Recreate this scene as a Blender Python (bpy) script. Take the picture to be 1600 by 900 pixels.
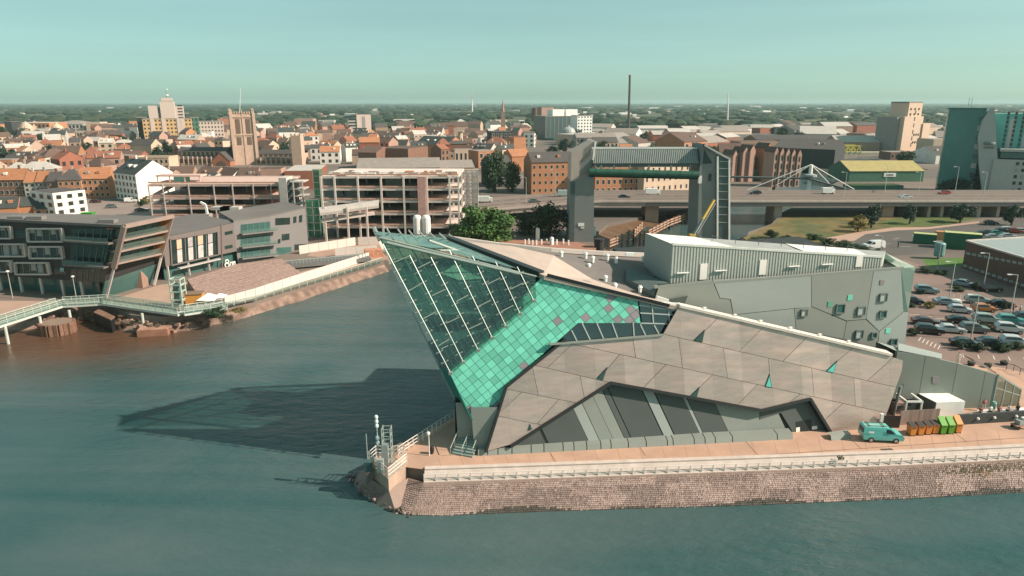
import bpy, bmesh, math, random
from mathutils import Vector, Matrix
from mathutils.geometry import tessellate_polygon
random.seed(7)
V = Vector
rad = math.radians
for o in list(bpy.data.objects): bpy.data.objects.remove(o)
SC = bpy.context.scene
COL = SC.collection

# ---------------------------------------------------------------- camera
CAM_H, PITCH, FPX = 38.0, rad(15.2), 1067.0
cd = bpy.data.cameras.new('camera'); cam = bpy.data.objects.new('camera', cd); COL.objects.link(cam)
cam.location = (0, 0, CAM_H); cam.rotation_euler = (rad(90) - PITCH, 0, 0)
cd.sensor_width = 36.0; cd.lens = 36.0*FPX/1600.0
cd.clip_start = 0.5; cd.clip_end = 60000
SC.camera = cam
# ---------------------------------------------------------------- sky + sun
SUN_EL, SUN_AZ = rad(35.5), rad(-10.5)          # azimuth measured from +X towards +Y
sun_dir = V((math.cos(SUN_EL)*math.cos(SUN_AZ), math.cos(SUN_EL)*math.sin(SUN_AZ), math.sin(SUN_EL)))
W = bpy.data.worlds.new('World'); SC.world = W; W.use_nodes = True
nt = W.node_tree; bg = nt.nodes['Background']
sky = nt.nodes.new('ShaderNodeTexSky'); sky.sky_type = 'NISHITA'; sky.sun_disc = False
sky.sun_elevation = SUN_EL; sky.sun_rotation = rad(90) - SUN_AZ
sky.altitude = 50; sky.air_density = 0.5; sky.dust_density = 1.4; sky.ozone_density = 3.0
tint = nt.nodes.new('ShaderNodeMix'); tint.data_type = 'RGBA'; tint.blend_type = 'MULTIPLY'
tint.inputs[0].default_value = 1.0; tint.inputs[7].default_value = (1.10, 1.47, 1.12, 1)
gam = nt.nodes.new('ShaderNodeGamma'); gam.inputs[1].default_value = 0.5      # soften the sky's own contrast, the photograph's is hazy and flat
nt.links.new(sky.outputs[0], gam.inputs[0]); nt.links.new(gam.outputs[0], tint.inputs[6]); 
wtc = nt.nodes.new('ShaderNodeTexCoord'); wmp = nt.nodes.new('ShaderNodeMapping'); wmp.inputs['Scale'].default_value = (1.6, 1.6, 26); nt.links.new(wtc.outputs['Generated'], wmp.inputs[0])
wnz = nt.nodes.new('ShaderNodeTexNoise'); wnz.inputs['Scale'].default_value = 1.3; wnz.inputs['Detail'].default_value = 5; nt.links.new(wmp.outputs[0], wnz.inputs['Vector'])
wmr = nt.nodes.new('ShaderNodeMapRange'); wmr.inputs[1].default_value = .3; wmr.inputs[2].default_value = .7; wmr.inputs[3].default_value = .955; wmr.inputs[4].default_value = 1.045; nt.links.new(wnz.outputs['Fac'], wmr.inputs[0])
wsc_ = nt.nodes.new('ShaderNodeVectorMath'); wsc_.operation = 'SCALE'; nt.links.new(tint.outputs[2], wsc_.inputs[0]); nt.links.new(wmr.outputs[0], wsc_.inputs['Scale'])   # faint streaks of thin cloud
nt.links.new(wsc_.outputs[0], bg.inputs['Color'])
bg.inputs['Strength'].default_value = 0.15
sd = bpy.data.lights.new('sun', 'SUN'); sd.energy = 4.2; sd.angle = rad(0.55); sd.color = (1.0, 0.83, 0.70)
so = bpy.data.objects.new('sun', sd); COL.objects.link(so)
so.rotation_euler = (-sun_dir).to_track_quat('-Z', 'Y').to_euler(); so.location = (100, -60, 120)
SC.view_settings.view_transform = 'Standard'; SC.view_settings.look = 'None'
SC.view_settings.exposure = 0.75; SC.view_settings.gamma = 1.0
SC.render.engine = 'CYCLES'
SC.cycles.max_bounces = 7; SC.cycles.diffuse_bounces = 2; SC.cycles.glossy_bounces = 3
SC.cycles.transparent_max_bounces = 12; SC.cycles.transmission_bounces = 4; SC.cycles.volume_bounces = 0
SC.cycles.use_denoising = True; SC.cycles.sample_clamp_indirect = 6.0

# ---------------------------------------------------------------- survey helpers (photo point -> place in the world)
CP, SP = math.cos(PITCH), math.sin(PITCH)
CAM = V((0, 0, CAM_H))
def ray(px, py):
    x, y = (px-800)/FPX, (450-py)/FPX
    return V((x, CP + y*SP, -SP + y*CP))
def onZ(px, py, z=0.0):
    r = ray(px, py); return CAM + r*((z-CAM_H)/r.z)
def onY(px, py, Y):
    r = ray(px, py); return CAM + r*(Y/r.y)
def onP(px, py, pl):
    r = ray(px, py); co, n = pl
    return CAM + r*((co-CAM).dot(n)/r.dot(n))
def proj(p):
    d = V(p)-CAM; dep = d.y*CP - d.z*SP; up = d.y*SP + d.z*CP
    return 800+FPX*d.x/dep, 450-FPX*up/dep
def zat(py, Y):                                  # height seen at row py, Y metres away
    r = ray(800, py); return CAM_H + r.z/r.y*Y
def xat(px, Y, z=0.0):
    return (px-800)/FPX*(Y*CP + (CAM_H-z)*SP)

# ---------------------------------------------------------------- materials
MATS = {}
def mat(name, col, rough=0.7, metal=0.0, var=0.12, scale=0.6, objvar=0.0, bump=0.0, bscale=8.0, spec=0.4, col2=None, mixscale=None, streak=0.0, coat=0.0):
    if name in MATS: return MATS[name]
    m = bpy.data.materials.new(name); m.use_nodes = True; MATS[name] = m
    t = m.node_tree; N, L = t.nodes, t.links; b = N['Principled BSDF']
    b.inputs['Roughness'].default_value = rough; b.inputs['Metallic'].default_value = metal
    b.inputs['Specular IOR Level'].default_value = spec; b.inputs['Coat Weight'].default_value = coat
    tc = N.new('ShaderNodeTexCoord')
    base = N.new('ShaderNodeRGB'); base.outputs[0].default_value = (*col, 1); out = base.outputs[0]
    if col2:
        nz2 = N.new('ShaderNodeTexNoise'); nz2.inputs['Scale'].default_value = mixscale or scale; nz2.inputs['Detail'].default_value = 4
        L.new(tc.outputs['Object'], nz2.inputs['Vector'])
        rp = N.new('ShaderNodeValToRGB'); rp.color_ramp.elements[0].position = .42; rp.color_ramp.elements[1].position = .58
        L.new(nz2.outputs['Fac'], rp.inputs[0])
        mx = N.new('ShaderNodeMix'); mx.data_type = 'RGBA'; L.new(rp.outputs[0], mx.inputs[0]); L.new(out, mx.inputs[6])
        mx.inputs[7].default_value = (*col2, 1); out = mx.outputs[2]
    if var > 0 or objvar > 0:
        nz = N.new('ShaderNodeTexNoise'); nz.inputs['Scale'].default_value = scale; nz.inputs['Detail'].default_value = 5; nz.inputs['Roughness'].default_value = .65
        if streak:
            mp = N.new('ShaderNodeMapping'); mp.inputs['Scale'].default_value = (1, 1, streak); L.new(tc.outputs['Object'], mp.inputs[0]); L.new(mp.outputs[0], nz.inputs['Vector'])
        else: L.new(tc.outputs['Object'], nz.inputs['Vector'])
        mr = N.new('ShaderNodeMapRange'); mr.inputs[1].default_value = .25; mr.inputs[2].default_value = .75
        mr.inputs[3].default_value = 1-var; mr.inputs[4].default_value = 1+var; L.new(nz.outputs['Fac'], mr.inputs[0]); f = mr.outputs[0]
        if objvar > 0:
            oi = N.new('ShaderNodeObjectInfo'); m2 = N.new('ShaderNodeMapRange'); m2.inputs[3].default_value = 1-objvar; m2.inputs[4].default_value = 1+objvar
            L.new(oi.outputs['Random'], m2.inputs[0]); mu = N.new('ShaderNodeMath'); mu.operation = 'MULTIPLY'; L.new(f, mu.inputs[0]); L.new(m2.outputs[0], mu.inputs[1]); f = mu.outputs[0]
        vm = N.new('ShaderNodeVectorMath'); vm.operation = 'SCALE'; L.new(out, vm.inputs[0]); L.new(f, vm.inputs['Scale']); out = vm.outputs[0]
    L.new(out, b.inputs['Base Color'])
    if bump > 0:
        nb = N.new('ShaderNodeTexNoise'); nb.inputs['Scale'].default_value = bscale; nb.inputs['Detail'].default_value = 3; L.new(tc.outputs['Object'], nb.inputs['Vector'])
        bp = N.new('ShaderNodeBump'); bp.inputs['Strength'].default_value = bump; bp.inputs['Distance'].default_value = .05
        L.new(nb.outputs['Fac'], bp.inputs['Height']); L.new(bp.outputs[0], b.inputs['Normal'])
    return m
def glass_mat(name, tint, refl=0.08, opac=0.25, body=(0.02, 0.08, 0.07)):
    """thin sheet glass: mostly see-through, tinted, mirror-like at glancing angles"""
    if name in MATS: return MATS[name]
    m = bpy.data.materials.new(name); m.use_nodes = True; MATS[name] = m
    t = m.node_tree; N, L = t.nodes, t.links; out = N['Material Output']; N.remove(N['Principled BSDF'])
    tr = N.new('ShaderNodeBsdfTransparent'); tr.inputs[0].default_value = (*tint, 1)
    df = N.new('ShaderNodeBsdfDiffuse'); df.inputs[0].default_value = (*body, 1)
    gl = N.new('ShaderNodeBsdfGlossy'); gl.inputs[0].default_value = (.9, .95, .93, 1); gl.inputs['Roughness'].default_value = .04
    fr = N.new('ShaderNodeFresnel'); fr.inputs[0].default_value = 1.45
    ad = N.new('ShaderNodeMath'); ad.operation = 'ADD'; ad.use_clamp = True; ad.inputs[1].default_value = refl; L.new(fr.outputs[0], ad.inputs[0])
    m1 = N.new('ShaderNodeMixShader'); m1.inputs[0].default_value = opac; L.new(tr.outputs[0], m1.inputs[1]); L.new(df.outputs[0], m1.inputs[2])
    m2 = N.new('ShaderNodeMixShader'); L.new(ad.outputs[0], m2.inputs[0]); L.new(m1.outputs[0], m2.inputs[1]); L.new(gl.outputs[0], m2.inputs[2])
    L.new(m2.outputs[0], out.inputs[0]); return m

# ---------------------------------------------------------------- mesh builder
ORIG = {}
class MB:
    def __init__(s): s.v = []; s.f = []; s.m = []
    def add(s, vs, fs, mi=0):
        o = len(s.v); s.v += [V(p) for p in vs]
        for f in fs: s.f.append([i+o for i in f]); s.m.append(mi)
        return s
    def quad(s, *p, mi=0):
        return s.add(p, [list(range(len(p)))], mi)
    def box(s, c, d, rz=0.0, mi=0):
        hx, hy, hz = d[0]/2, d[1]/2, d[2]/2; ca, sa = math.cos(rz), math.sin(rz); vs = []
        for z in (-hz, hz):
            for x, y in ((-hx, -hy), (hx, -hy), (hx, hy), (-hx, hy)):
                vs.append((c[0]+x*ca-y*sa, c[1]+x*sa+y*ca, c[2]+z))
        return s.add(vs, [[3,2,1,0],[4,5,6,7],[0,1,5,4],[1,2,6,5],[2,3,7,6],[3,0,4,7]], mi)
    def prism(s, poly, z0, z1, mi=0, cap=True):
        """poly: list of (x,y) or points; z0/z1 number or per-vertex list"""
        n = len(poly); a = list(z0) if hasattr(z0, '__len__') else [z0]*n; b = list(z1) if hasattr(z1, '__len__') else [z1]*n
        ar = sum(poly[i][0]*poly[(i+1)%n][1]-poly[(i+1)%n][0]*poly[i][1] for i in range(n))
        if ar < 0: poly = list(poly)[::-1]; a = a[::-1]; b = b[::-1]
        vs = [(p[0], p[1], z) for p, z in zip(poly, a)] + [(p[0], p[1], z) for p, z in zip(poly, b)]
        fs = [[i, (i+1) % n, n+(i+1) % n, n+i] for i in range(n)]
        if cap:
            if n <= 4: fs += [list(range(n))[::-1], list(range(n, 2*n))]
            else:
                ts = tessellate_polygon([[V((p[0], p[1], 0)) for p in poly]])
                for t in ts:
                    q = [poly[i] for i in t]; ar2 = (q[1][0]-q[0][0])*(q[2][1]-q[0][1])-(q[2][0]-q[0][0])*(q[1][1]-q[0][1])
                    t = list(t) if ar2 > 0 else list(t)[::-1]
                    fs.append([n+i for i in t]); fs.append(t[::-1])
        return s.add(vs, fs, mi)
    def plate(s, pts, nrm, th, mi=0):
        """flat plate whose outer face passes through pts, thickness th inwards (against nrm)"""
        pts = [V(p) for p in pts]; n = len(pts); nrm = V(nrm).normalized()
        nw = V((0, 0, 0))
        for i in range(n): nw += pts[i].cross(pts[(i+1) % n])
        if nw.dot(nrm) < 0: pts = pts[::-1]
        vs = pts + [p-nrm*th for p in pts]
        fs = [[i, n+i, n+(i+1) % n, (i+1) % n] for i in range(n)]
        if n <= 4: fs += [list(range(n)), list(range(n, 2*n))[::-1]]
        else:
            for t in tessellate_polygon([pts]):
                q = [pts[i] for i in t]
                t = list(t) if (q[1]-q[0]).cross(q[2]-q[0]).dot(nrm) > 0 else list(t)[::-1]
                fs.append(t); fs.append([n+i for i in t[::-1]])
        return s.add(vs, fs, mi)
    def tube(s, p, q, r, n=6, r2=None, mi=0):
        p, q = V(p), V(q); d = (q-p); r2 = r if r2 is None else r2
        if d.length < 1e-6: return s
        d.normalize(); u = d.orthogonal().normalized(); w = d.cross(u)
        vs = [p+(u*math.cos(2*math.pi*i/n)+w*math.sin(2*math.pi*i/n))*r for i in range(n)] + [q+(u*math.cos(2*math.pi*i/n)+w*math.sin(2*math.pi*i/n))*r2 for i in range(n)]
        return s.add(vs, [[i, (i+1) % n, n+(i+1) % n, n+i] for i in range(n)] + [list(range(n))[::-1], list(range(n, 2*n))], mi)
    def bar(s, p, q, w, h, up=(0, 0, 1), mi=0):
        p, q = V(p), V(q); d = (q-p).normalized(); u = V(up); sx = d.cross(u)
        if sx.length < 1e-4: sx = d.orthogonal()
        sx.normalize(); u = sx.cross(d); vs = []
        for c in (p, q):
            for a, b in ((-1, -1), (1, -1), (1, 1), (-1, 1)): vs.append(c+sx*(a*w/2)+u*(b*h/2))
        return s.add(vs, [[3,2,1,0],[4,5,6,7],[0,1,5,4],[1,2,6,5],[2,3,7,6],[3,0,4,7]], mi)
    def lathe(s, c, prof, n=10, mi=0):
        vs = []; c = V(c)
        for r, z in prof:
            for i in range(n): vs.append(c+V((r*math.cos(2*math.pi*i/n), r*math.sin(2*math.pi*i/n), z)))
        fs = []
        for k in range(len(prof)-1):
            for i in range(n): fs.append([k*n+i, k*n+(i+1) % n, (k+1)*n+(i+1) % n, (k+1)*n+i])
        fs.append(list(range(n))[::-1]); fs.append([(len(prof)-1)*n+i for i in range(n)])
        return s.add(vs, fs, mi)
    def mesh(s, name, mats, org=V((0, 0, 0)), smooth=False):
        me = bpy.data.meshes.new(name)
        me.from_pydata([tuple(p-org) for p in s.v], [], s.f)
        for m in (mats if isinstance(mats, (list, tuple)) else [mats]): me.materials.append(m)
        if any(s.m): me.polygons.foreach_set('material_index', s.m)
        if smooth: me.polygons.foreach_set('use_smooth', [True]*len(me.polygons))
        me.update(); return me
    def build(s, name, mats, parent=None, smooth=False, origin=None):
        org = ORIG.get(parent.name, V((0, 0, 0))) if parent else (V(origin) if origin is not None else V((0, 0, 0)))
        o = bpy.data.objects.new(name, s.mesh(name, mats, org, smooth)); COL.objects.link(o)
        if parent: o.parent = parent
        else: o.location = org
        ORIG[o.name] = org
        return o
def tag(o, label=None, cat=None, group=None, kind=None):
    if label: o['label'] = label
    if cat: o['category'] = cat
    if group: o['group'] = group
    if kind: o['kind'] = kind
    return o
def thing(name, label, cat, loc=(0, 0, 0), group=None, rz=0.0):
    o = bpy.data.objects.new(name, None); COL.objects.link(o); o.location = loc; o.rotation_euler.z = rz
    o.empty_display_size = .5; ORIG[o.name] = V(loc) if rz == 0 else V((0, 0, 0))
    return tag(o, label, cat, group)
def inst(me, name, parent, loc=(0, 0, 0), rz=0.0, sc=(1, 1, 1)):
    """another object sharing mesh me; loc in world for an unrotated parent"""
    o = bpy.data.objects.new(name, me); COL.objects.link(o); o.parent = parent
    o.location = V(loc)-ORIG.get(parent.name, V((0, 0, 0))); o.rotation_euler.z = rz; o.scale = sc
    return o
def copy_tree(o, parent=None):
    c = o.copy(); COL.objects.link(c)
    if parent: c.parent = parent
    for ch in list(o.children): copy_tree(ch, c)
    return c
def struct(name, mb, m, smooth=False):
    return tag(mb.build(name, m, None, smooth), kind='structure')

def carve(pts, n, cuts):
    """cut a flat polygon along lines; cuts = (p, q, filter) -> list of polygons"""
    bm = bmesh.new(); bm.faces.new([bm.verts.new(p) for p in pts])
    for p, q, flt in cuts:
        fs = [f for f in bm.faces if flt is None or flt(proj(f.calc_center_median()))]
        if not fs: continue
        es = {e for f in fs for e in f.edges}; vs = {v for f in fs for v in f.verts}
        bmesh.ops.bisect_plane(bm, geom=list(fs)+list(es)+list(vs), dist=1e-4, plane_co=p, plane_no=V(n).cross(V(q)-V(p)).normalized())
    res = [[v.co.copy() for v in f.verts] for f in bm.faces]; bm.free(); return res
def inset(pts, n, g):
    """shrink a flat polygon by g on every side"""
    k = []
    for i, p in enumerate(pts):
        if (p-pts[i-1]).length > 1e-3: k.append(p)
    pts = k; m = len(pts)
    if m < 3: return None
    a = V((0, 0, 0))
    for i in range(m): a += pts[i].cross(pts[(i+1) % m])
    if a.length < 0.03: return None
    if a.dot(n) < 0: pts = pts[::-1]
    res = []
    for i in range(m):
        e0 = (pts[i]-pts[i-1]).normalized(); e1 = (pts[(i+1) % m]-pts[i]).normalized()
        n0, n1 = n.cross(e0), n.cross(e1); b = n0+n1; d = 1+n0.dot(n1)
        res.append(pts[i]+(b*(g/d) if d > .15 else n0*g))
    b2 = V((0, 0, 0))
    for i in range(m): b2 += res[i].cross(res[(i+1) % m])
    if b2.dot(n) < 0.01: return None
    return res
# ================================================================ WATER AND LAND
WZ = -2.6
def water_mat():
    m = bpy.data.materials.new('river_water'); m.use_nodes = True; t = m.node_tree; N, L = t.nodes, t.links; b = N['Principled BSDF']
    tc = N.new('ShaderNodeTexCoord')
    n1 = N.new('ShaderNodeTexNoise'); n1.inputs['Scale'].default_value = .022; n1.inputs['Detail'].default_value = 5; n1.inputs['Distortion'].default_value = .8
    L.new(tc.outputs['Object'], n1.inputs['Vector'])
    rp = N.new('ShaderNodeValToRGB'); e = rp.color_ramp.elements
    e[0].position = .36; e[0].color = (.027, .082, .083, 1); e[1].position = .66; e[1].color = (.092, .128, .130, 1)
    # silt stirred up along the western bank
    gr = N.new('ShaderNodeTexNoise'); gr.inputs['Scale'].default_value = .05; gr.inputs['Detail'].default_value = 4; L.new(tc.outputs['Object'], gr.inputs['Vector'])
    sp = N.new('ShaderNodeSeparateXYZ'); L.new(tc.outputs['Object'], sp.inputs[0])
    def mth(op, a, b2):
        k = N.new('ShaderNodeMath'); k.operation = op
        for i, q in enumerate((a, b2)):
            if isinstance(q, (int, float)): k.inputs[i].default_value = q
            else: L.new(q, k.inputs[i])
        return k.outputs[0]
    # brown silt plume off the old dock entrance
    dx, dy = mth('ADD', sp.outputs[0], 76.0), mth('MULTIPLY', mth('ADD', sp.outputs[1], -119.0), 1.15)
    dist = mth('SQRT', mth('ADD', mth('MULTIPLY', dx, dx), mth('MULTIPLY', dy, dy)), 0)
    dist = mth('ADD', dist, mth('MULTIPLY', gr.outputs['Fac'], 26.0))
    mr = N.new('ShaderNodeMapRange'); mr.interpolation_type = 'SMOOTHSTEP'; mr.inputs[1].default_value = 48; mr.inputs[2].default_value = 22; L.new(dist, mr.inputs[0])
    # long current streaks
    ms = N.new('ShaderNodeMapping'); ms.inputs['Rotation'].default_value = (0, 0, rad(-14)); ms.inputs['Scale'].default_value = (.012, .10, 1); L.new(tc.outputs['Object'], ms.inputs[0])
    sk = N.new('ShaderNodeTexNoise'); sk.inputs['Scale'].default_value = 1.0; sk.inputs['Detail'].default_value = 5; sk.inputs['Distortion'].default_value = 1.2; L.new(ms.outputs[0], sk.inputs['Vector'])
    L.new(mth('ADD', mth('MULTIPLY', n1.outputs['Fac'], .6), mth('MULTIPLY', sk.outputs['Fac'], .42)), rp.inputs[0])
    mx = N.new('ShaderNodeMix'); mx.data_type = 'RGBA'; L.new(mr.outputs[0], mx.inputs[0]); L.new(rp.outputs[0], mx.inputs[6]); mx.inputs[7].default_value = (.105, .058, .036, 1)
    L.new(mx.outputs[2], b.inputs['Base Color'])
    b.inputs['Roughness'].default_value = .13; b.inputs['IOR'].default_value = 1.33; b.inputs['Specular IOR Level'].default_value = .36
    mp = N.new('ShaderNodeMapping'); mp.inputs['Rotation'].default_value = (0, 0, rad(18)); mp.inputs['Scale'].default_value = (.45, 1.0, 1); L.new(tc.outputs['Object'], mp.inputs[0])
    w1 = N.new('ShaderNodeTexNoise'); w1.inputs['Scale'].default_value = .9; w1.inputs['Detail'].default_value = 6; w1.inputs['Roughness'].default_value = .6; L.new(mp.outputs[0], w1.inputs['Vector'])
    w2 = N.new('ShaderNodeTexNoise'); w2.inputs['Scale'].default_value = .10; w2.inputs['Detail'].default_value = 3; L.new(mp.outputs[0], w2.inputs['Vector'])
    # smoother and rougher patches
    pt = N.new('ShaderNodeTexNoise'); pt.inputs['Scale'].default_value = .035; pt.inputs['Detail'].default_value = 3; L.new(mp.outputs[0], pt.inputs['Vector'])
    pr = N.new('ShaderNodeMapRange'); pr.inputs[1].default_value = .35; pr.inputs[2].default_value = .65; pr.inputs[3].default_value = .22; pr.inputs[4].default_value = .75; L.new(pt.outputs['Fac'], pr.inputs[0])
    hs = mth('ADD', w1.outputs['Fac'], mth('MULTIPLY', w2.outputs['Fac'], 1.6))
    bp = N.new('ShaderNodeBump'); bp.inputs['Distance'].default_value = .5; L.new(pr.outputs[0], bp.inputs['Strength']); L.new(hs, bp.inputs['Height']); L.new(bp.outputs[0], b.inputs['Normal'])
    return m
wm = MB(); wm.quad((-900, -200, WZ), (900, -200, WZ), (900, 900, WZ), (-900, 900, WZ))
struct('water', wm, water_mat())

def P2(*pp): return [(lambda q: (q.x, q.y))(onZ(*p)) for p in pp]
# western bank (city side): quay line from the left edge of the view, round the bay, up the river
west_line = [(-420, 150), (-135, 125)] + P2((0, 497), (55, 488), (120, 476), (172, 478), (205, 492), (250, 496), (290, 491), (330, 484), (400, 468), (480, 444), (560, 419), (600, 407)) + [(-18, 174), (16, 181), (22.5, 186), (24.5, 200)] + P2((950, 350), (1010, 337), (1076, 326), (1092, 312), (1130, 300), (1200, 296), (1232, 276), (1262, 258), (1296, 246), (1340, 240), (1400, 236))
east_line = P2((1720, 690), (1600, 698), (1400, 708), (1180, 716), (860, 727), (664, 733.5), (634, 727)) + [(-15.6, 65.4), (-15.0, 69.0), (-6.9, 79), (40, 162), (52.5, 184), (66, 190), (72, 205)] + P2((1205, 350), (1222, 332), (1262, 312), (1290, 296), (1325, 272), (1345, 254), (1400, 247), (1440, 243))
ground_m = mat('ground_city', (.20, .155, .13), .9, var=.22, scale=.02, col2=(.13, .115, .10), mixscale=.012)
bank_m = mat('quay_wall', (.30, .19, .14), .85, var=.3, scale=.9, bump=.4, bscale=3)
FAR = 26000
west_poly = west_line + [(300, 1100), (300, FAR), (-FAR, FAR), (-FAR, 150)]
east_poly = east_line + [(300.5, 1100), (300.5, FAR), (FAR, FAR), (FAR, 60), (150, 62)]
lw = MB(); lw.prism(west_poly, -9, 0, 0); struct('ground_west', lw, [ground_m])
le = MB(); le.prism(east_poly, -9, 0, 0); struct('ground_east', le, [ground_m])
# shelving stone and mud below the western quay
def skirt(line, out, z0, z1, jitter=.0, seed=1):
    rnd = random.Random(seed); mb = MB(); n = len(line); a = []; b = []
    for i, p in enumerate(line):
        q0 = V(line[max(i-1, 0)]).to_2d() if False else V((*line[max(i-1, 0)], 0)); q1 = V((*line[min(i+1, n-1)], 0)); d = (q1-q0).normalized(); nn = V((d.y, -d.x, 0))
        a.append(V((*p, z0))-nn*.3); k = 1+rnd.uniform(-jitter, jitter); b.append(V((*p, z1))+nn*out*k)
    for i in range(n-1): mb.quad(a[i], b[i], b[i+1], a[i+1])
    return mb
def resample(line, step):
    out = []
    for (x0, y0), (x1, y1) in zip(line[:-1], line[1:]):
        k = max(1, int(math.hypot(x1-x0, y1-y0)/step))
        out += [(x0+(x1-x0)*i/k, y0+(y1-y0)*i/k) for i in range(k)]
    return out+[line[-1]]
wl = resample(west_line[:14], 3.0)
struct('river_bank_west', skirt(wl, 2.6, -.75, WZ-.9, .25), mat('bank_stone', (.27, .185, .145), .9, var=.45, scale=1.2, bump=.9, bscale=1.2, col2=(.15, .10, .08), mixscale=.6))
ws2 = resample(west_line[16:24], 3.0)
struct('mud_bank', skirt(ws2, 6.5, -.9, WZ-.35, .3, 3), mat('mud', (.13, .075, .04), .6, var=.25, scale=.3))
es2 = resample(east_line[13:19][::-1], 3.0)
struct('mud_bank_east', skirt(es2, 4.0, -.9, WZ-.35, .3, 4), mat('mud', (.17, .085, .035)))
# ================================================================ THE ANGULAR AQUARIUM BUILDING ON THE POINT
B0, B1 = onZ(765, 712), onZ(1390, 668)
fd = (B1-B0).normalized(); fh = V((fd.y, -fd.x, 0)).normalized()
FN = (fh*math.cos(rad(16)) + V((0, 0, 1))*math.sin(rad(16))).normalized()
PF = (B0, FN)                                   # plane of the metal skin
PT = (B0-FN*.45, FN)                            # plane of the turquoise tiles
PG = (B0+FN*.30, FN)                            # plane of the glass
PM = (B0+FN*.75, FN)                            # plane of the masts
DEEP = thing('aquarium_building', 'angular grey aquarium with turquoise tiled glass prow jutting over the river', 'building', (B0+B1)*.5)
skin_m = mat('skin_metal', (.50, .385, .34), .36, metal=.55, var=.14, scale=.45, objvar=.12, bump=.08, bscale=.5, spec=.5, streak=5)
_t = skin_m.node_tree; _n = _t.nodes.new('ShaderNodeTexNoise'); _n.inputs['Scale'].default_value = .22; _n.inputs['Detail'].default_value = 6; _mp = _t.nodes.new('ShaderNodeMapping'); _mp.inputs['Scale'].default_value = (1, 1, 4)
_c = _t.nodes.new('ShaderNodeTexCoord'); _t.links.new(_c.outputs['Object'], _mp.inputs[0]); _t.links.new(_mp.outputs[0], _n.inputs['Vector']); _r = _t.nodes.new('ShaderNodeMapRange'); _r.inputs[1].default_value = .3; _r.inputs[2].default_value = .7; _r.inputs[3].default_value = .20; _r.inputs[4].default_value = .52; _t.links.new(_n.outputs['Fac'], _r.inputs[0]); _t.links.new(_r.outputs[0], _t.nodes['Principled BSDF'].inputs['Roughness'])
dark_m = mat('dark_edge', (.018, .022, .022), .5, var=.1)
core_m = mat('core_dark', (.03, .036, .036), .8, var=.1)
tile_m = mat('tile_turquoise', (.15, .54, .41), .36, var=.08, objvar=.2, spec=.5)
tile_g = mat('tile_grey', (.26, .235, .25), .45, var=.06, objvar=.10)
pale_m = mat('grey_green_panel', (.295, .335, .318), .6, var=.05, scale=.3, objvar=.05)
mid_m = mat('mid_green_panel', (.235, .26, .235), .6, var=.05, scale=.3, objvar=.05)
deep_m = mat('dark_green_panel', (.075, .09, .085), .6, var=.08, scale=.3, objvar=.06)
steel_m = mat('white_steel', (.32, .38, .345), .4, var=.05, metal=.2)
beige_m = mat('roof_beige', (.47, .38, .325), .85, var=.10, scale=.5, bump=.1)
grey_roof = mat('roof_grey', (.165, .150, .140), .9, var=.12, scale=.3)
white_roof = mat('roof_white', (.80, .77, .72), .6, var=.04)
def pol(pl, *pp): return [onP(*p, pl) for p in pp]

# ---- corner points of the volumes
T = onP(590, 369, PT); KB = onP(737, 656, PT); CR = onP(1058, 479, PF); CE = onP(1392, 556, PF)
Yb = onP(590, 369, PT).y
S_top = onY(583, 361, T.y+3.0); S_bot = onY(719, 640, KB.y+4.5)
RC = onY(705, 373, 87.0); RE = onY(1012, 399, 94.0)             # far edge of the roof
A = onP(850, 432, PT); Rr = onP(1000, 466, PT)

# ---- dark core solid filling the building, set back behind the skins
core = MB(); back = V((0, 26, 0))
f_in = -FN*1.0
q = [onP(*p, PF)+f_in for p in ((766, 708), (792, 604), (850, 436), (1000, 470), (1390, 558), (1380, 664))]
bk = [V((p.x, 96, p.z)) for p in q]
for z_i in (0, 1, 2, 3, 4, 5): bk[z_i].z = q[z_i].z-1.2 if z_i in (2, 3, 4) else q[z_i].z
bk[0].z = bk[5].z = 0
bk[0].x = 4; bk[1].x = 4; bk[2].x = 6
core.quad(*q); n6 = 6
for i in range(n6): core.quad(q[i], q[(i+1) % n6], bk[(i+1) % n6], bk[i])
core.quad(*bk[::-1])
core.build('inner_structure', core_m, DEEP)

# ---- tiles of the prow
tile_poly = pol(PT, (701, 580), (848, 431.5), (996, 465), (1001, 505), (903, 505), (789, 606), (771, 661), (739, 656))
back_p = MB(); back_p.plate([p-FN*.045 for p in tile_poly], FN, .25); tb = back_p.build('tile_backing', mat('tile_joint', (.02, .17, .12), .6), DEEP)
cuts = []
a0 = V((738, 600)); A_ = V((9.6, -7.6)); B_ = V((7.4, 8.6))
for i in range(-60, 60):
    p = V((738, 600, 0)).to_2d() + B_*i; cuts.append((onP(p.x, p.y, PT), onP(p.x+A_.x*10, p.y+A_.y*10, PT), None))
for i in range(-60, 60):
    p = V((738, 600, 0)).to_2d() + A_*i; cuts.append((onP(p.x, p.y, PT), onP(p.x+B_.x*10, p.y+B_.y*10, PT), None))
greys = [(747, 611), (771, 620), (779, 612), (736, 635), (873, 506), (814, 569), (957, 461), (979, 468), (950, 480), (920, 494), (911, 502), (981, 487), (974, 497), (990, 495), (965, 495), (985, 480), (994, 485), (962, 502), (760, 655), (770, 648), (765, 640), (752, 650), (777, 640), (991, 503), (982, 502)]
rt = random.Random(5); cnt = 0
for pg in carve(tile_poly, FN, cuts):
    ip = inset(pg, FN, .024)
    if not ip: continue
    c = sum(ip, V((0, 0, 0)))/len(ip); cx, cy = proj(c); ar = V((0, 0, 0))
    for i in range(len(ip)): ar += ip[i].cross(ip[(i+1) % len(ip)])
    g = any(abs(cx-gx) < 5.2 and abs(cy-gy) < 5.2 for gx, gy in greys)
    k = rt.uniform(-.012, .012)
    MB().plate([p+FN*k for p in ip], FN, .06).build('tile', tile_g if g else tile_m, DEEP); cnt += 1
print('tiles', cnt)
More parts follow.
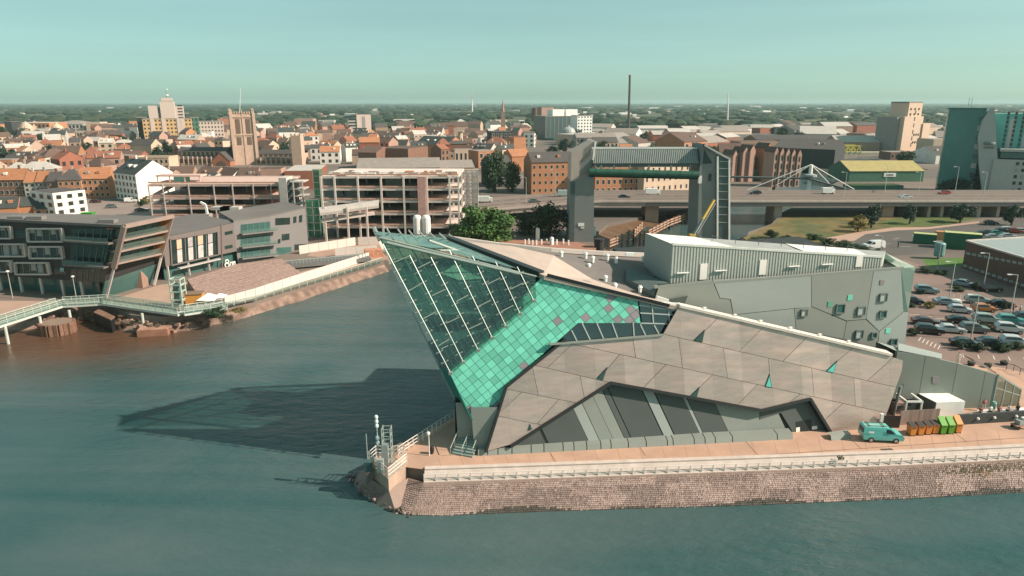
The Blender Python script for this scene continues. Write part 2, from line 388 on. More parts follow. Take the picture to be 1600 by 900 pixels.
# black bars painting the shadow line between tiles and metal skin
ln = [(884, 530), (791, 604), (759, 706)]
mb = MB()
for p, q_ in zip(ln[:-1], ln[1:]): mb.bar(onP(*p, PF)+FN*.02, onP(*q_, PF)+FN*.02, .28, .5, up=FN)
mb.build('edge_bar', dark_m, DEEP)

# ---- metal skin, panel by panel
skin_poly = pol(PF, (759, 706), (791, 604), (880, 535), (1036, 522), (1060, 480), (1392, 557), (1411, 563), (1409, 580), (1388, 640), (1376, 668), (1299, 684), (1265, 623), (1190, 641), (954, 598), (800, 694))
S = [((1036, 522), (1400, 605)), ((902, 539), (1380, 644)), ((828, 569), (954, 598)), ((792, 608), (898, 629)), ((778, 650), (836, 662))]
def sy(k, x):
    (x0, y0), (x1, y1) = S[k]; return y0+(x-x0)*(y1-y0)/(x1-x0)
cuts = [(onP(*a, PF), onP(*b, PF), None) for a, b in S]
def strip(k): return lambda c: (k == 0 or c[1] > sy(k-1, c[0])) and (k == 5 or c[1] < sy(k, c[0]))
cross = {0: [((1122, 496), (1097, 522)), ((1180, 524), (1156, 548)), ((1248, 540), (1223, 565)), ((1330, 546), (1302, 570)), ((1394, 560), (1355, 595))],
         1: [((989, 530), (993, 556)), ((1060, 526), (1066, 573)), ((1130, 544), (1137, 590)), ((1201, 562), (1203, 590)), ((1268, 574), (1272, 620)), ((1334, 591), (1337, 634))],
         2: [((893, 539), (860, 570)), ((968, 554), (946, 580)), ((1040, 570), (1008, 603)), ((1112, 587), (1090, 608)), ((1182, 602), (1150, 635)), ((1250, 616), (1237, 626)), ((1316, 631), (1290, 655))],
         3: [((832, 573), (841, 616)), ((906, 586), (912, 616))], 4: [((814, 614), (784, 642)), ((872, 625), (850, 650))], 5: []}
for k, ls in cross.items():
    for a, b in ls: cuts.append((onP(*a, PF), onP(*b, PF), strip(k)))
skb = MB(); skb.plate([p-FN*.07 for p in skin_poly], FN, .35); skb.build('skin_backing', mat('skin_joint', (.06, .05, .045), .7), DEEP)
sub_cuts = [(onP(x, 480, PF), onP(x+14, 720, PF), None) for x in range(740, 1420, 46)]
for pg in carve(skin_poly, FN, cuts):
    ip = inset(pg, FN, .02)
    if ip:
        dz = rt.uniform(-.01, .02)
        for sg_ in carve(ip, FN, sub_cuts):      # each cladding panel is made of a few metal sheets of slightly different sheen
            i2 = inset(sg_, FN, .004)
            if i2: MB().plate([p+FN*dz for p in i2], FN, .09).build('panel', skin_m, DEEP)
# little triangular windows in the skin
wt_teal = mat('window_teal', (.10, .50, .42), .25); wt_dark = mat('window_dark', (.03, .07, .06), .12, spec=.6)
for pts, mm in (([(1083, 532), (1101, 515), (1097, 535)], wt_dark), ([(932, 591), (949, 573), (942, 594)], wt_dark), ([(1075, 621), (1093, 604), (1087, 626)], wt_dark),
                ([(1195, 604), (1202, 584), (1206, 606)], wt_teal), ([(1290, 580), (1308, 563), (1302, 583)], wt_teal), ([(825, 672), (828, 662), (831, 671)], wt_dark)):
    pp = pol(PF, *pts); c = sum(pp, V((0, 0, 0)))/3
    w_ = MB().plate([p+FN*.07 for p in pp], FN, .1).build('window', dark_m, DEEP)
    MB().plate([c+(p-c)*.78-V((0, 0, 1))*.06+FN*.10 for p in pp], FN, .05).build('pane', mm, w_)
# ---- recessed green base wall under the black lintel
PI_ = (B0-FN*.55, FN)
lint = [(798, 697), (954, 598), (1190, 641), (1265, 623), (1302, 684)]
mb = MB()
for p, q_ in zip(lint[:-1], lint[1:]): mb.bar(onP(*p, PF)-FN*.25, onP(*q_, PF)-FN*.25, .34, 1.1, up=FN)
mb.build('lintel', dark_m, DEEP)
def strip_panel(pts, m, dz=0.0, name='panel'):
    return MB().plate([p+FN*dz for p in pol(PI_, *pts)], FN, .12).build(name, m, DEEP)
inner = MB().plate([p-FN*.15 for p in pol(PI_, (800, 700), (954, 596), (1190, 640), (1268, 624), (1302, 688), (803, 704))], FN, .2).build('base_backing', dark_m, DEEP)
def lt(x):                                       # lintel row at column x
    for (x0, y0), (x1, y1) in zip(lint[:-1], lint[1:]):
        if x0 <= x <= x1: return y0+(y1-y0)*(x-x0)/(x1-x0)+1.5
    return 690
def bt(x): return 706-(x-800)*.0405
SL = .47                                          # slanted joints lean this much to the left going up
def slant(x0b, x1b, m):
    """slanting band between joints that meet the ground at x0b and x1b"""
    def up(xb):
        for k in range(200):
            y = bt(xb)-k*.6; x = xb-SL*(bt(xb)-y)
            if y <= lt(x): return (x, y)
        return (xb, bt(xb))
    u0, u1 = up(x0b), up(x1b); pts = [(x0b, bt(x0b)), (x1b, bt(x1b)), u1]
    for lx, ly in lint[1:-1]:
        if u0[0] < lx < u1[0]: pts.append((lx, ly+1.5))
    pts.append(u0); return pts
bands = [(812, 858, deep_m), (858.6, 862, dark_m), (862.6, 925, deep_m), (925.6, 942, pale_m), (943, 964, mid_m), (964.6, 982, mid_m), (983, 992, deep_m), (993.5, 1043, deep_m), (1045, 1060, pale_m), (1062, 1101, deep_m), (1101.5, 1106, pale_m), (1107, 1146, deep_m), (1146.6, 1236, mid_m)]
for x0b, x1b, m in bands: strip_panel(slant(x0b, x1b, m), m, .0 if m != dark_m else -.05)
strip_panel([(1187, 644), (1264, 627), (1297, 684), (1276, 686), (1245, 686), (1220, 645), (1187, 655)], deep_m, .06)
strip_panel([(1243, 659), (1267, 655), (1267, 684), (1246, 685)], dark_m, .10, 'door')
mb = MB(); mb.plate([p+FN*.12 for p in pol(PI_, (1268, 666), (1276, 665), (1276, 670), (1268, 671))], FN, .05).build('sign_plate', white_roof, DEEP)
mb = MB(); mb.plate([p+FN*.12 for p in pol(PI_, (1243, 668), (1249, 667), (1249, 674), (1243, 675))], FN, .05).build('sign_plate', white_roof, DEEP)
# low sloping kerb blocks along the foot of the wall
kx = [746, 762, 778, 800, 830, 850, 880, 897, 917, 939, 955, 982, 1010, 1043, 1052, 1085, 1102, 1118, 1145, 1215, 1240]
gd = fd; 
for i in range(len(kx)-1):
    a, b = kx[i]+.7, kx[i+1]-.7
    def base(x): return onZ(x, 712.8-(x-746)*.0535)
    p0, p1 = base(a), base(b); hh = .62
    t0, t1 = p0+V((0, .3, hh)), p1+V((0, .3, hh)); r0, r1 = p0+V((0, 1.6, hh)), p1+V((0, 1.6, hh)); g0, g1 = p0+V((0, 1.6, 0)), p1+V((0, 1.6, 0))
    MB().add([p0, p1, t1, t0, r0, r1, g0, g1], [[0, 1, 2, 3], [3, 2, 5, 4], [0, 3, 4, 6], [1, 7, 5, 2], [6, 4, 5, 7]]).build('kerb_block', mid_m, DEEP)
MB().add([onZ(1299, 689), onZ(1330, 685), onZ(1330, 685)+V((0, .25, .5)), onZ(1299, 689)+V((0, .25, .5)), onZ(1299, 689)+V((0, 1.2, .5)), onZ(1330, 685)+V((0, 1.2, .5))], [[0, 1, 2, 3], [3, 2, 5, 4]]).build('kerb_block', mid_m, DEEP)

# ---- ribbon glazing between tiles and skin
PB = (B0-FN*1.1, FN)
glz = glass_mat('ribbon_glass', (.25, .36, .33), .10, .30, (.01, .03, .03))
ribb = [(856, 540), (905, 502), (1003, 503), (998, 466), (1060, 480), (1036, 524), (900, 537)]
MB().plate(pol((B0-FN*.55, FN), *ribb), FN, .03).build('ribbon_window', glz, DEEP)
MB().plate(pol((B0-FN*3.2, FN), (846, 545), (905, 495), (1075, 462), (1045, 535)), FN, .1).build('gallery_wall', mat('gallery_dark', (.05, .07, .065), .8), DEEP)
rf = mat('mullion', (.38, .44, .42), .5)
for a, b in (((893, 516), (903, 536)), ((909, 504), (924, 535)), ((932, 504), (945, 534)), ((956, 504), (966, 531)), ((989, 504), (991, 529)), ((1000, 506), (1010, 527)), ((1022, 508), (1031, 525)), ((1000, 489), (1053, 492)), ((1001, 505), (1045, 506)), ((1018, 472), (1021, 506)), ((1044, 480), (1046, 506)), ((999, 477), (1058, 486))):
    MB().bar(onP(*a, (B0-FN*.45, FN)), onP(*b, (B0-FN*.45, FN)), .13, .16, up=FN).build('mullion', rf, DEEP)
MB().bar(onP(858, 538, PF), onP(1036, 523, PF), .22, .6, up=FN).build('window_sill', mid_m, DEEP)
for x0, x1 in ((875, 889), (940, 975), (1010, 1024)):
    MB().bar(onP(x0, 533-(x0-858)*.085, (B0-FN*1.6, FN)), onP(x1, 533-(x1-858)*.085, (B0-FN*1.6, FN)), .5, .6, up=FN).build('gallery_bench', mat('gallery_pale', (.5, .55, .5), .6), DEEP)

# ---- roof: beige strip behind the crest, grey flat part, parapet edge
cr = [(850, 431), (1000, 465), (1061, 480), (1392, 556)]
crest = [onP(*p, PF)+V((0, 0, .05)) for p in cr]
beige_far = [onY(704, 375, 86.5), onY(800, 384.5, 86.0), onY(865, 399, 84.6), onY(925, 436, 81.2), onY(1004, 463, 79.3), onY(1062, 475, 79.2), onY(1385, 547, 80.6)]
roof = MB()
tri = crest[:4] + beige_far[::-1]
idx = [(0, 9, 10), (0, 8, 9), (0, 7, 8), (0, 1, 7), (1, 6, 7), (1, 2, 6), (2, 5, 6), (2, 3, 5), (3, 4, 5)]
roof.add(tri, [list(t) for t in idx]); roof.add([p-V((0, 0, .5)) for p in tri], [list(t)[::-1] for t in idx])
n = len(tri)
roof.add(tri+[p-V((0, 0, .5)) for p in tri], [[i, n+i, n+(i+1) % n, (i+1) % n] for i in range(n)])
roof.build('roof_strip', beige_m, DEEP)
gp = [beige_far[1], beige_far[2], beige_far[3], beige_far[4], onY(1004, 463, 79.3)+V((9, 6, .3)), RE, onY(860, 391, 89.0)]
gr = MB(); cc = sum(gp, V((0, 0, 0)))/len(gp)
for i in range(len(gp)): gr.quad(cc-V((0, 0, .25)), gp[i]-V((0, 0, .25)), gp[(i+1) % len(gp)]-V((0, 0, .25)))
gr.build('flat_roof', grey_roof, DEEP)
far = [RC, onY(780, 383, 88.3), onY(860, 391, 89.0), onY(940, 396, 91.0), RE]
mb = MB()
for p, q_ in zip(far[:-1], far[1:]): mb.bar(p+V((0, 0, .05)), q_+V((0, 0, .05)), .5, .55)
mb.build('parapet', mat('parapet_pale', (.55, .50, .45), .7), DEEP)
vent_m = mat('vent_white', (.82, .82, .78), .5)
for px, py, yy in ((877, 396.5, 87.5), (915, 398.5, 88.5), (926, 404.5, 87), (949, 401, 89), (963, 405.5, 88), (920, 416, 85), (946, 435, 82), (1000, 451, 80.5), (961, 447, 80.8), (1005, 404, 91)):
    p = onY(px, py+2, yy); MB().lathe(p-V((0, 0, .3)), [(.22, 0), (.22, .55), (.32, .6), (.18, .85)], 8).build('roof_vent', vent_m, DEEP)
for (x0, y0), (x1, y1) in (((1030, 479), (1065, 482)), ((1027, 470), (1046, 476)), ((979, 402), (992, 402))):
    MB().bar(onP(x0, y0-3, PF)+V((0, .6, 0)), onP(x1, y1-3, PF)+V((0, .6, 0)), .3, .4).build('roof_rail', vent_m, DEEP)
# white capping along the falling crest
mb = MB(); mb.bar(crest[2]+V((0, .4, .12)), crest[3]+V((0, .3, .12)), 1.2, .3); mb.build('crest_capping', mat('cap_cream', (.74, .66, .58), .7), DEEP)
for t in (.12, .26, .38, .52, .66, .8):
    p = crest[2].lerp(crest[3], t)+V((0, .4, .3)); MB().box(p+V((0, 0, .12)), (.35, .3, .3)).build('capping_bracket', vent_m, DEEP)
MB().bar(onP(855, 430, PF)+V((0, 0, .02)), onP(1046, 478, PF)+V((0, .05, .02)), .18, .35).build('crest_edge', dark_m, DEEP)

# ---- rear block: tall pale panelled wall behind the crest
Wl = onY(1022, 452, 79.2); Wr = onY(1416, 419, 86.8)
wd = V((Wr.x-Wl.x, Wr.y-Wl.y, 0)).normalized(); WN = V((wd.y, -wd.x, 0)); PW = (V((Wl.x, Wl.y, 0)), WN)
cells = [([(1022, 470), (1030, 445.5), (1113, 437), (1125, 466), (1141, 468), (1146, 492), (1080, 486)], mid_m), ([(1113.5, 437), (1268, 430), (1268, 480), (1241, 482), (1146, 492), (1141.5, 468), (1125, 466)], pale_m),
         ([(1146, 492), (1241, 482), (1244, 518), (1180, 510)], pale_m), ([(1241, 482), (1268, 479), (1323, 502), (1317, 535), (1244, 519)], mid_m), ([(1268, 430), (1365, 424), (1353, 499), (1323, 501.5), (1268, 479)], mid_m),
         ([(1323, 502), (1353, 499), (1374, 518), (1370, 545), (1317, 535)], mid_m), ([(1365, 424), (1408, 420), (1412, 487), (1374, 518), (1353, 498)], pale_m), ([(1374, 518), (1412, 487), (1420, 487), (1413, 548), (1404, 562), (1370, 552)], pale_m)]
wb = MB().plate([p-WN*.12 for p in pol(PW, (1022, 474), (1030, 446), (1408, 420), (1412, 487), (1420, 487), (1404, 575), (1180, 520))], WN, .4).build('rear_wall_backing', dark_m, DEEP)
for pts, m in cells:
    ip = inset(pol(PW, *pts), WN, .04)
    MB().plate(ip, WN, .1).build('wall_panel', m, DEEP)
MB().bar(pol(PW, (1022, 449))[0]+V((0, .2, 0)), pol(PW, (1412, 419))[0]+V((0, .2, .0)), .4, .3).build('parapet_cap', mid_m, DEEP)
frame_m = mat('window_frame_dark', (.15, .18, .17), .5); pane_m = mat('pane_pale', (.42, .46, .43), .15, spec=.6); pane_d = mat('pane_green', (.04, .13, .11), .12, spec=.6)
for cx, cy, s, kind in ((1256, 488.5, 5.2, 1), (1312.5, 482, 7, 2), (1345, 485.5, 6.6, 1), (1379.5, 464.5, 6.3, 1), (1379, 490.5, 5.6, 2), (1342, 522, 6.4, 1), (1365, 523.5, 4.4, 2), (1396, 534, 5.3, 2), (1378, 441, 3.8, 3), (1297, 475, 4.2, 4), (1328, 465, 4.2, 5), (1387, 517, 4, 5)):
    c = onP(cx, cy, PW); h = s/FPX*88/ .97
    def sq(hh, dz): return [c+wd*(a*hh)+V((0, 0, b*hh))+WN*dz for a, b in ((-1, -1), (1, -1), (1, 1), (-1, 1))]
    if kind in (1, 2):
        w_ = MB()
        for a, b in ((0, 1), (1, 2), (2, 3), (3, 0)): 
            k = sq(h, .12); w_.bar(k[a], k[b], .13, .16, up=WN)
        w_ = w_.build('window', frame_m, DEEP)
        MB().plate(sq(h*.93, .07), WN, .05).build('pane', pane_m if kind == 1 else pane_d, w_)
    else: MB().plate(sq(h, .06), WN, .06).build('wall_tile', {3: tile_g, 4: mat('tile_soft_green', (.13, .36, .27), .4), 5: tile_m}[kind], DEEP)
# rear block body
rb = MB(); wtop = [onP(1030, 446, PW), onP(1408, 420, PW)]
rb.prism([(wtop[0].x-WN.x*.6, wtop[0].y-WN.y*.6), (wtop[1].x-WN.x*.6-.6, wtop[1].y-WN.y*.6), (wtop[1].x-3, 112), (wtop[0].x-2, 104)], 0, [wtop[0].z-.3, wtop[1].z-.3, wtop[1].z-.6, wtop[0].z-.6])
rb.build('rear_block', core_m, DEEP)
# glass corner of the rear block
gc = [onP(1408, 421, PW), onP(1412, 487, PW), onP(1419, 488, PW), onY(1430, 417, wtop[1].y+1.2)]
g1 = MB(); g1.quad(*gc); g1.quad(onP(1408, 421, PW), onY(1430, 417, wtop[1].y+1.2), onY(1402, 404, wtop[1].y+12), onY(1380, 403, wtop[1].y+10))
g1.quad(gc[3], gc[2], gc[2]+V((1, 14, 0)), gc[3]+V((1, 14, 0)))
g1.build('corner_glazing', glass_mat('corner_glass', (.45, .65, .58), .12, .55, (.16, .30, .26)), DEEP)
# plant room with ribbed cladding
y0, y1 = 81.0, 87.8
pa, pb = onY(1050, 382, y0), onY(1379, 402, y1); pc, pd = onY(1008.5, 365, 89.5), onY(1384, 393, 97)
ba = V((pa.x, pa.y, 15.0)); bb = V((pb.x, pb.y, 15.5)); bc = V((pc.x, pc.y, 15.0)); bd_ = V((pd.x, pd.y, 15.5))
rib_m = mat('ribbed_cladding', (.48, .50, .46), .5, metal=.2, var=.05)
pr = MB(); pr.add([ba, bb, bd_, bc, pa, pb, pd, pc], [[0, 1, 5, 4], [1, 2, 6, 5], [2, 3, 7, 6], [3, 0, 4, 7]])
PR = pr.build('plant_room', rib_m, DEEP)
N_R = 74; e = (bb-ba); nn = V((e.y, -e.x, 0)).normalized()
mb = MB()
for i in range(N_R):
    t = (i+.5)/N_R; p = ba.lerp(bb, t)+nn*.03; q_ = pa.lerp(pb, t)+nn*.03; mb.bar(p, q_, .20, .09, up=nn)
tag(mb.build('cladding_ribs', rib_m, PR), kind='stuff')
lf = (bc-ba); ln_ = V((-lf.y, lf.x, 0)).normalized()
MB().plate([ba+ln_*.04, pa+ln_*.04, pc+ln_*.04, bc+ln_*.04], ln_, .03).build('end_cladding', pale_m, PR)
rt_ = MB(); rt_.add([pa, pb, pd, pc], [[0, 1, 2, 3]])
rt_.build('plant_roof', mat('roof_pale_grey', (.36, .37, .35), .6), PR)
up = V((0, 0, .06))
mb = MB(); mb.quad(pa+up, pa.lerp(pb, .30)+up, pc.lerp(pd, .19)+up, pc+up); mb.build('roof_sheet', white_roof, PR)
mb = MB(); mb.quad(pa.lerp(pb, .62)+up, pa.lerp(pb, .93)+up, pc.lerp(pd, .86)+up, pc.lerp(pd, .56)+up); mb.build('roof_sheet', white_roof, PR)
MB().bar(pa+V((0, 0, .05)), pb+V((0, 0, .05)), .3, .25).build('roof_edge', mat('edge_pale', (.6, .62, .58), .5), PR)
for t, hh in ((.145, 2.0), (.415, 1.9), (.88, 1.5)):
    p = ba.lerp(bb, t); zb = max(onP(*proj(p+V((0, 0, 1.5))), PW).z, 16.6); MB().box((p.x+nn.x*.12, p.y+nn.y*.12, zb+hh/2-.1), (.95, .12, hh), rz=math.atan2(e.y, e.x)).build('door', white_roof, PR)
for t in (.05, .22, .56, .72):
    p = ba.lerp(bb, t); MB().box((p.x+nn.x*.3, p.y+nn.y*.3, 17.9), (1.6, .25, .1), rz=math.atan2(e.y, e.x)).build('pipe_rail', vent_m, PR)
mb = MB()
for i in range(7):
    p, q_ = (pa.lerp(pb, .25+.1*i)*.5+pc.lerp(pd, .2+.1*i)*.5), (pa.lerp(pb, .30+.1*i)*.5+pc.lerp(pd, .25+.1*i)*.5)
    mb.tube(p+V((0, 0, .05)), p+V((0, 0, .9)), .04, 4); mb.tube(p+V((0, 0, .9)), q_+V((0, 0, .5)), .05, 4)
mb.build('roof_handrail', mat('rail_dark', (.1, .11, .11), .5), PR)
# dark stepped notch between flat roof and plant room
nt_ = [onY(978, 418, 86), onY(1008, 429, 84.5), onY(1046, 444, 80.2), onY(1022, 458, 79.6), onY(978, 436, 82.4)]
mb = MB(); mb.prism([(p.x, p.y) for p in nt_], 14, [p.z+.1 for p in nt_]); mb.build('roof_upstand', mat('upstand_green', (.10, .14, .135), .7), DEEP)

# ---- side wing wall, low, running away to the right
_w0, _w1 = onZ(1405, 640), onZ(1590, 637); _d = (_w1-_w0).normalized(); PL = (_w0, V((_d.y, -_d.x, 0)).normalized()); LN = PL[1]
wing_m = mat('wing_panel', (.23, .265, .235), .55, var=.06, scale=.25, objvar=.04)
lw_pts = [(1402, 549), (1446, 556), (1496, 567.5), (1540, 580), (1560, 586)]; 
def lb(x): return 655-(x-1400)*.07
for (x0, y0_), (x1, y1_) in zip(lw_pts[:-1], lw_pts[1:]):
    pp = pol(PL, (x0, y0_), (x1, y1_)); g0, g1 = V((pp[0].x, pp[0].y, -.3)), V((pp[1].x, pp[1].y, -.3))
    ip = inset([g0, g1, pp[1], pp[0]], LN, .03)
    MB().plate(ip, LN, .4).build('wing_panel', wing_m, DEEP)
e0, e1 = onP(1402, 549, PL), onP(1560, 586, PL)
wr_ = MB(); wr_.add([e0, e1, e1+V((0, 3, -.5)), e0+V((0, 5, -.5)), V((e0.x, e0.y+5, 0)), V((e1.x, e1.y+3, 0))], [[0, 1, 2, 3], [3, 2, 5, 4]]); wr_.build('wing_roof', pale_m, DEEP)
MB().add([onY(1404, 536, e0.y+5), onY(1472, 553, e0.y+5), onP(1472, 562, PL)+V((0, .1, .1)), onP(1404, 549, PL)+V((0, .1, .1))], [[0, 1, 2, 3]]).build('wing_coping', pale_m, DEEP)
MB().plate([p+LN*.05 for p in pol(PL, (1457, 588), (1467, 588), (1467, 599), (1457, 599))], LN, .08).build('wall_tile', tile_g, DEEP)
MB().plate([p+LN*.05 for p in pol(PL, (1467, 619), (1476, 619), (1476, 629), (1467, 629))], LN, .08).build('wall_tile', tile_m, DEEP)
# glazed café end
ge = [onP(1560, 586, PL), V((onP(1560, 586, PL).x, onP(1560, 586, PL).y, 0))]
ce = onY(1596, 608, onZ(1590, 637).y+.6); cz = V((ce.x, ce.y, 0))
cg = MB(); cg.quad(ge[1], cz, ce, ge[0]); cg.quad(cz, cz+V((1, 8, 0)), ce+V((1, 8, 0)), ce); cg.quad(ge[0], ce, ce+V((1, 8, 0)), ge[0]+V((0, 8, 0)))
cg.build('cafe_glazing', glass_mat('cafe_glass', (.5, .66, .6), .12, .25, (.04, .1, .09)), DEEP)
for t in (0, .35, .7, 1):
    p = ge[1].lerp(cz, t); q_ = ge[0].lerp(ce, t); MB().bar(p, q_, .14, .14, up=(0, 1, 0)).build('mullion', rf, DEEP)
MB().bar(ge[0], ce, .2, .2).build('mullion', rf, DEEP); MB().bar(ge[1].lerp(ge[0], .62), cz.lerp(ce, .62), .1, .1).build('mullion', rf, DEEP)

# ---- the prow: glass, masts, decks behind the glass
pg_m = glass_mat('prow_glass', (.58, .78, .70), .05, .06, (.04, .13, .105))
pg_b = glass_mat('prow_glass_back', (.60, .80, .72), .04, .06, (.06, .16, .13))
foot = [(704, 583), (724, 566), (747, 547), (769, 528), (790.5, 510), (812.5, 490.5), (834, 470)]
top = [(598, 381), (640, 399), (673, 402), (702, 391), (738, 400), (774, 409), (808, 417)]
crest_l = lambda x: 372+(x-592)*.2365
fg = MB(); fg.plate(pol(PG, (593, 372), (836, 430), (838, 468), (705, 585)), FN, .03); fg.build('front_glass', pg_m, DEEP)
sg = MB(); TL, KL = onP(593, 372, PG), onP(705, 585, PG)
mid_s = S_top.lerp(S_bot, (KL-TL).length/(onP(737, 656, PT)-T).length*1.0)
sg.quad(TL, KL, mid_s, S_top); sg.build('side_glass', pg_b, DEEP)
# soffit tiles under the side glass
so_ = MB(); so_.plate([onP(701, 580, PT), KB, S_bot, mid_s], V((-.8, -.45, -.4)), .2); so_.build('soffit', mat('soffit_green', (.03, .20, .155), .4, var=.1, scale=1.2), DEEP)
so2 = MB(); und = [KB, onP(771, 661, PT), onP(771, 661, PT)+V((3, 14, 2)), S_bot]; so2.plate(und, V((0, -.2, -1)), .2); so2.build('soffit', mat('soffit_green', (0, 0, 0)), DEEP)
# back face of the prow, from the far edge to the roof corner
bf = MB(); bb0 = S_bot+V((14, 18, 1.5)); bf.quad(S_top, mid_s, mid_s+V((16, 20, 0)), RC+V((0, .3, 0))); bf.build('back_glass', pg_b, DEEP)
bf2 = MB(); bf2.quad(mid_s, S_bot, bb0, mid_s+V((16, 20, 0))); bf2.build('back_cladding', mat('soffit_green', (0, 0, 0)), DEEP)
# fins of the back face
for i in range(8):
    t = .02+i*.135; p = S_top.lerp(RC, t); b_ = mid_s.lerp(mid_s+V((16, 20, 0)), t)
    MB().bar(p+V((0, 0, .55)), p.lerp(b_, .97), .13, .22, up=(0, 1, 0)).build('fin', mat('fin_grey', (.30, .37, .34), .5), DEEP)
    if i % 2 == 0: MB().bar(S_top.lerp(mid_s, .12+i*.11), (RC).lerp(mid_s+V((16, 20, 0)), .12+i*.11), .09, .09).build('transom', mat('fin_grey', (0, 0, 0)), DEEP)
MB().bar(S_top+V((0, 0, .5)), S_bot, .25, .25, up=(1, 0, 0)).build('prow_edge', mat('fin_grey', (0, 0, 0)), DEEP)
# thin glazing joints between the masts
for i in range(1, 20):
    t = i/20; a, b = onP(593, 372, PG).lerp(onP(836, 430, PG), t), onP(705, 585, PG).lerp(onP(838, 468, PG), t)
    if i % 3: MB().bar(a+FN*.02, b+FN*.02, .045, .05, up=FN).build('glazing_joint', mat('joint_green', (.07, .12, .105), .5), DEEP)
for i in range(1, 9):
    t = i/9; a, b = onP(593, 372, PG).lerp(onP(705, 585, PG), t), onP(836, 430, PG).lerp(onP(838, 468, PG), t); MB().bar(a+FN*.02, b+FN*.02, .04, .05, up=FN).build('glazing_joint', mat('joint_green', (0, 0, 0)), DEEP)
# masts with spider fittings, struts
for (x0, y0_), (x1, y1_) in zip(top, foot):
    p, q_ = onP(x0, y0_, PM), onP(x1, y1_, PM); mb = MB(); m_ = mb.tube(p, q_, .062, 6).build('mast', steel_m, DEEP)
    sp_ = MB(); L_ = (q_-p).length; d_ = (q_-p)/L_; sx = d_.cross(FN).normalized(); k = .8
    while k < L_-.3:
        c = p+d_*k; sp_.bar(c-sx*.34, c+sx*.34, .06, .06, up=FN); sp_.tube(c, c-FN*.45, .04, 4)
        for s_ in (-1, 1): sp_.box(c+sx*(.36*s_)-FN*.1, (.14, .14, .14))
        k += 1.25
    sp_.box(q_, (.4, .4, .3)); tag(sp_.build('spider_fittings', steel_m, m_), kind='stuff')
for a, b in (((638, 455), (660, 442)), ((661, 498), (682, 487)), ((675, 462), (696, 452)), ((698, 505), (718, 495)), ((713, 471), (732, 461)), ((747, 479), (767, 469)), ((733, 514), (754, 504)), ((762, 444), (782, 434)), ((797, 452), (818, 442)), ((783, 487), (802, 477)), ((653, 419), (673, 409)), ((613, 411), (640, 400)), ((690, 545), (700, 540)), ((685, 540), (702, 530))):
    MB().tube(onP(*a, PM), onP(*b, PM), .07, 5).build('strut', steel_m, DEEP)
for a, b, r in (((604, 379), (812, 428), .17), ((592, 371), (838, 432), .10)):
    MB().tube(onP(*a, PM), onP(*b, PM), r, 8).build('rim_tube', steel_m, DEEP)
ra = onP(640, 384, PM)
MB().tube(onP(600, 380, PM), onY(712, 387, 84), .16, 8).build('rim_tube', steel_m, DEEP)
MB().tube(onP(665, 384, PM)+V((0, 3, 0)), onY(758, 407, 80.5), .16, 8).build('rim_tube', steel_m, DEEP)
MB().bar(RC+V((-.3, -.2, .12)), onP(846, 430, PT)+V((0, .3, .15)), .9, .5).build('roof_edge_beam', mat('beam_dark', (.03, .035, .035), .4), DEEP)
# roof glass of the nose
mb = MB(); mb.add([T+V((0, 0, .1)), onP(840, 430, PT)+V((0, .5, .1)), RC, S_top], [[0, 1, 2, 3]]); mb.build('roof_glass', pg_b, DEEP)
# decks and inner walls seen through the glass
def deck(z, right, m, th=.5, name='deck'):
    fr = []
    def pf(t):                                   # point on the prow's front edge at height z
        a, b = T, KB; return a.lerp(b, (a.z-z)/(a.z-b.z))
    def ps():
        a, b = S_top, S_bot; return a.lerp(b, (a.z-z)/(a.z-b.z))
    f, s = pf(0)+V((1.2, .6, 0)), ps()+V((1.4, 0, 0)); ff = V((f.x+right, f.y+right*.142, z)); bb_ = V((s.x+right*.75, s.y+right*.85, z))
    mb = MB(); mb.prism([(f.x, f.y), (ff.x, ff.y), (bb_.x, bb_.y), (s.x, s.y)], z-th, z, 0); return mb.build(name, m, DEEP)
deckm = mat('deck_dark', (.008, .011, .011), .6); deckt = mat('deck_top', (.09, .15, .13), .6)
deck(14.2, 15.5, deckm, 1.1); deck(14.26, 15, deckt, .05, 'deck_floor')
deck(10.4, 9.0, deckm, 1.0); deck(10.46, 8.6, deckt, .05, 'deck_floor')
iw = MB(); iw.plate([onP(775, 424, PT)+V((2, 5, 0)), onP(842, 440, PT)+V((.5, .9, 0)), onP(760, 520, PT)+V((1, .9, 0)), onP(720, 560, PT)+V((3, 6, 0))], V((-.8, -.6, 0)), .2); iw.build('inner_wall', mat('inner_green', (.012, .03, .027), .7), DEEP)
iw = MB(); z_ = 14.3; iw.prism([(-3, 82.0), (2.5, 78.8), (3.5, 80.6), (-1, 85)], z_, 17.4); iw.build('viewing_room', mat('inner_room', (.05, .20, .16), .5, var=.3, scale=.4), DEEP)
hd = MB(); h0 = [onY(690, 428, 79.5), onY(718, 438, 78.6), onY(784, 433, 79.4), onY(740, 415, 83), onY(722, 404, 85)]
hd.add(h0, [[0, 1, 3, 4], [1, 2, 3]]); hd.add([p-V((0, 0, .3)) for p in h0], [[4, 3, 1, 0], [3, 2, 1]]); hd.build('canopy_hood', mat('hood_pale', (.42, .55, .48), .6), DEEP)
# balustrade on the deck
mb = MB(); fa = T.lerp(KB, (T.z-14.2)/(T.z-KB.z))+V((2.5, 1.2, 0)); fb = fa+V((12, 1.7, 0))
for i in range(9): p = fa.lerp(fb, i/8); mb.tube(p, p+V((0, 0, 1.1)), .05, 4)
mb.tube(fa+V((0, 0, 1.1)), fb+V((0, 0, 1.1)), .05, 4); mb.tube(fa+V((0, 0, .55)), fb+V((0, 0, .55)), .04, 4)
mb.build('deck_railing', mat('rail_green', (.35, .48, .43), .5), DEEP)
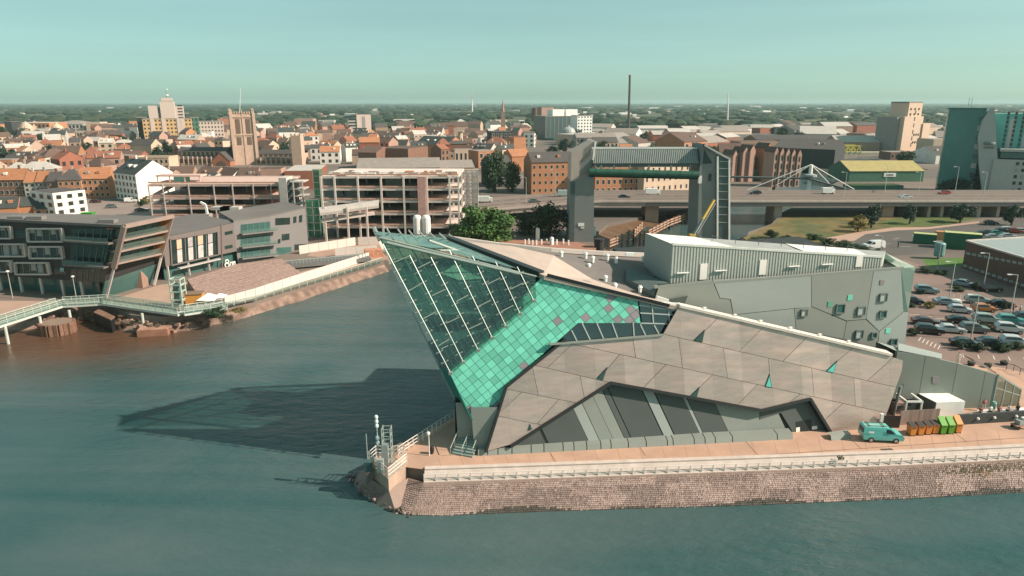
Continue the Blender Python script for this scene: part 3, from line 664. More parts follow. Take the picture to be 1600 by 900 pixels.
# columns and entrance under the prow
for px, w in ((728, 1.5), (757, 2.0)):
    b_ = onZ(px, 706 if px > 740 else 698); MB().add([b_+V((-w*.55, 0, 0)), b_+V((w*.5, 0, 0)), b_+V((w*.75, .6, 5.2)), b_+V((-w*.75, .6, 5.2)), b_+V((-w*.55, 1.6, 0)), b_+V((w*.5, 1.6, 0)), b_+V((w*.75, 2.2, 5.2)), b_+V((-w*.75, 2.2, 5.2))], [[0, 1, 2, 3], [1, 5, 6, 2], [5, 4, 7, 6], [4, 0, 3, 7]]).build('column', mid_m, DEEP)
b_ = onZ(742, 700); MB().box((b_.x, b_.y+4, 2.4), (5, 1, 4.8)).build('entrance_recess', dark_m, DEEP)
# ================================================================ PROMENADE AND POINT
pave_m = mat('paving_pink', (.50, .315, .225), .85, var=.14, scale=.35, bump=.15, bscale=5, col2=(.44, .285, .21), mixscale=.15)
fence_px = [(1720, 690), (1600, 698), (1400, 708), (1180, 716), (860, 727), (664, 733.5)]
pv = MB(); pvp = P2((1718, 690), (1600, 698), (1400, 708), (1180, 716), (860, 727), (664, 733.5)) + [(-13.6, 66.6), (-12.8, 70.4), (-6.0, 80.0), (30, 100), (62, 110), (130, 110), (150, 63)]
pv.prism(pvp, -.05, .012); struct('promenade', pv, pave_m)
# long joints and drain lines in the paving
jm = mat('joint_dark', (.20, .125, .09), .9)
for a, b in (((1163, 688), (1187, 714)), ((1000, 699), (1008, 712)), ((860, 708), (868, 722)), ((1320, 678), (1345, 701)), ((1480, 668), (1510, 690))):
    p, q_ = onZ(*a), onZ(*b); tag(MB().bar(p+V((0, 0, .013)), q_+V((0, 0, .013)), .09, .012).build('paving_joint', jm), kind='structure')
for i in range(26):
    x = 690+i*35; p, q_ = onZ(x, 729.5-(x-690)*.036), onZ(x-6, 715-(x-690)*.05); tag(MB().bar(p+V((0, 0, .013)), q_+V((0, 0, .013)), .045, .012).build('paving_joint', mat('joint_soft', (.36, .225, .16), .9)), kind='structure')
tag(MB().bar(onZ(1180, 712)+V((0, 0, .013)), onZ(1600, 684)+V((0, 0, .013)), .10, .012).build('paving_joint', jm), kind='structure')
p = onZ(1386, 703); tag(MB().box((p.x, p.y, .02), (1.4, .5, .03), rz=.1).build('drain_cover', mat('iron', (.10, .06, .05), .7)), 'rusty drain cover set in the pink promenade paving', 'drain')
# coping wall along the edge, its face sloped to catch more sun
conc_m = mat('coping_pale', (.54, .46, .41), .85, var=.18, scale=.8, bump=.2)
fl = [onZ(*p) for p in fence_px]
cw = MB()
for p, q_ in zip(fl[:-1], fl[1:]):
    cw.add([V((p.x, p.y-.25, .1)), V((q_.x, q_.y-.25, .1)), V((q_.x, q_.y-1.2, -.85)), V((p.x, p.y-1.2, -.85)), V((p.x, p.y+.3, -.85)), V((q_.x, q_.y+.3, -.85))], [[3, 2, 1, 0], [0, 4, 3], [1, 2, 5], [0, 1, 5, 4]]); cw.bar(V((p.x, p.y, .16)), V((q_.x, q_.y, .16)), .62, .12)
cwo = cw.build('sea_wall', conc_m); tag(cwo, 'pale concrete sea wall along the promenade edge above the stone slope', 'wall')
# railing on the coping: posts every 1.25 m and horizontal rails
RL = thing('promenade_railing', 'long pale metal railing fixed along the outer face of the sea wall', 'railing', (fl[-1].x, fl[-1].y, 0))
rail_m = mat('rail_pale', (.70, .65, .60), .55, var=.1); 
pm = MB().box((0, 0, -.42), (.10, .10, .95)).mesh('post', rail_m)
path = []
for p, q_ in zip(fl[:-1], fl[1:]):
    k = max(1, round((q_-p).length/1.28))
    path += [p.lerp(q_, i/k) for i in range(k)]
path.append(fl[-1]); path = [p for p in path if p.x < 66]
sub = [fl[0]]+fl[1:]
path = [p+V((.02, -1.1, 0)) for p in path]; fl2_ = [p+V((.02, -1.1, 0)) for p in fl]
for p in path: inst(pm, 'post', RL, (p.x, p.y, 0))
for zz, r in ((.03, .035), (-.25, .018), (-.52, .018)):
    mb = MB()
    for p, q_ in zip(fl2_[:-1], fl2_[1:]): mb.tube((p.x, p.y, zz), (q_.x, q_.y, zz), r, 5)
    mb.build('rail', rail_m, RL)
mesh_m = glass_mat('fence_mesh', (.88, .84, .80), 0.0, .35, (.70, .63, .57))
# stone-pitched slope: thousands of setts, too small to pick apart
stone = [mat('sett_a', (.335, .245, .215), .9, var=.25, scale=1.2, bump=.5, bscale=4), mat('sett_b', (.265, .197, .173), .9, var=.25, scale=1.2, bump=.5, bscale=4),
         mat('sett_c', (.385, .29, .255), .9, var=.25, scale=1.2, bump=.5, bscale=4), mat('sett_wet', (.085, .075, .062), .7, var=.3, scale=1.2, bump=.5, bscale=4), mat('sett_moss', (.14, .12, .075), .9, var=.3, scale=1.)]
rs = random.Random(11)
toe_px = [(1720, 764), (1600, 773), (1400, 784), (1180, 793), (860, 802), (690, 809), (628, 808), (580, 784), (555, 765)]
toe = [onZ(*p, WZ) for p in toe_px]; head = [V((p.x, p.y-1.15, -.84)) for p in fl] + [V((onZ(638, 744, -.9).x, onZ(638, 744, -.9).y, -1.1)), V((-12.9, 63.4, -1.1)), V((-15.6, 66.0, -1.2))]
bed = MB()
assert len(toe) == len(head)
for i in range(len(toe)-1): bed.quad(head[i], toe[i]+V((0, -.8, -.9)), toe[i+1]+V((0, -.8, -.9)), head[i+1])
bed.quad(head[-1], toe[-1]+V((0, -.8, -.9)), V((-19.0, 68.5, WZ-.9)), V((-15.2, 69.2, -.8)))
struct('stone_slope', bed, mat('sett_joint', (.27, .20, .17), .9))
st = MB(); ROWS = 20
def lerp_line(pts, s):
    L = [0]
    for a, b in zip(pts[:-1], pts[1:]): L.append(L[-1]+(b-a).length)
    s = max(0, min(1, s))*L[-1]
    for i in range(len(pts)-1):
        if s <= L[i+1]+1e-9: return pts[i].lerp(pts[i+1], (s-L[i])/(L[i+1]-L[i]))
    return pts[-1]
NC = 440; patch = {}
for r in range(ROWS):
    s_pos = 0.0
    while s_pos < 1.0:
        wd_ = rs.uniform(.55, 1.6)/NC; s0, s1 = s_pos+.02/NC, s_pos+wd_-.02/NC; s_pos += wd_; c = int(s0*NC)
        t0, t1 = (r+.02+rs.uniform(0, .05))/ROWS, (r+.98-rs.uniform(0, .05))/ROWS
        h0, h1 = lerp_line(head, s0), lerp_line(head, s1); e0_, e1_ = lerp_line(toe, s0)+V((0, -.25, -.25)), lerp_line(toe, s1)+V((0, -.25, -.25))
        a, b, c_, d = h0.lerp(e0_, t1), h1.lerp(e1_, t1), h1.lerp(e1_, t0), h0.lerp(e0_, t0)
        key = (int(c/(14+9*(r//5 % 2)+3*(r//5))), r//5)
        if key not in patch: patch[key] = rs.choice([0, 1, 1, 2, 2, 0])
        mi = patch[key]
        if rs.random() < .10: mi = rs.choice([0, 1, 2])
        if r >= ROWS-5+2*math.sin(c*.07)*math.sin(c*.023)+rs.random()*1.2: mi = 3
        elif c < 100 and r < 6 and rs.random() < .5: mi = 4
        nrm = (b-a).cross(d-a).normalized(); up_ = nrm*(.015+rs.random()*.035)
        j = lambda: V((rs.uniform(-.02, .02), rs.uniform(-.02, .02), 0))
        cc = (a+b+c_+d)/4
        top4 = [cc+(p-cc)*.94+up_+j() for p in (a, b, c_, d)]
        st.add([a, b, c_, d]+top4, [[0, 1, 5, 4], [1, 2, 6, 5], [2, 3, 7, 6], [3, 0, 4, 7], [4, 5, 6, 7]], mi)
# loose rubble round the nose of the point
for i in range(170):
    t = rs.random(); p = lerp_line([toe[-3], toe[-2], toe[-1], V((-18.6, 68.2, WZ))], t)+V((rs.uniform(-.2, 1.0), rs.uniform(-.2, 1.2), rs.uniform(-.1, .35)))
    s_ = rs.uniform(.18, .42); st.lathe(p, [(s_*.5, -s_*.4), (s_*.62, 0), (s_*.4, s_*.4)], 5, mi=rs.choice([1, 3, 3, 1, 0]))
tag(st.build('stone_setts', stone), 'brown stone setts pitched on the slope down to the water', 'stones', kind='stuff')
# weeds on the slope
wd_m = mat('weed', (.10, .11, .03), .9, var=.4, scale=2, objvar=.2); wd_b = mat('weed_dry', (.22, .13, .05), .9, var=.4, scale=2)
def tuft(c, r, h, n, mm, name='weed_shrub', seed=0, parent=None):
    rr = random.Random(seed); mb = MB()
    for i in range(n):
        a = rr.random()*6.28; d = r*math.sqrt(rr.random()); p = V(c)+V((d*math.cos(a), d*math.sin(a)*.8, rr.random()*h*.55)); sz = rr.uniform(.1, .24)*max(.6, h*.8)
        u = V((rr.uniform(-1, 1), rr.uniform(-1, 1), rr.uniform(-.2, 1))).normalized(); w = u.orthogonal().normalized()
        mb.quad(p-w*sz*.5, p+u*sz, p+w*sz*.5, p-u*sz*.6)
    return mb.build(name, mm, parent)
for i, (px, py, r, h, l) in enumerate(((1313, 718, .35, .7, 'small dry weed growing through the pale coping beneath the promenade railing'), (1470, 730, .9, .5, 'dry weed clump high on the stone slope, leftmost of four'), (1505, 737, 1.3, .6, 'wide brown weed clump in the middle of the stone slope'), (1535, 741, 1.0, .5, 'brown weed clump low on the slope beside the wide one'), (1580, 722, 1.4, .5, 'weed clump against the coping at the right edge'), (795, 753, .3, .4, 'tiny dark weed under the railing near the point'))):
    p = onZ(px, py, -1.5 if px != 1313 else 0); tag(tuft((p.x, p.y, p.z), r, h, 90, wd_b if i % 2 else wd_m, seed=i), l, 'weed', 'weeds on the stone slope')

# concrete bastion at the tip with guard rail and the navigation light tower
bas = [(-16.2, 66.4), (-16.0, 63.2), (-13.1, 61.9), (-10.9, 64.2), (-11.3, 67.2)]
bx = [onZ(577, 726), onZ(607, 752), onZ(636, 728), onZ(622, 716), onZ(588, 716)]
bpoly = [(p.x, p.y) for p in bx]
BA = MB(); BA.prism(bpoly, WZ-.6, .25); bo = BA.build('bastion', mat('bastion_concrete', (.42, .30, .23), .85, var=.3, scale=.5, bump=.3, streak=.3)); tag(bo, 'square concrete bastion at the tip of the point', 'bastion')
BR = thing('bastion_railing', 'pale open railing round the square concrete bastion', 'railing', (bx[1].x, bx[1].y, .25)); n5 = len(bx)
for i in range(n5-1 if False else n5):
    p, q_ = bx[i], bx[(i+1) % n5]; k = max(1, round((q_-p).length/1.0))
    for j in range(k):
        c = p.lerp(q_, j/k); MB().box((c.x, c.y, .9), (.09, .09, 1.3)).build('post', rail_m, BR)
    for zz in (1.5, 1.1, .7):
        MB().tube((p.x, p.y, zz), (q_.x, q_.y, zz), .04, 5).build('rail', rail_m, BR)
    if i in (0, 1):
        d = (q_-p).normalized(); a, b = p+d*.1, q_-d*.1
        MB().add([a+V((0, 0, .3)), b+V((0, 0, .3)), b+V((0, 0, 1.45)), a+V((0, 0, 1.45))], [[0, 1, 2, 3]]).build('mesh_panel', mesh_m, BR)
g_st = mat('galvanised', (.46, .52, .48), .5, metal=.4, var=.1)
tc = V((-13.3, 65.9, .25)); NT = thing('navigation_tower', 'lattice navigation light tower standing on the bastion', 'tower', tc)
for sx in (-.45, .45):
    for sy_ in (-.45, .45): MB().tube(tc+V((sx, sy_, 0)), tc+V((sx, sy_, 4.6)), .06, 5).build('leg', g_st, NT)
for k in range(6):
    z = .6+k*.78
    for a, b in (((-.45, -.45), (.45, -.45)), ((.45, -.45), (.45, .45)), ((.45, .45), (-.45, .45)), ((-.45, .45), (-.45, -.45))):
        MB().tube(tc+V((*a, z)), tc+V((*b, z)), .04, 4).build('brace', g_st, NT)
    if k < 5: MB().tube(tc+V((-.45, -.45, z)), tc+V((.45, -.45, z+.78)), .03, 4).build('brace', g_st, NT)
MB().box(tc+V((-.25, -.2, 1.5)), (.7, .6, 2.4)).build('cabinet', pale_m, NT)
for zz in (2.6, 3.2, 4.6, 5.1, 5.6): MB().lathe(tc+V((-1.0, -.1, zz)), [(.16, 0), (.2, .1), (.2, .3), (.12, .4)], 8).build('lamp', mat('lamp_glass', (.62, .72, .70), .2), NT)
MB().tube(tc+V((-1.0, -.1, 0)), tc+V((-1.0, -.1, 5.7)), .07, 6).build('mast', g_st, NT)
MB().tube(tc+V((-2.1, -.4, 0)), tc+V((-2.1, -.4, 4.0)), .05, 5).build('pole', g_st, NT)
MB().box(tc+V((-1.9, -.9, .55)), (.8, .7, 1.1)).build('cabinet', mat('cab_dark', (.05, .10, .10), .5), NT)
MB().box(tc+V((-.6, -1.2, .75)), (.7, .5, 1.5)).build('cabinet', pale_m, NT)
# quay-side railing running back along the river under the prow
qa, qb = onZ(622, 714), onZ(716, 652); QR = thing('quay_railing', 'pale railing along the shaded river quay beside the prow', 'railing', qa)
k = 13
for i in range(k+1): c = qa.lerp(qb, i/k); MB().box((c.x, c.y, .6), (.09, .09, 1.2)).build('post', rail_m, QR)
for zz in (1.2, .8, .4): MB().tube((qa.x, qa.y, zz), (qb.x, qb.y, zz), .045, 5).build('rail', rail_m, QR)
# lamp post and bin on the point
p = onZ(671, 712); LP = thing('lamp_post', 'slim white lamp post on the pink paving of the point', 'lamp post', p)
MB().tube(p, p+V((0, 0, 2.6)), .06, 6, .045).build('pole', vent_m, LP); MB().lathe(p+V((-.05, 0, 2.55)), [(.10, 0), (.2, .1), (.2, .28), (.08, .38)], 8).build('lamp_head', vent_m, LP)
p = onZ(675, 709); MB().lathe(p, [(.14, 0), (.24, .3), (.26, .8), (.18, .95)], 8).build('litter_bin', mat('bin_black', (.02, .022, .022), .5)); tag(bpy.data.objects['litter_bin'], 'small black litter bin beside the white lamp post', 'bin')
# stairs with glass balustrades at the foot of the prow
sp0 = onZ(722, 703); ST = thing('entrance_steps', 'metal steps with handrails rising under the tiled prow', 'steps', sp0)
for i in range(7):
    MB().box((sp0.x+.1+i*.12, sp0.y-1.2+i*.34, .09+i*.17), (2.6, .36, .17+.0), rz=-.35).build('step', mat('step_green', (.20, .26, .24), .6), ST)
for dx in (-1.2, .1, 1.3):
    a = V((sp0.x+dx, sp0.y-1.4, 0)); b = a+V((.8, 2.4, 1.2)); MB().tube(a+V((0, 0, .95)), b+V((0, 0, .95)), .05, 5).build('handrail', g_st, ST)
    for t in (0, .5, 1): c = a.lerp(b, t); MB().tube(c, c+V((0, 0, .95)), .035, 4).build('post', g_st, ST)
# ================================================================ WEST BANK: DARK OFFICES, STEPS, QUAY
def vplane(a, b):
    """vertical plane through two ground points, normal towards the camera"""
    d = V((b.x-a.x, b.y-a.y, 0)).normalized(); n = V((d.y, -d.x, 0))
    if n.dot(V((a.x, a.y, 0))) > 0: n = -n
    return (V((a.x, a.y, 0)), n)
glass_d = mat('glass_dark', (.018, .035, .033), .10, var=.3, scale=.15, spec=.7)
glass_b = mat('glass_bluegreen', (.05, .12, .11), .10, var=.35, scale=.12, spec=.7)
char_m = mat('charcoal_cladding', (.034, .031, .030), .6, var=.15, scale=.2)
taupe_m = mat('taupe_cladding', (.17, .145, .135), .6, var=.06, scale=.2)
grey_c = mat('grey_cladding', (.20, .19, .185), .6, var=.06, scale=.2)
pinkf = mat('frame_pink', (.44, .30, .25), .6); palef = mat('frame_pale', (.50, .46, .43), .55)
roofing = mat('roofing_grey', (.17, .155, .145), .9, var=.12, scale=.12, col2=(.14, .13, .125), mixscale=.05)
def rect(pl, x0, y0, x1, y1, x0b=None, x1b=None):
    return [onP(x0, y0, pl), onP(x1, y0, pl), onP(x1 if x1b is None else x1b, y1, pl), onP(x0 if x0b is None else x0b, y1, pl)]

# ---- big dark office with the slanted corner
g0, g1 = onZ(-40, 450), onZ(165, 467); PA = vplane(g0, g1); AN = PA[1]; ad = (V((g1.x, g1.y, 0))-V((g0.x, g0.y, 0))).normalized()
h1 = onZ(246, 443); TOPZ = 15.0
O1 = thing('office_block', 'black waterfront office block with slanted glazed corner and framed strip windows', 'building', g1)
tc1 = onP(193, 347, PA); tr1 = onY(270, 338, h1.y)
fb0 = V((-118, onP(0, 450, PA).y-2.2, 0)); fb0 = g0+(g0-g1).normalized()*8
body = MB(); zf = 3.3; back_y = h1.y+.5
bl = [V((fb0.x, fb0.y, zf)), V((g1.x, g1.y, zf))+ad*.1, V((h1.x-.3, h1.y, zf)), V((fb0.x+2, back_y+4, zf))]
gl_off = 2.2                                     # glazed corner is set back inside the frame
tl = [V((fb0.x, fb0.y, TOPZ)), V((tc1.x, tc1.y, TOPZ))-ad*gl_off*1.6, V((tr1.x-gl_off*1.6, tr1.y, tr1.z-.3)), V((fb0.x+2, back_y+4, TOPZ))]
body.add(bl+tl, [[3, 2, 1, 0], [0, 1, 5, 4], [1, 2, 6, 5], [2, 3, 7, 6], [3, 0, 4, 7]]); body.build('wall', char_m, O1)
MB().add([p+V((0, 0, .02)) for p in (tl[0]-AN*-.0, V((tc1.x, tc1.y, TOPZ)), V((tr1.x, tr1.y, tr1.z)), tl[3])], [[0, 1, 2, 3]]).build('roof', roofing, O1)
MB().bar(tl[0]+AN*.1+V((0, 0, .05)), V((tc1.x, tc1.y, TOPZ+.05))+AN*.1, .5, .5).build('roof_edge', taupe_m, O1)
# ground floor, recessed
MB().prism([(p.x-AN.x*2.0, p.y-AN.y*2.0) for p in (fb0, g1-V((2.5, 0, 0)), h1-V((3, 0, 0)), V((fb0.x, h1.y, 0)))], 0, zf).build('ground_floor_glazing', glass_b, O1)
for px in (4, 36, 68, 101, 131): 
    p = onP(px, 457+px*.075, PA); MB().box((p.x, p.y, zf/2), (.45, .45, zf)).build('column', palef, O1)
# framed strip windows
for x0, y0, x1, y1, sk in ((-30, 354, 19, 372, 2), (45, 357, 99, 377, 3), (-22, 381, 41, 400, 2), (48, 385, 99, 403, 3), (-30, 407, 20, 424, 2), (26, 410, 77, 428, 4)):
    fr = rect(PA, x0, y0, x1, y1, x0+1.5, x1+sk); w = MB()
    for i in range(4): w.bar(fr[i]+AN*.25, fr[(i+1) % 4]+AN*.25, .28, .7, up=AN)
    w = w.build('window', palef, O1)
    MB().plate([p+AN*.05 for p in fr], AN, .05).build('pane', glass_d, w)
    q = [fr[1].lerp(fr[0], .09), fr[1], fr[2], fr[2].lerp(fr[3], .09)]; MB().plate([p+AN*.35 for p in q], AN, .12).build('reveal', pinkf, w)
    k = 5
    for i in range(1, k): a, b = fr[0].lerp(fr[1], i/k), fr[3].lerp(fr[2], i/k); MB().bar(a+AN*.1, b+AN*.1, .12, .12, up=AN).build('mullion', mat('mull_grey', (.25, .25, .24), .6), w)
    for i in range(k):
        if random.random() < .55:
            u, v_ = i/k+.03, (i+1)/k-.03; a, b, c, d = fr[0].lerp(fr[1], u), fr[0].lerp(fr[1], v_), fr[3].lerp(fr[2], v_), fr[3].lerp(fr[2], u); t = random.uniform(.3, 1)
            MB().plate([a+AN*.07, b+AN*.07, b.lerp(c, t)+AN*.07, a.lerp(d, t)+AN*.07], AN, .01).build('blind', mat('blind', (.30, .33, .31), .8), w)
for x0, y0, x1, y1 in ((21, 360, 43, 372), (80, 418, 103, 428)):
    w = MB().plate([p+AN*.04 for p in rect(PA, x0, y0, x1, y1)], AN, .06).build('window', glass_d, O1)
# glazed corner, front side: glass plus balconies
for x0, y0, x1, y1, dx in ((112, 357, 184, 374, -4), (111, 381, 176, 411, -7), (111, 419, 168, 440, -5)):
    fr = rect(PA, x0, y0, x1, y1, x0, x1+dx); w = MB().plate([p+AN*.06 for p in fr], AN, .06).build('curtain_glass', glass_d, O1)
    for i in range(1, 6): a, b = fr[0].lerp(fr[1], i/6), fr[3].lerp(fr[2], i/6); MB().bar(a+AN*.12, b+AN*.12, .09, .12, up=AN).build('mullion', mat('mull_green', (.16, .22, .20), .6), w)
bal_g = glass_mat('balustrade_glass', (.70, .82, .78), .05, .25, (.2, .3, .27))
for ya, yb in ((373.5, 379), (410.5, 416)):
    a, b = onP(108, ya+1, PA), onP(180-(ya-373)*.2, yb, PA); MB().bar(a+AN*.8, b+AN*.8, 1.7, .3).build('balcony', taupe_m, O1)
    MB().add([a+AN*1.6, b+AN*1.6, b+AN*1.6+V((0, 0, 1.1)), a+AN*1.6+V((0, 0, 1.1))], [[0, 1, 2, 3]]).build('balustrade', bal_g, O1)
# slanted frame on the side face
PS = vplane(g1, h1); SN = V((.96, -.27, 0)).normalized()
ft, fb = V((tc1.x, tc1.y, TOPZ)), onP(178, 419, PA)
rt, rb_ = V((tr1.x, tr1.y, tr1.z)), onY(252, 402, h1.y)
fm = mat('frame_brown', (.30, .22, .19), .6); wood_m = mat('orange_timber', (.36, .135, .03), .6, var=.15, scale=.6)
MB().bar(ft, fb, .9, .7, up=(0, 1, 0)).build('slanted_frame', fm, O1); MB().bar(ft, rt, .7, .8).build('slanted_frame', fm, O1)
MB().bar(rt, rb_, .5, .5, up=(0, 1, 0)).build('slanted_frame', fm, O1)
wi = [rt+V((-.2, -.2, -.3)), rb_+V((-.2, -.2, 0)), rb_+V((-3.6, -.6, 0)), rt+V((-4.2, -.6, -.6))]; MB().plate(wi, V((0, -1, 0)), .25).build('timber_soffit', wood_m, O1)
MB().add([ft+V((0, 0, -.4)), rt+V((0, 0, -.4)), rt+V((-4.0, 0, -.5)), ft+V((-3.6, 0, -.5))], [[0, 1, 2, 3]]).build('timber_soffit', wood_m, O1)
for i, (ta, tb_) in enumerate(((.08, .30), (.36, .56), (.62, .86))):
    a, b = ft.lerp(fb, ta), ft.lerp(fb, tb_); c, d = rt.lerp(rb_, ta), rt.lerp(rb_, tb_); o = V((-gl_off, 0, 0))
    w = MB().plate([a+o, b+o, d+o, c+o], V((1, 0, 0)), .1).build('curtain_glass', glass_b, O1)
    for k in range(1, 6): MB().bar((a+o).lerp(c+o, k/6)+V((.1, 0, 0)), (b+o).lerp(d+o, k/6)+V((.1, 0, 0)), .1, .1, up=(1, 0, 0)).build('mullion', mat('mull_green', (0, 0, 0)), w)
    e, f = ft.lerp(fb, tb_+.05), rt.lerp(rb_, tb_+.05); MB().bar(e+V((-.9, .3, 0)), f+V((-.9, 0, 0)), 1.9, .4).build('balcony', fm, O1)
    MB().add([e+V((0, 0, .2)), f+V((0, 0, .2)), f+V((0, 0, 1.3)), e+V((0, 0, 1.3))], [[0, 1, 2, 3]]).build('balustrade', bal_g, O1)
MB().plate([onP(172, 440, PA)+V((-1.2, .3, 0)), rb_+V((-1.2, 0, -1.5)), V((h1.x-1.2, h1.y, 0)), V((g1.x-1, g1.y+.3, 0))], V((1, 0, 0)), .2).build('curtain_glass', glass_b, O1)
MB().bar(fb, V((g1.x+.1, g1.y, 0)), .4, .4, up=(0, 1, 0)).build('raking_column', palef, O1)
MB().bar(rb_, V((onZ(241, 446).x, onZ(241, 446).y, 0)), .4, .4, up=(0, 1, 0)).build('raking_column', palef, O1)
MB().box((onZ(225, 450).x-1.2, onZ(225, 450).y+1, 2.0), (2.2, 2.4, 4)).build('brick_core', mat('core_brick', (.30, .19, .15), .8), O1)
for px, py in ((27, 338.5), (56, 337), (168, 342)):
    p = onY(px, py, 138 if px < 100 else 134); MB().box((p.x, p.y, TOPZ+.35), (3.2, 1.6, .7)).build('rooflight', grey_c, O1)
# teal banner hanging on the front wall
p = rect(PA, 95, 418, 101, 424); MB().plate([q+AN*.2 for q in p], AN, .08).build('wall_lamp', mat('lamp_teal', (.25, .40, .42), .4), O1)

# ---- middle block with tall window and the painted sign
a2, b2 = onZ(250, 441), onZ(372, 412.5); P2_ = vplane(a2, b2); N2 = P2_[1]
O2 = thing('gallery_block', 'taupe metal clad office with one tall banner window and a white logo sign', 'building', a2)
t0, t1, t2 = onP(253, 371.5, P2_), onP(346, 351, P2_), onP(371, 347, P2_)
dp = -N2*16
tops = [t0, t2, t2+dp+V((0, 0, .8)), t0+dp+V((0, 0, .2))]
MB().add([V((p.x, p.y, 3.2 if i < 2 else 0)) for i, p in enumerate(tops)]+tops, [[0, 1, 5, 4], [1, 2, 6, 5], [2, 3, 7, 6], [3, 0, 4, 7], [0, 3, 2, 1]]).build('wall', taupe_m, O2)
MB().add([p+V((0, 0, .05)) for p in tops], [[0, 1, 2, 3]]).build('roof', roofing, O2)
MB().add([V((p.x, p.y, 0))-N2*1.2 for p in tops[:2]]+[V((p.x, p.y, 3.3))-N2*1.2 for p in tops[:2]], [[0, 1, 3, 2]]).build('ground_floor_glazing', glass_b, O2)
for px in (262, 295, 327): p = onP(px, 420, P2_); MB().box((p.x, p.y, 1.6), (.35, .35, 3.2)).build('column', palef, O2)
fr = [onP(265, 374.5, P2_), onP(339, 361.5, P2_), onP(340, 398, P2_), onP(267.5, 414.5, P2_)]
w = MB()
for i in range(4): w.bar(fr[i]+N2*.1, fr[(i+1) % 4]+N2*.1, .25, .5, up=N2)
w = w.build('window', taupe_m, O2)
MB().plate([p+N2*.04 for p in fr], N2, .05).build('pane', glass_d, w)
ban = [mat('banner_peach', (.62, .42, .30), .8), mat('banner_lilac', (.40, .36, .36), .8, var=.3, scale=1.5), mat('banner_pale', (.52, .48, .46), .8, var=.3, scale=1.2)]
for i, (u, v_) in enumerate(((.13, .23), (.36, .46), (.57, .68), (.79, .89))):
    a, b, c, d = fr[0].lerp(fr[1], u), fr[0].lerp(fr[1], v_), fr[3].lerp(fr[2], v_), fr[3].lerp(fr[2], u); m_ = .42
    MB().plate([p+N2*.12 for p in (a, b, b.lerp(c, m_), a.lerp(d, m_))], N2, .04).build('banner', ban[0 if i in (0, 2) else 1], w)
    MB().plate([p+N2*.12 for p in (a.lerp(d, m_+.03), b.lerp(c, m_+.03), c.lerp(b, .04), d.lerp(a, .04))], N2, .04).build('banner', ban[2], w)
for u in (.3, .52, .75): a, d = fr[0].lerp(fr[1], u), fr[3].lerp(fr[2], u); MB().bar(a+N2*.1, d+N2*.1, .1, .1, up=N2).build('mullion', mat('mull_grey', (0, 0, 0)), w)
MB().bar(onP(345.5, 351, P2_)+N2*.06, onP(347, 420, P2_)+N2*.06, .25, .15, up=N2).build('joint_strip', mat('joint_red', (.17, .11, .11), .7), O2)
for y in (361, 383): 
    f2 = [onP(351, y+1.5, P2_), onP(363, y-1, P2_), onP(363.5, y+4, P2_), onP(351.5, y+6.5, P2_)]; ww = MB().plate([p+N2*.05 for p in f2], N2, .08).build('window', glass_d, O2)
MB().bar(onP(277, 419, P2_)+N2*.5, onP(341, 404, P2_)+N2*.5, 1.0, .25).build('canopy', palef, O2)
# white painted logo on the wall, three looping marks
lg = MB(); wm_ = mat('sign_white', (.82, .80, .76), .6)
def stroke(mb, pts, pl, nn, w):
    for p, q in zip(pts[:-1], pts[1:]): mb.tube(onP(*p, pl)+nn*.12, onP(*q, pl)+nn*.12, w, 5)
def loop(cx, cy, rx, ry, a0=0, a1=360, k=12): return [(cx+rx*math.cos(rad(a0+(a1-a0)*i/k)), cy-ry*math.sin(rad(a0+(a1-a0)*i/k))) for i in range(k+1)]
stroke(lg, loop(354.2, 408.3, 2.6, 2.5), P2_, N2, .14); stroke(lg, loop(354.0, 414.3, 3.3, 3.2), P2_, N2, .14)
stroke(lg, [(358.5, 417.5), (359, 411), (360.5, 409.5), (361.8, 410.5)], P2_, N2, .14)
stroke(lg, [(362, 417), (362.6, 410), (364, 408.8), (364.6, 416)], P2_, N2, .14); stroke(lg, [(364.6, 410), (366.2, 408.3), (367, 415.5)], P2_, N2, .14)
lg.build('logo_sign', wm_, O2)

# ---- third block: grey with balconies
a3, b3, c3 = onZ(372, 412.5), onZ(427, 402), onZ(482, 385); P3a, P3b = vplane(a3, b3), vplane(b3, c3); NA3, NB3 = P3a[1], P3b[1]
O3 = thing('corner_office', 'grey metal corner office with glazed balconies behind the sett steps', 'building', b3)
z3 = zat(338.5, b3.y)
poly = [(a3.x, a3.y), (b3.x, b3.y), (c3.x, c3.y), (c3.x-9, c3.y+11), (a3.x-9, a3.y+13)]
MB().prism(poly, 0, z3).build('wall', grey_c, O3)
MB().prism([(x-.0, y) for x, y in poly], z3+.01, z3+.35).build('roof', roofing, O3)
for y0, y1 in ((346, 359), (366, 380), (386, 397)):
    fr = [onP(376, y0+5, P3a), onP(422, y0, P3a), onP(422, y1, P3a), onP(376, y1+6, P3a)]; w = MB().plate([p+NA3*.05 for p in fr], NA3, .08).build('curtain_glass', glass_b, O3)
    for k in range(1, 5): MB().bar(fr[0].lerp(fr[1], k/5)+NA3*.1, fr[3].lerp(fr[2], k/5)+NA3*.1, .1, .1, up=NA3).build('mullion', mat('mull_green', (0, 0, 0)), w)
    a, b = onP(374, y1+6.5, P3a), onP(430, y1+.5, P3a); MB().bar(a+NA3*.7, b+NA3*.7, 1.5, .3).build('balcony', grey_c, O3)
    MB().add([a+NA3*1.4, b+NA3*1.4, b+NA3*1.4+V((0, 0, 1)), a+NA3*1.4+V((0, 0, 1))], [[0, 1, 2, 3]]).build('balustrade', bal_g, O3)
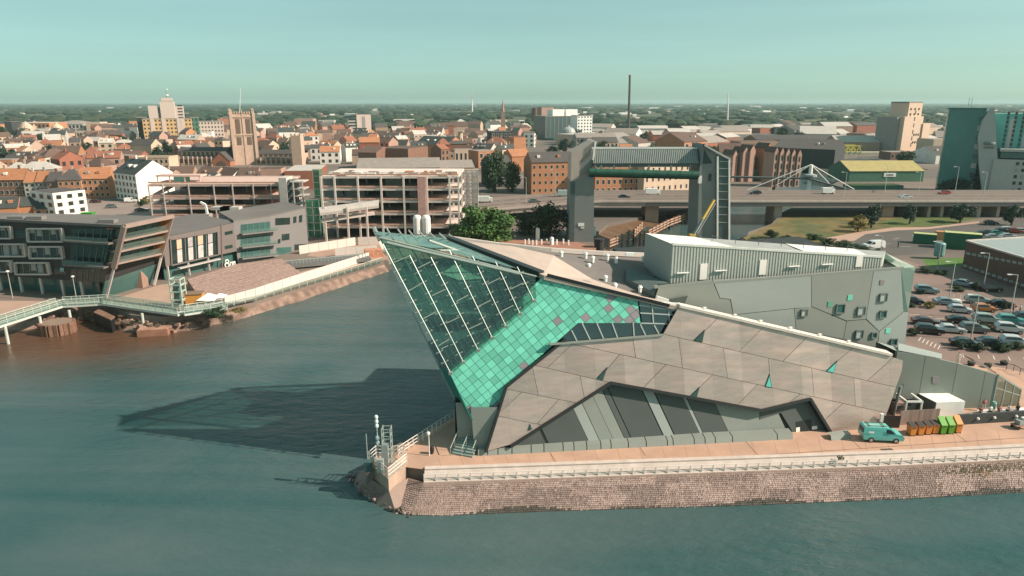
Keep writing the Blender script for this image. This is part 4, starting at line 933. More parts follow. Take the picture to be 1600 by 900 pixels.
for x0, y0, x1, y1 in ((430, 341, 453, 352), (458, 339, 463, 349), (467, 337, 472, 348), (440, 366, 452, 376), (432, 387, 455, 398), (460, 382, 480, 391), (434, 374, 438, 381)):
    w = MB().plate([p+NB3*.06 for p in [onP(x0, y0, P3b), onP(x1, y0-1.2, P3b), onP(x1, y1-1.5, P3b), onP(x0, y1, P3b)]], NB3, .1).build('window', glass_d if y0 < 385 else glass_b, O3)
for px, py in ((348, 336), (362, 333)): p = onY(px, py, 180); MB().box((p.x, p.y, z3+.6), (5, 2.5, .8)).build('rooflight', palef, O3)

# ---- sett-paved amphitheatre steps down to the quay
st_top = [onZ(292, 436, 2.0), onZ(372, 412, 2.0), onZ(440, 404, 2.0)]; st_bot = [onZ(322, 480, .15), onZ(400, 460, .15), onZ(472, 428, .15)]
AMP = thing('amphitheatre_steps', 'broad pinkish sett terraces stepping down to the white hoarding', 'steps', st_bot[1])
stp_m = mat('sett_terrace', (.31, .22, .19), .9, var=.4, scale=1.6, bump=.3, bscale=3, objvar=.05)
K = 15
for k in range(K):
    f0, f1 = k/K, (k+1)/K; z = 2.0-(1.85)*f0
    t = [a.lerp(b, f0) for a, b in zip(st_top, st_bot)]; u = [a.lerp(b, f1) for a, b in zip(st_top, st_bot)]
    mb = MB(); pts = [(p.x, p.y) for p in t]+[(p.x, p.y) for p in u[::-1]]; mb.prism(pts, -.1, z); mb.build('step', stp_m, AMP)
# quay surface
q_m = mat('quay_paving', (.42, .29, .225), .85, var=.12, scale=.2)
qp = MB(); qp.prism(P2((-150, 468), (0, 470), (165, 471), (250, 445), (300, 440), (470, 425), (580, 398), (600, 406), (560, 418), (480, 443), (400, 467), (330, 483), (290, 490), (205, 489), (172, 476), (120, 474), (55, 486), (0, 495), (-150, 505)), -.05, .02); struct('quay_paving', qp, q_m)
# white hoarding along the quay
h_a = [onZ(*p) for p in ((296, 487), (352, 478.5), (400, 465), (480, 438), (577, 406))]
HO = thing('white_hoarding', 'long white hoarding wall along the river quay below the steps', 'hoarding', h_a[2]); whm = mat('hoarding_white', (.62, .56, .51), .7, var=.06, scale=.3); gym = mat('hoarding_grey', (.45, .43, .42), .7, var=.1)
for p, q in zip(h_a[1:-1], h_a[2:]):
    k = max(1, round((q-p).length/2.4))
    for i in range(k):
        a, b = p.lerp(q, i/k), p.lerp(q, (i+.97)/k); MB().bar(a+V((0, 0, 1.0)), b+V((0, 0, 1.0)), .12, 1.9).build('board', whm, HO)
QF = thing('quay_fence', 'low grey mesh fence on the quay edge before the white hoarding', 'fence', h_a[1])
e_a = [onZ(*p) for p in ((292, 492), (330, 485.5), (400, 469.5), (480, 445.5), (560, 421), (598, 409))]
for p, q in zip(e_a[:-1], e_a[1:]):
    k = max(1, round((q-p).length/2.2))
    for i in range(k):
        a, b = p.lerp(q, i/k), p.lerp(q, (i+1)/k); MB().box((a.x, a.y, .55), (.1, .1, 1.1)).build('post', rail_m, QF)
        MB().add([a+V((0, 0, .1)), b+V((0, 0, .1)), b+V((0, 0, 1.0)), a+V((0, 0, 1.0))], [[0, 1, 2, 3]]).build('mesh_panel', bal_g, QF)
    MB().tube((p.x, p.y, 1.1), (q.x, q.y, 1.1), .05, 5).build('rail', rail_m, QF)
# footbridge of pale steel along the left bank
fw = [onZ(-40, 519, .9), onZ(95, 476, 1.0), onZ(165, 472, 1.0), onZ(285, 489, .9), onZ(352, 479, .5)]
FB = thing('footbridge', 'pale steel footbridge with mesh sides in front of the black office', 'footbridge', fw[1]); fbm = mat('bridge_pale', (.52, .55, .50), .5, var=.08)
for p, q in zip(fw[:-1], fw[1:]):
    d = (q-p).normalized(); sx = V((d.y, -d.x, 0))
    MB().bar(p-V((0, 0, .15)), q-V((0, 0, .15)), 2.2, .4).build('deck', fbm, FB)
    for s_ in (-1, 1):
        a, b = p+sx*s_*1.1, q+sx*s_*1.1
        for zz in (.45, .8, 1.2): MB().tube(a+V((0, 0, zz)), b+V((0, 0, zz)), .055 if zz > 1 else .03, 5).build('rail', fbm, FB)
        MB().add([a, b, b+V((0, 0, 1.15)), a+V((0, 0, 1.15))], [[0, 1, 2, 3]]).build('mesh_panel', bal_g, FB)
        k = max(2, round((q-p).length/1.7))
        for i in range(k+1): c = a.lerp(b, i/k); MB().box(c+V((0, 0, .5)), (.08, .08, 1.3)).build('post', fbm, FB)
for px, py in ((62, 497), (8, 512), (108, 487), (222, 492)):
    p = onZ(px, py, .4); MB().tube((p.x, p.y, WZ-.5), (p.x, p.y, .7), .25, 8).build('pier', fbm, FB)
# sheet-piled dolphin
dc = onZ(88, 503, -.6); SPD = thing('sheet_pile_dolphin', 'round brown sheet-piled dolphin standing in the water under the footbridge', 'dolphin', dc)
rust = mat('rust_pile', (.20, .11, .075), .85, var=.35, scale=1.0); timber = mat('wet_timber', (.085, .05, .035), .8, var=.3, scale=.8)
n = 22
for i in range(n):
    a = 2*math.pi*i/n; r = 2.7; c = dc+V((r*math.cos(a)*1.05, r*math.sin(a)*.9, 0)); MB().box((c.x, c.y, (WZ-.5-.55)/2+.0), (.62, .4, -WZ+.0), rz=a+math.pi/2+(.35 if i % 2 else -.35)).build('pile', rust, SPD)
MB().prism([(dc.x+2.55*math.cos(2*math.pi*i/12)*1.05, dc.y+2.55*math.sin(2*math.pi*i/12)*.9) for i in range(12)], -1.0, -.55).build('infill', mat('fill_brown', (.24, .17, .13), .9), SPD)
# old dock gate: dark wedge with rusty deck
da, db, dc_, dd = onZ(146, 489, -.2), onZ(173, 501, -.2), onZ(180, 496, -.2), onZ(155, 484, -.2)
DG = thing('dock_gate', 'dark tarred dock gate leaf with a rusty brown top', 'gate', da)
MB().prism([(p.x, p.y) for p in (da, db, dc_, dd)], WZ-.5, -.22).build('leaf', mat('tar', (.012, .012, .015), .6), DG); MB().prism([(p.x, p.y) for p in (da, db, dc_, dd)], -.2, .0).build('top', rust, DG)
# timber jetty frame and rusty pontoon
ja, jb = onZ(176, 504, -1.2), onZ(268, 501, -1.2); JT = thing('timber_jetty', 'low weathered timber jetty beneath the footbridge', 'jetty', ja)
MB().bar(ja, jb, .9, .5).build('beam', mat('jetty_wood', (.25, .16, .11), .85, var=.3), JT); MB().bar(ja+V((0, 2.2, .6)), jb+V((0, 1.6, .6)), .5, .3).build('beam', rust, JT)
for i in range(10): c = ja.lerp(jb, i/9); MB().box((c.x, c.y-.2, -1.8), (.42, .42, 2.4)).build('pile', timber if i % 3 else mat('jetty_pale', (.45, .30, .22), .8), JT)
p0 = onZ(213, 527, WZ); p1 = onZ(261, 524, WZ); PO = thing('pontoon', 'small rusty brown pontoon floating beside the timber jetty', 'pontoon', p0)
c = (p0+p1)/2; MB().box((c.x, c.y+1, WZ+.45), ((p1-p0).length, 2.2, 1.5), rz=math.atan2(p1.y-p0.y, p1.x-p0.x)).build('hull', mat('pontoon_brown', (.30, .15, .10), .8, var=.25), PO)
MB().box((c.x, c.y+1, WZ+1.25), ((p1-p0).length*.98, 2.1, .12), rz=math.atan2(p1.y-p0.y, p1.x-p0.x)).build('deck', mat('pontoon_deck', (.38, .22, .16), .85, var=.3), PO)
# quay edge rocks
rk = MB(); rr = random.Random(3)
for i in range(150):
    t = rr.random(); L = resample(west_line[3:10], 1.0); x, y = L[int(t*(len(L)-1))]; s_ = rr.uniform(.25, .7)
    rk.box((x+rr.uniform(-.3, 1.6), y+rr.uniform(-2.2, .2), rr.uniform(WZ-.1, -.9)), (s_*1.4, s_, s_*.8), rz=rr.random()*3, mi=rr.choice([0, 0, 1]))
tag(rk.build('bank_rocks', [mat('rock_brown', (.28, .185, .14), .9, var=.3), mat('rock_dark', (.12, .08, .06), .9, var=.3)]), 'brown rubble and rocks lining the foot of the western quay', 'rocks', kind='stuff')
# steel lift frame, orange kiosk, white marquees
lf = onZ(281, 477, .3); LT = thing('lift_frame', 'pale green steel lift frame beside the orange kiosk', 'frame', lf); pg = mat('pale_green_steel', (.42, .52, .45), .5)
for sx in (-1.0, 1.0):
    for sy_ in (-.9, .9): MB().box(lf+V((sx, sy_, 2.6)), (.25, .25, 5.4)).build('post', pg, LT)
for z in (1.3, 2.9, 4.2, 5.3):
    for a, b in (((-1, -.9), (1, -.9)), ((1, -.9), (1, .9)), ((1, .9), (-1, .9)), ((-1, .9), (-1, -.9))): MB().bar(lf+V((*a, z)), lf+V((*b, z)), .2, .2).build('beam', pg, LT)
MB().box(lf+V((-.3, .3, 2.2)), (1.0, 1.0, 4.0)).build('lift_car', mat('lift_dark', (.06, .12, .11), .4), LT)
ko = onZ(301, 477, .1); KO = thing('kiosk', 'small orange timber kiosk beside the lift frame', 'kiosk', ko)
MB().box(ko+V((0, 1.2, 1.05)), (3.0, 2.4, 2.1), rz=.25).build('wall', mat('kiosk_orange', (.55, .25, .05), .7, var=.1), KO); MB().box(ko+V((0, 1.2, 2.18)), (3.3, 2.7, .12), rz=.25).build('roof', mat('kiosk_roof', (.22, .15, .10), .8), KO)
def marquee(px, py, w, lab):
    c = onZ(px, py, 0); o = thing('marquee', lab, 'marquee', c, 'white marquees on the quay'); h = w/2
    mb = MB(); mb.add([c+V((-h, -h, 1.4)), c+V((h, -h, 1.4)), c+V((h, h, 1.4)), c+V((-h, h, 1.4)), c+V((0, 0, 1.4+w*.32))], [[0, 1, 4], [1, 2, 4], [2, 3, 4], [3, 0, 4]]); mb.build('canopy', vent_m, o)
    for sx in (-1, 1):
        for sy_ in (-1, 1): MB().tube(c+V((sx*h*.95, sy_*h*.95, 0)), c+V((sx*h*.95, sy_*h*.95, 1.4)), .05, 5).build('leg', g_st, o)
marquee(327, 477, 3.4, 'larger white peaked marquee beside the orange kiosk'); marquee(345, 474, 2.2, 'smaller white peaked marquee beside the white hoarding')
# round lamp posts on the quay
for px, py, hh, lb in ((120, 470, 4.8, 'lamp post standing before the slanted columns of the black office'), (20, 466, 5.4, 'lamp post at the far left before the black office windows')):
    p = onZ(px, py); o = thing('lamp_post', lb, 'lamp post', p, 'quay lamp posts'); MB().tube(p, p+V((0, 0, hh)), .09, 6, .06).build('pole', g_st, o); MB().lathe(p+V((0, 0, hh)), [(.1, 0), (.32, .1), (.32, .25), (.1, .35)], 8).build('lamp_head', vent_m, o)
# dock swing bridge and its red ramp
sa, sb = onZ(446, 417, .8), onZ(572, 406, .8); SB_ = thing('swing_bridge', 'flat dark swing bridge across the dock mouth', 'bridge', sa)
MB().bar(sa+V((0, 3, 0)), sb+V((0, 3, 0)), 6, .8).build('deck', mat('bridge_grey', (.16, .16, .155), .7), SB_)
for k in range(24): c = sa.lerp(sb, k/23); MB().box((c.x, c.y, 1.7), (.1, .1, 1.1)).build('post', g_st, SB_)
MB().tube((sa.x, sa.y, 2.25), (sb.x, sb.y, 2.25), .06, 5).build('rail', g_st, SB_)
for a, b in (((470, 424), (548, 413)),):
    p, q = onZ(*a), onZ(*b); MB().bar(V((p.x, p.y+2, -.9)), V((q.x, q.y+4, -.6)), 4, 1.4).build('dock_sill', mat('sill_red', (.28, .15, .10), .85, var=.3)); tag(bpy.data.objects['dock_sill'], 'reddish brick dock sill under the swing bridge', 'sill')
p = onZ(583, 402); tag(MB().box((p.x, p.y+1, .9), (4.5, 3, 1.9), rz=.3).build('barrier_stack', mat('stack_orange', (.50, .24, .15), .8, var=.4, scale=1.5)), 'stack of orange safety barriers at the end of the hoarding', 'barriers')
# ================================================================ TIDAL BARRIER, VIADUCT, EAST BANK SURFACES
bar_m = mat('barrier_concrete', (.21, .225, .215), .8, var=.10, scale=.25); bar_l = mat('barrier_lit', (.48, .40, .35), .8, var=.06)  # pale copy paints the sunlit upper part of the left tower
YB = onZ(905, 378).y
TB = thing('tidal_barrier', 'tidal surge barrier with two concrete towers and raised green gate', 'barrier', (xat(1010, YB), YB, 0))
def tower(prof, y0, y1, m, name='tower'):
    """prof: outline in the X-Z plane, extruded from y0 to y1"""
    n = len(prof); mb = MB(); vs = [(x, y0, z) for x, z in prof]+[(x, y1, z) for x, z in prof]
    fs = [list(range(n)), list(range(n, 2*n))[::-1]]+[[i, n+i, n+(i+1) % n, (i+1) % n] for i in range(n)]
    mb.add(vs, fs); return mb.build(name, m, TB)
xl = lambda px, z=10: xat(px, YB, z)
tower([(xl(889, 0), WZ-1), (xl(928, 0), WZ-1), (xl(927), 17.2), (xl(926, 20), zat(268, YB)), (xl(898, 20), zat(283, YB)), (xl(892, 20), 17)], YB, YB+11, bar_m)
tower([(xl(892, 20), 16), (xl(898, 20), zat(283, YB)), (xl(905.5, 20), zat(278, YB)), (xl(906, 24), zat(252, YB)), (xl(925, 25), zat(229, YB)), (xl(929, 26), zat(220, YB)), (xl(926, 26), zat(221, YB)), (xl(893, 24), zat(239, YB))], YB+.2, YB+10.5, bar_l)
tower([(xl(906, 20), zat(279, YB)), (xl(926, 20), zat(268, YB)), (xl(926, 25), zat(230, YB)), (xl(906, 24), zat(252, YB))], YB+1.5, YB+9, bar_m, 'arch_infill')
MB().bar((xl(927, 25), YB-.1, zat(250, YB)), (xl(930, 25), YB-.1, zat(221, YB)), .5, .5, up=(0, 1, 0)).build('edge_bar', vent_m, TB)
for i in range(9):
    t = (i+.5)/9; MB().box((xl(907+t*18, 22), YB+1.4, zat(250-t*16, YB)), (.12, .15, 2.6)).build('louvre', pale_m, TB)
MB().add([(xl(889, 0), YB-.06, 0), (xl(897, 0), YB-.06, 0), (xl(899, 20), YB-.06, 17), (xl(892, 20), YB-.06, 17)], [[0, 1, 2, 3]]).build('shaded_side', mat('barrier_shaded', (.08, .11, .11), .7), TB)  # shade of the tower's left side, painted as a dark strip
for px, py in ((908, 351), (910, 356)):
    c = onY(px, py, YB-.1); MB().box(c, (1.7 if py < 353 else 1.0, .1, .9 if py < 353 else .3)).build('sign_plate', vent_m, TB)
# right tower with glazed stair
tower([(xl(1090, 0), WZ-1), (xl(1122, 0), WZ-1), (xl(1120), 16), (xl(1119, 24), zat(241, YB)), (xl(1101, 26), zat(226, YB)), (xl(1097, 26), zat(226, YB)), (xl(1093, 20), zat(270, YB))], YB, YB+11, bar_m)
tower([(xl(1121, 0), WZ), (xl(1138, 0), WZ), (xl(1140, 24), zat(249, YB)), (xl(1120, 24), zat(242, YB))], YB-.4, YB+7, mat('stair_glass', (.05, .085, .085), .15, var=.3, scale=.4, spec=.7), 'stair_tower')
for px, top_ in ((1120.5, 244), (1139, 249)): MB().bar((xl(px, 0), YB-.55, -1), (xl(px, 24), YB-.55, zat(top_, YB)), .45, .3, up=(0, 1, 0)).build('stair_frame', vent_m, TB)
for py in (252, 263, 275, 287, 299, 311, 323, 335, 347): MB().box((xl(1130, 15), YB-.5, zat(py, YB)), (3.4, .2, .16)).build('stair_frame', steel_m, TB)
ra, rb2 = (xl(1099, 26), zat(225, YB)), (xl(1141, 24), zat(247.5, YB)); mb = MB(); mb.add([(ra[0], YB-.8, ra[1]), (rb2[0], YB-.8, rb2[1]), (rb2[0], YB+9, rb2[1]), (ra[0], YB+9, ra[1])], [[0, 1, 2, 3]]); mb.add([(ra[0], YB-.8, ra[1]-.5), (rb2[0], YB-.8, rb2[1]-.5), (rb2[0], YB-.8, rb2[1]), (ra[0], YB-.8, ra[1])], [[0, 1, 2, 3]]); mb.build('curved_roof', mat('roof_lead', (.46, .48, .46), .5), TB)
tower([(xl(1098, 22), zat(256, YB)), (xl(1113, 22), zat(255, YB)), (xl(1100, 25), zat(234, YB))], YB-.12, YB+.1, mat('grille_dark', (.03, .05, .05), .6), 'grille')
MB().box((xl(1109, 18), YB-.1, zat(277, YB)), (.8, .15, 2.0)).build('window', glass_d, TB)
# machinery house with ribbed roof
x0, x1 = xl(927, 24), xl(1094, 24); za, zb = zat(256, YB), zat(234, YB)
MB().add([(x0, YB+.5, za), (x1, YB+.5, za), (x1, YB+3.5, zb), (x0, YB+3.5, zb), (x1, YB+10, zb+.2), (x0, YB+10, zb+.2), (x0, YB+10, za), (x1, YB+10, za)], [[0, 1, 2, 3], [3, 2, 4, 5], [0, 3, 5, 6], [1, 7, 4, 2], [0, 6, 7, 1]]).build('machinery_roof', mat('ribbed_grey', (.20, .225, .215), .5, metal=.2), TB)
rb3 = MB()
for i in range(56): x = x0+(x1-x0)*(i+.5)/56; rb3.bar((x, YB+.42, za+.1), (x, YB+3.42, zb), .22, .14, up=(0, -1, .8))
tag(rb3.build('roof_ribs', mat('rib_pale', (.30, .33, .31), .5, metal=.2), TB), kind='stuff')
MB().box(((x0+x1)/2, YB+3.5, zb+.2), (x1-x0, .5, .3)).build('roof_ridge', vent_m, TB)
MB().box(((x0+x1)/2, YB+1.5, za-.5), (x1-x0, 1.6, .8)).build('gantry_beam', mat('gantry', (.10, .12, .115), .6), TB)
for px in (931, 940, 960, 985, 1015, 1050, 1080): MB().box((xl(px, 22), YB+.8, za-1.3), (.5, .5, 2.0)).build('hanger', bar_m, TB)
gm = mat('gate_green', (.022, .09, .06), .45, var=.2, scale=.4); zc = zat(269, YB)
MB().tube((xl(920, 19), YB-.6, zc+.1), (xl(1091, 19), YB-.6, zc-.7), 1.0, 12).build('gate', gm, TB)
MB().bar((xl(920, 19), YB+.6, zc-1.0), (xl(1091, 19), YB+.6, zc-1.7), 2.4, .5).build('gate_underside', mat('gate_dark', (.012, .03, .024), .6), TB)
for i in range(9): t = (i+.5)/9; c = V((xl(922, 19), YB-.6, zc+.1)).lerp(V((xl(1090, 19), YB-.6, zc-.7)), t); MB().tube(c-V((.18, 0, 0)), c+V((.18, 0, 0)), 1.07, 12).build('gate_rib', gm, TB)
MB().box((xl(1092.5, 19), YB-1, zat(280, YB)), (.9, .8, 2.0)).build('counterweight', vent_m, TB)
# yellow boom crane leaning by the right tower
ca, cb_ = onY(1116, 312, YB-5), onY(1084, 366, YB-7); BC = thing('boom_crane', 'yellow telescopic boom leaning in front of the right barrier tower', 'crane', (cb_.x, cb_.y, 0))
MB().bar(ca, ca.lerp(cb_, .62), .55, .6).build('boom', mat('boom_yellow', (.62, .42, .10), .5), BC); MB().bar(ca.lerp(cb_, .55), cb_, .9, .35).build('boom_base', pale_m, BC); MB().box((cb_.x-.4, cb_.y, cb_.z/2), (1.6, 2.6, cb_.z)).build('chassis', mat('boom_yellow', (0, 0, 0)), BC)
MB().bar(ca.lerp(cb_, .1)+V((.9, 0, 0)), cb_+V((.9, 0, 0)), .2, .2).build('ram', pale_m, BC)

# ---- viaduct carrying the main road over the river
YV = 231.0
def vz(px): return 5.8 if px > 940 else 5.8-(940-px)*.0145
vx = [620, 700, 760, 850, 940, 1010, 1110, 1380, 1620, 1900]
VP = [V((xat(px, YV, vz(px)), YV-(max(0, 900-px))*.02, vz(px))) for px in vx]
RV = thing('road_viaduct', 'long grey concrete road viaduct crossing the river behind the barrier', 'bridge', (xat(1100, YV), YV, 0))
par_m = mat('parapet_concrete', (.44, .36, .32), .8, var=.1, scale=.3); deck_v = mat('asphalt_road', (.17, .135, .12), .9, var=.08, scale=.1)
WV = 22
def ribbon(pts, off0, off1, z0, z1, m, name):
    mb = MB()
    for p, q in zip(pts[:-1], pts[1:]): mb.add([p+V((0, off0, z0)), q+V((0, off0, z0)), q+V((0, off1, z0)), p+V((0, off1, z0)), p+V((0, off0, z1)), q+V((0, off0, z1)), q+V((0, off1, z1)), p+V((0, off1, z1))], [[0, 1, 5, 4], [4, 5, 6, 7], [2, 3, 7, 6], [3, 2, 1, 0]])
    return mb.build(name, m, RV)
ribbon(VP, 0, WV, -1.9, 0, par_m, 'deck'); ribbon(VP, .6, WV-.6, .01, .05, deck_v, 'road_surface')
ribbon(VP[5:], -.25, -.02, -1.7, -.5, mat('girder_dark', (.10, .10, .10), .6), 'girder'); ribbon(VP, -.35, .05, -.45, .12, mat('fascia_pale', (.55, .47, .42), .8), 'fascia')
for off in (.1, WV-.3, WV/2): ribbon(VP, off, off+.25, .02, 1.0 if off != WV/2 else .7, par_m, 'parapet')
for px, w in ((1019, 5), (1100, 4), (1216, 3), (1388, 4.2), (860, 3), (780, 3), (1452, 1.2), (1472, 1.2), (1500, 1.2), (1530, 1.4), (1560, 1.2), (1590, 1.4), (1430, 1.2)):
    x = xat(px, YV+2, 2); MB().box((x, YV+6, (vz(px)-1.9+WZ)/2), (w*.9, 8, vz(px)-1.9-WZ)).build('pier', mat('pier_pink', (.45, .31, .25), .85, var=.15, scale=.4) if w > 3.5 else par_m, RV)
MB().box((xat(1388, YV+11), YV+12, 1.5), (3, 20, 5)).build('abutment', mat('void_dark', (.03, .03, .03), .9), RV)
lm_ = mat('lane_white', (.72, .70, .66), .8)
for yy in (6, 16):
    for px in range(760, 1640, 26):
        p = V((xat(px, YV+yy, vz(px)), YV+yy, vz(px)+.06)); MB().box(p, (2.6, .22, .012)).build('lane_dash', lm_, RV)
# lamp columns along the viaduct
def lamp(px, py_b, hh, lb, Y=None, z=0, grp='street lamps along the viaduct'):
    p = onZ(px, py_b, z) if Y is None else V((xat(px, Y, z), Y, z)); o = thing('street_lamp', lb, 'street lamp', p, grp)
    MB().tube(p, p+V((0, 0, hh)), .11, 5, .07).build('pole', g_st, o); MB().bar(p+V((0, 0, hh)), p+V((-1.3, 0, hh+.15)), .12, .1).build('arm', g_st, o); MB().box(p+V((-1.5, 0, hh+.1)), (.8, .28, .14)).build('lamp_head', vent_m, o); return o
ords = ['first', 'second', 'third', 'fourth', 'fifth', 'sixth', 'seventh', 'eighth', 'ninth', 'tenth', 'eleventh', 'twelfth', 'thirteenth', 'fourteenth', 'fifteenth', 'sixteenth', 'seventeenth', 'eighteenth', 'nineteenth', 'twentieth']
for i, px in enumerate((822, 868, 1318, 1382, 1433, 1492, 1535)): lamp(px, 0, 9.5, 'tall slim street lamp on the viaduct, %s from the left' % ords[i], YV+21 if i % 2 else YV+1, vz(px))
# box trucks and cars on the road
def truck(px, py, L, lab, col, cabcol, Y=None, z=5.86, rz=0.0):
    Y = Y or YV+8; c = V((xat(px, Y, z), Y, z)); o = thing('box_truck', lab, 'truck', c, rz=rz); ORIG[o.name] = V((0, 0, 0)); o.scale = (.62, .7, .72)
    MB().box((-.6, 0, 1.9), (L*.74, 2.4, 2.5)).build('cargo_box', col, o); MB().box((L*.37, 0, 1.35), (L*.22, 2.2, 1.9)).build('cab', cabcol, o); MB().box((L*.37+.55*L*.11+.2, 0, 1.85), (.5, 2.0, .7)).build('windscreen', glass_d, o)
    for wx in (-L*.3, L*.33):
        for wy in (-1.05, 1.05): MB().tube((wx, wy-.14, .48), (wx, wy+.14, .48), .48, 10).build('wheel', dark_m, o)
    return o
truck(1019, 300, 9.5, 'white box truck driving over the viaduct between the barrier towers', vent_m, vent_m, YV+16)
truck(757, 311, 9.5, 'white box truck on the road left of the big green tree', vent_m, vent_m, YV+15, vz(757)+.06)
truck(881, 304, 8, 'pale teal truck on the viaduct against the left barrier tower', mat('truck_teal', (.38, .50, .47), .5), mat('truck_teal', (0, 0, 0)), YV+18, vz(881)+.06)
truck(1293, 303, 7.5, 'small white van crossing the right half of the viaduct', vent_m, vent_m, YV+18)
# cable-stayed footbridge with white mast
mp = onZ(1262, 309, .0); CS = thing('cable_footbridge', 'cable-stayed footbridge with a white central mast over the upper river', 'footbridge', mp)
Ym = mp.y; mx_ = mp.x
MB().tube((mx_, Ym, WZ), (mx_, Ym, zat(258, Ym)), .95, 10, .7).build('mast', vent_m, CS); MB().lathe((mx_, Ym, zat(278, Ym)), [(1.0, 0), (2.6, .5), (2.6, 1.3), (1.0, 1.8)], 12).build('hub', pale_m, CS)
tp = V((mx_, Ym, zat(257, Ym)))
for px, py in ((1160, 300), (1212, 290), (1335, 296), (1310, 302)): e = onY(px, py, Ym); MB().tube(tp, e, .16, 5).build('cable', vent_m, CS)
MB().bar(onY(1130, 276, Ym+6), onY(1262, 279, Ym), 2.6, .6).build('deck', mat('deck_dk', (.10, .11, .11), .6), CS); MB().bar(onY(1262, 279, Ym), onY(1340, 300, Ym-6), 2.6, .6).build('deck', mat('deck_dk', (0, 0, 0)), CS)
# moored vessel with dark hull
bo_ = onZ(1160, 291, WZ); Yb_ = bo_.y
BO = thing('moored_vessel', 'grey green vessel moored beside the right barrier tower', 'boat', bo_)
L0, L1 = xat(1133, Yb_), xat(1222, Yb_); hz = zat(268, Yb_)
hull = MB(); prof = []
secs = [(0, .7), (.15, 1), (.5, 1), (.8, .8), (1, .08)]
vs = []; fs = []
for i, (t, w) in enumerate(secs):
    x = L0+(L1-L0)*t; sheer = hz+(.8*(t-.5)**2*6)
    for s_, z, k in ((-1, WZ, .75), (-1, sheer, 1), (1, sheer, 1), (1, WZ, .75)): vs.append((x, Yb_+3+s_*3.4*w*k, z))
for i in range(len(secs)-1):
    for j in range(4): fs.append([i*4+j, (i+1)*4+j, (i+1)*4+(j+1) % 4, i*4+(j+1) % 4])
fs += [[0, 1, 2, 3], [16, 19, 18, 17]]; hull.add(vs, fs); hull.build('hull', mat('hull_green', (.11, .17, .155), .5, var=.2, scale=.2), BO)
MB().box((L0+(L1-L0)*.36, Yb_+3, hz+.35), ((L1-L0)*.34, 3.6, 1.6)).build('deckhouse', mat('boat_teal', (.22, .36, .32), .6), BO); MB().tube((L0+(L1-L0)*.4, Yb_+3, hz), (L0+(L1-L0)*.44, Yb_+3, hz+6), .15, 5).build('mast', vent_m, BO)
MB().bar(V((L0+(L1-L0)*.1, Yb_-.6, hz-1.4)), V((L0+(L1-L0)*.75, Yb_-.5, hz+1.4)), .3, .3).build('gangway', pale_m, BO)

# ---- surfaces on the east bank
tar = mat('carpark_tarmac', (.235, .165, .14), .9, var=.14, scale=.12, bump=.1, col2=(.20, .145, .125), mixscale=.04); asph = mat('asphalt_grey', (.10, .092, .085), .9, var=.12, scale=.1)
grass_m = mat('lawn', (.085, .115, .03), .95, var=.35, scale=.3, bump=.3); scrub = mat('scrub_ground', (.17, .125, .045), .95, var=.4, scale=.15, col2=(.09, .10, .035), mixscale=.08)
def sheet(name, m, z, *pp): mb = MB(); mb.prism(P2(*pp), z-.03, z); return struct(name, mb, m)
sheet('car_park', tar, .016, (1380, 430), (1412, 405), (1450, 418), (1520, 420), (1640, 432), (1900, 560), (1760, 612), (1600, 588), (1500, 572), (1420, 556))
sheet('scrub_bank', scrub, .008, (1160, 372), (1206, 351), (1225, 338), (1300, 336), (1360, 338), (1430, 340), (1500, 345), (1440, 365), (1380, 358), (1330, 372), (1300, 384), (1180, 380))
sheet('access_road', asph, .012, (1335, 378), (1352, 366), (1400, 360), (1440, 358), (1520, 348), (1640, 335), (1800, 330), (1800, 372), (1640, 378), (1530, 366), (1462, 372), (1460, 385), (1450, 396), (1400, 399), (1350, 396))
sheet('footpath', mat('path_pink', (.42, .28, .215), .85, var=.1), .018, (1290, 372), (1340, 363), (1395, 355.5), (1450, 355), (1530, 346), (1530, 348.5), (1450, 358), (1400, 360), (1352, 366), (1335, 376), (1300, 380))
sheet('lawn_strip', mat('lawn_bright', (.075, .165, .03), .95, var=.25, scale=.3, bump=.3), .020, (1440, 405), (1520, 402), (1510, 416), (1450, 416))
sheet('lawn_strip_far', grass_m, .02, (1370, 349), (1400, 341), (1480, 338), (1530, 341), (1480, 352), (1400, 354))
sheet('forecourt', pave_m, .024, (1440, 562), (1560, 574), (1640, 590), (1900, 640), (1900, 660), (1500, 640), (1430, 620))
# parking bay lines
ln_m = mat('bay_white', (.66, .62, .56), .85)
def bay_line(px, py, L, rz, z=.022): p = onZ(px, py); tag(MB().box((p.x, p.y, z), (L, .12, .01), rz=rz).build('bay_line', ln_m), kind='structure')
for i in range(9): bay_line(1428+i*19, 492+i*3.2, 2.2, .15)
for i in range(8): bay_line(1436+i*21, 461+i*3.0, 2.2, .15)
for i in range(6): bay_line(1437+i*6, 530+i*2.6, 2.4, .9); 
for i in range(6): bay_line(1505+i*24, 556+i*1.5, 1.8, 1.1)
for px, py, L, rz in ((1384, 381, 3, .1), (1400, 373, 3, .6), (1415, 385, 3, .1), (1376, 392, 3, .2), (1430, 368, 3, .4)): bay_line(px, py, L, rz)
# wooden guide jetties in front of the barrier
for lab, pts in (('timber fender jetty leading to the right barrier tower', [(1000, 372), (1046, 348), (1078, 336)]), ('timber fender jetty curving from the left barrier tower', [(952, 381), (990, 366), (1004, 352)])):
    P_ = [onZ(*p, -.4) for p in pts]; o = thing('timber_fender', lab, 'jetty', P_[0]); jm_ = mat('fender_wood', (.40, .26, .19), .85, var=.25)
    for p, q in zip(P_[:-1], P_[1:]):
        for zz in (.9, .1, -.8): MB().bar(p+V((0, 0, zz)), q+V((0, 0, zz)), .35, .4).build('rail', jm_, o)
        k = max(2, round((q-p).length/4))
        for i in range(k+1): c = p.lerp(q, i/k); MB().box((c.x, c.y, -1.0), (.45, .45, 4.2)).build('pile', rust, o)
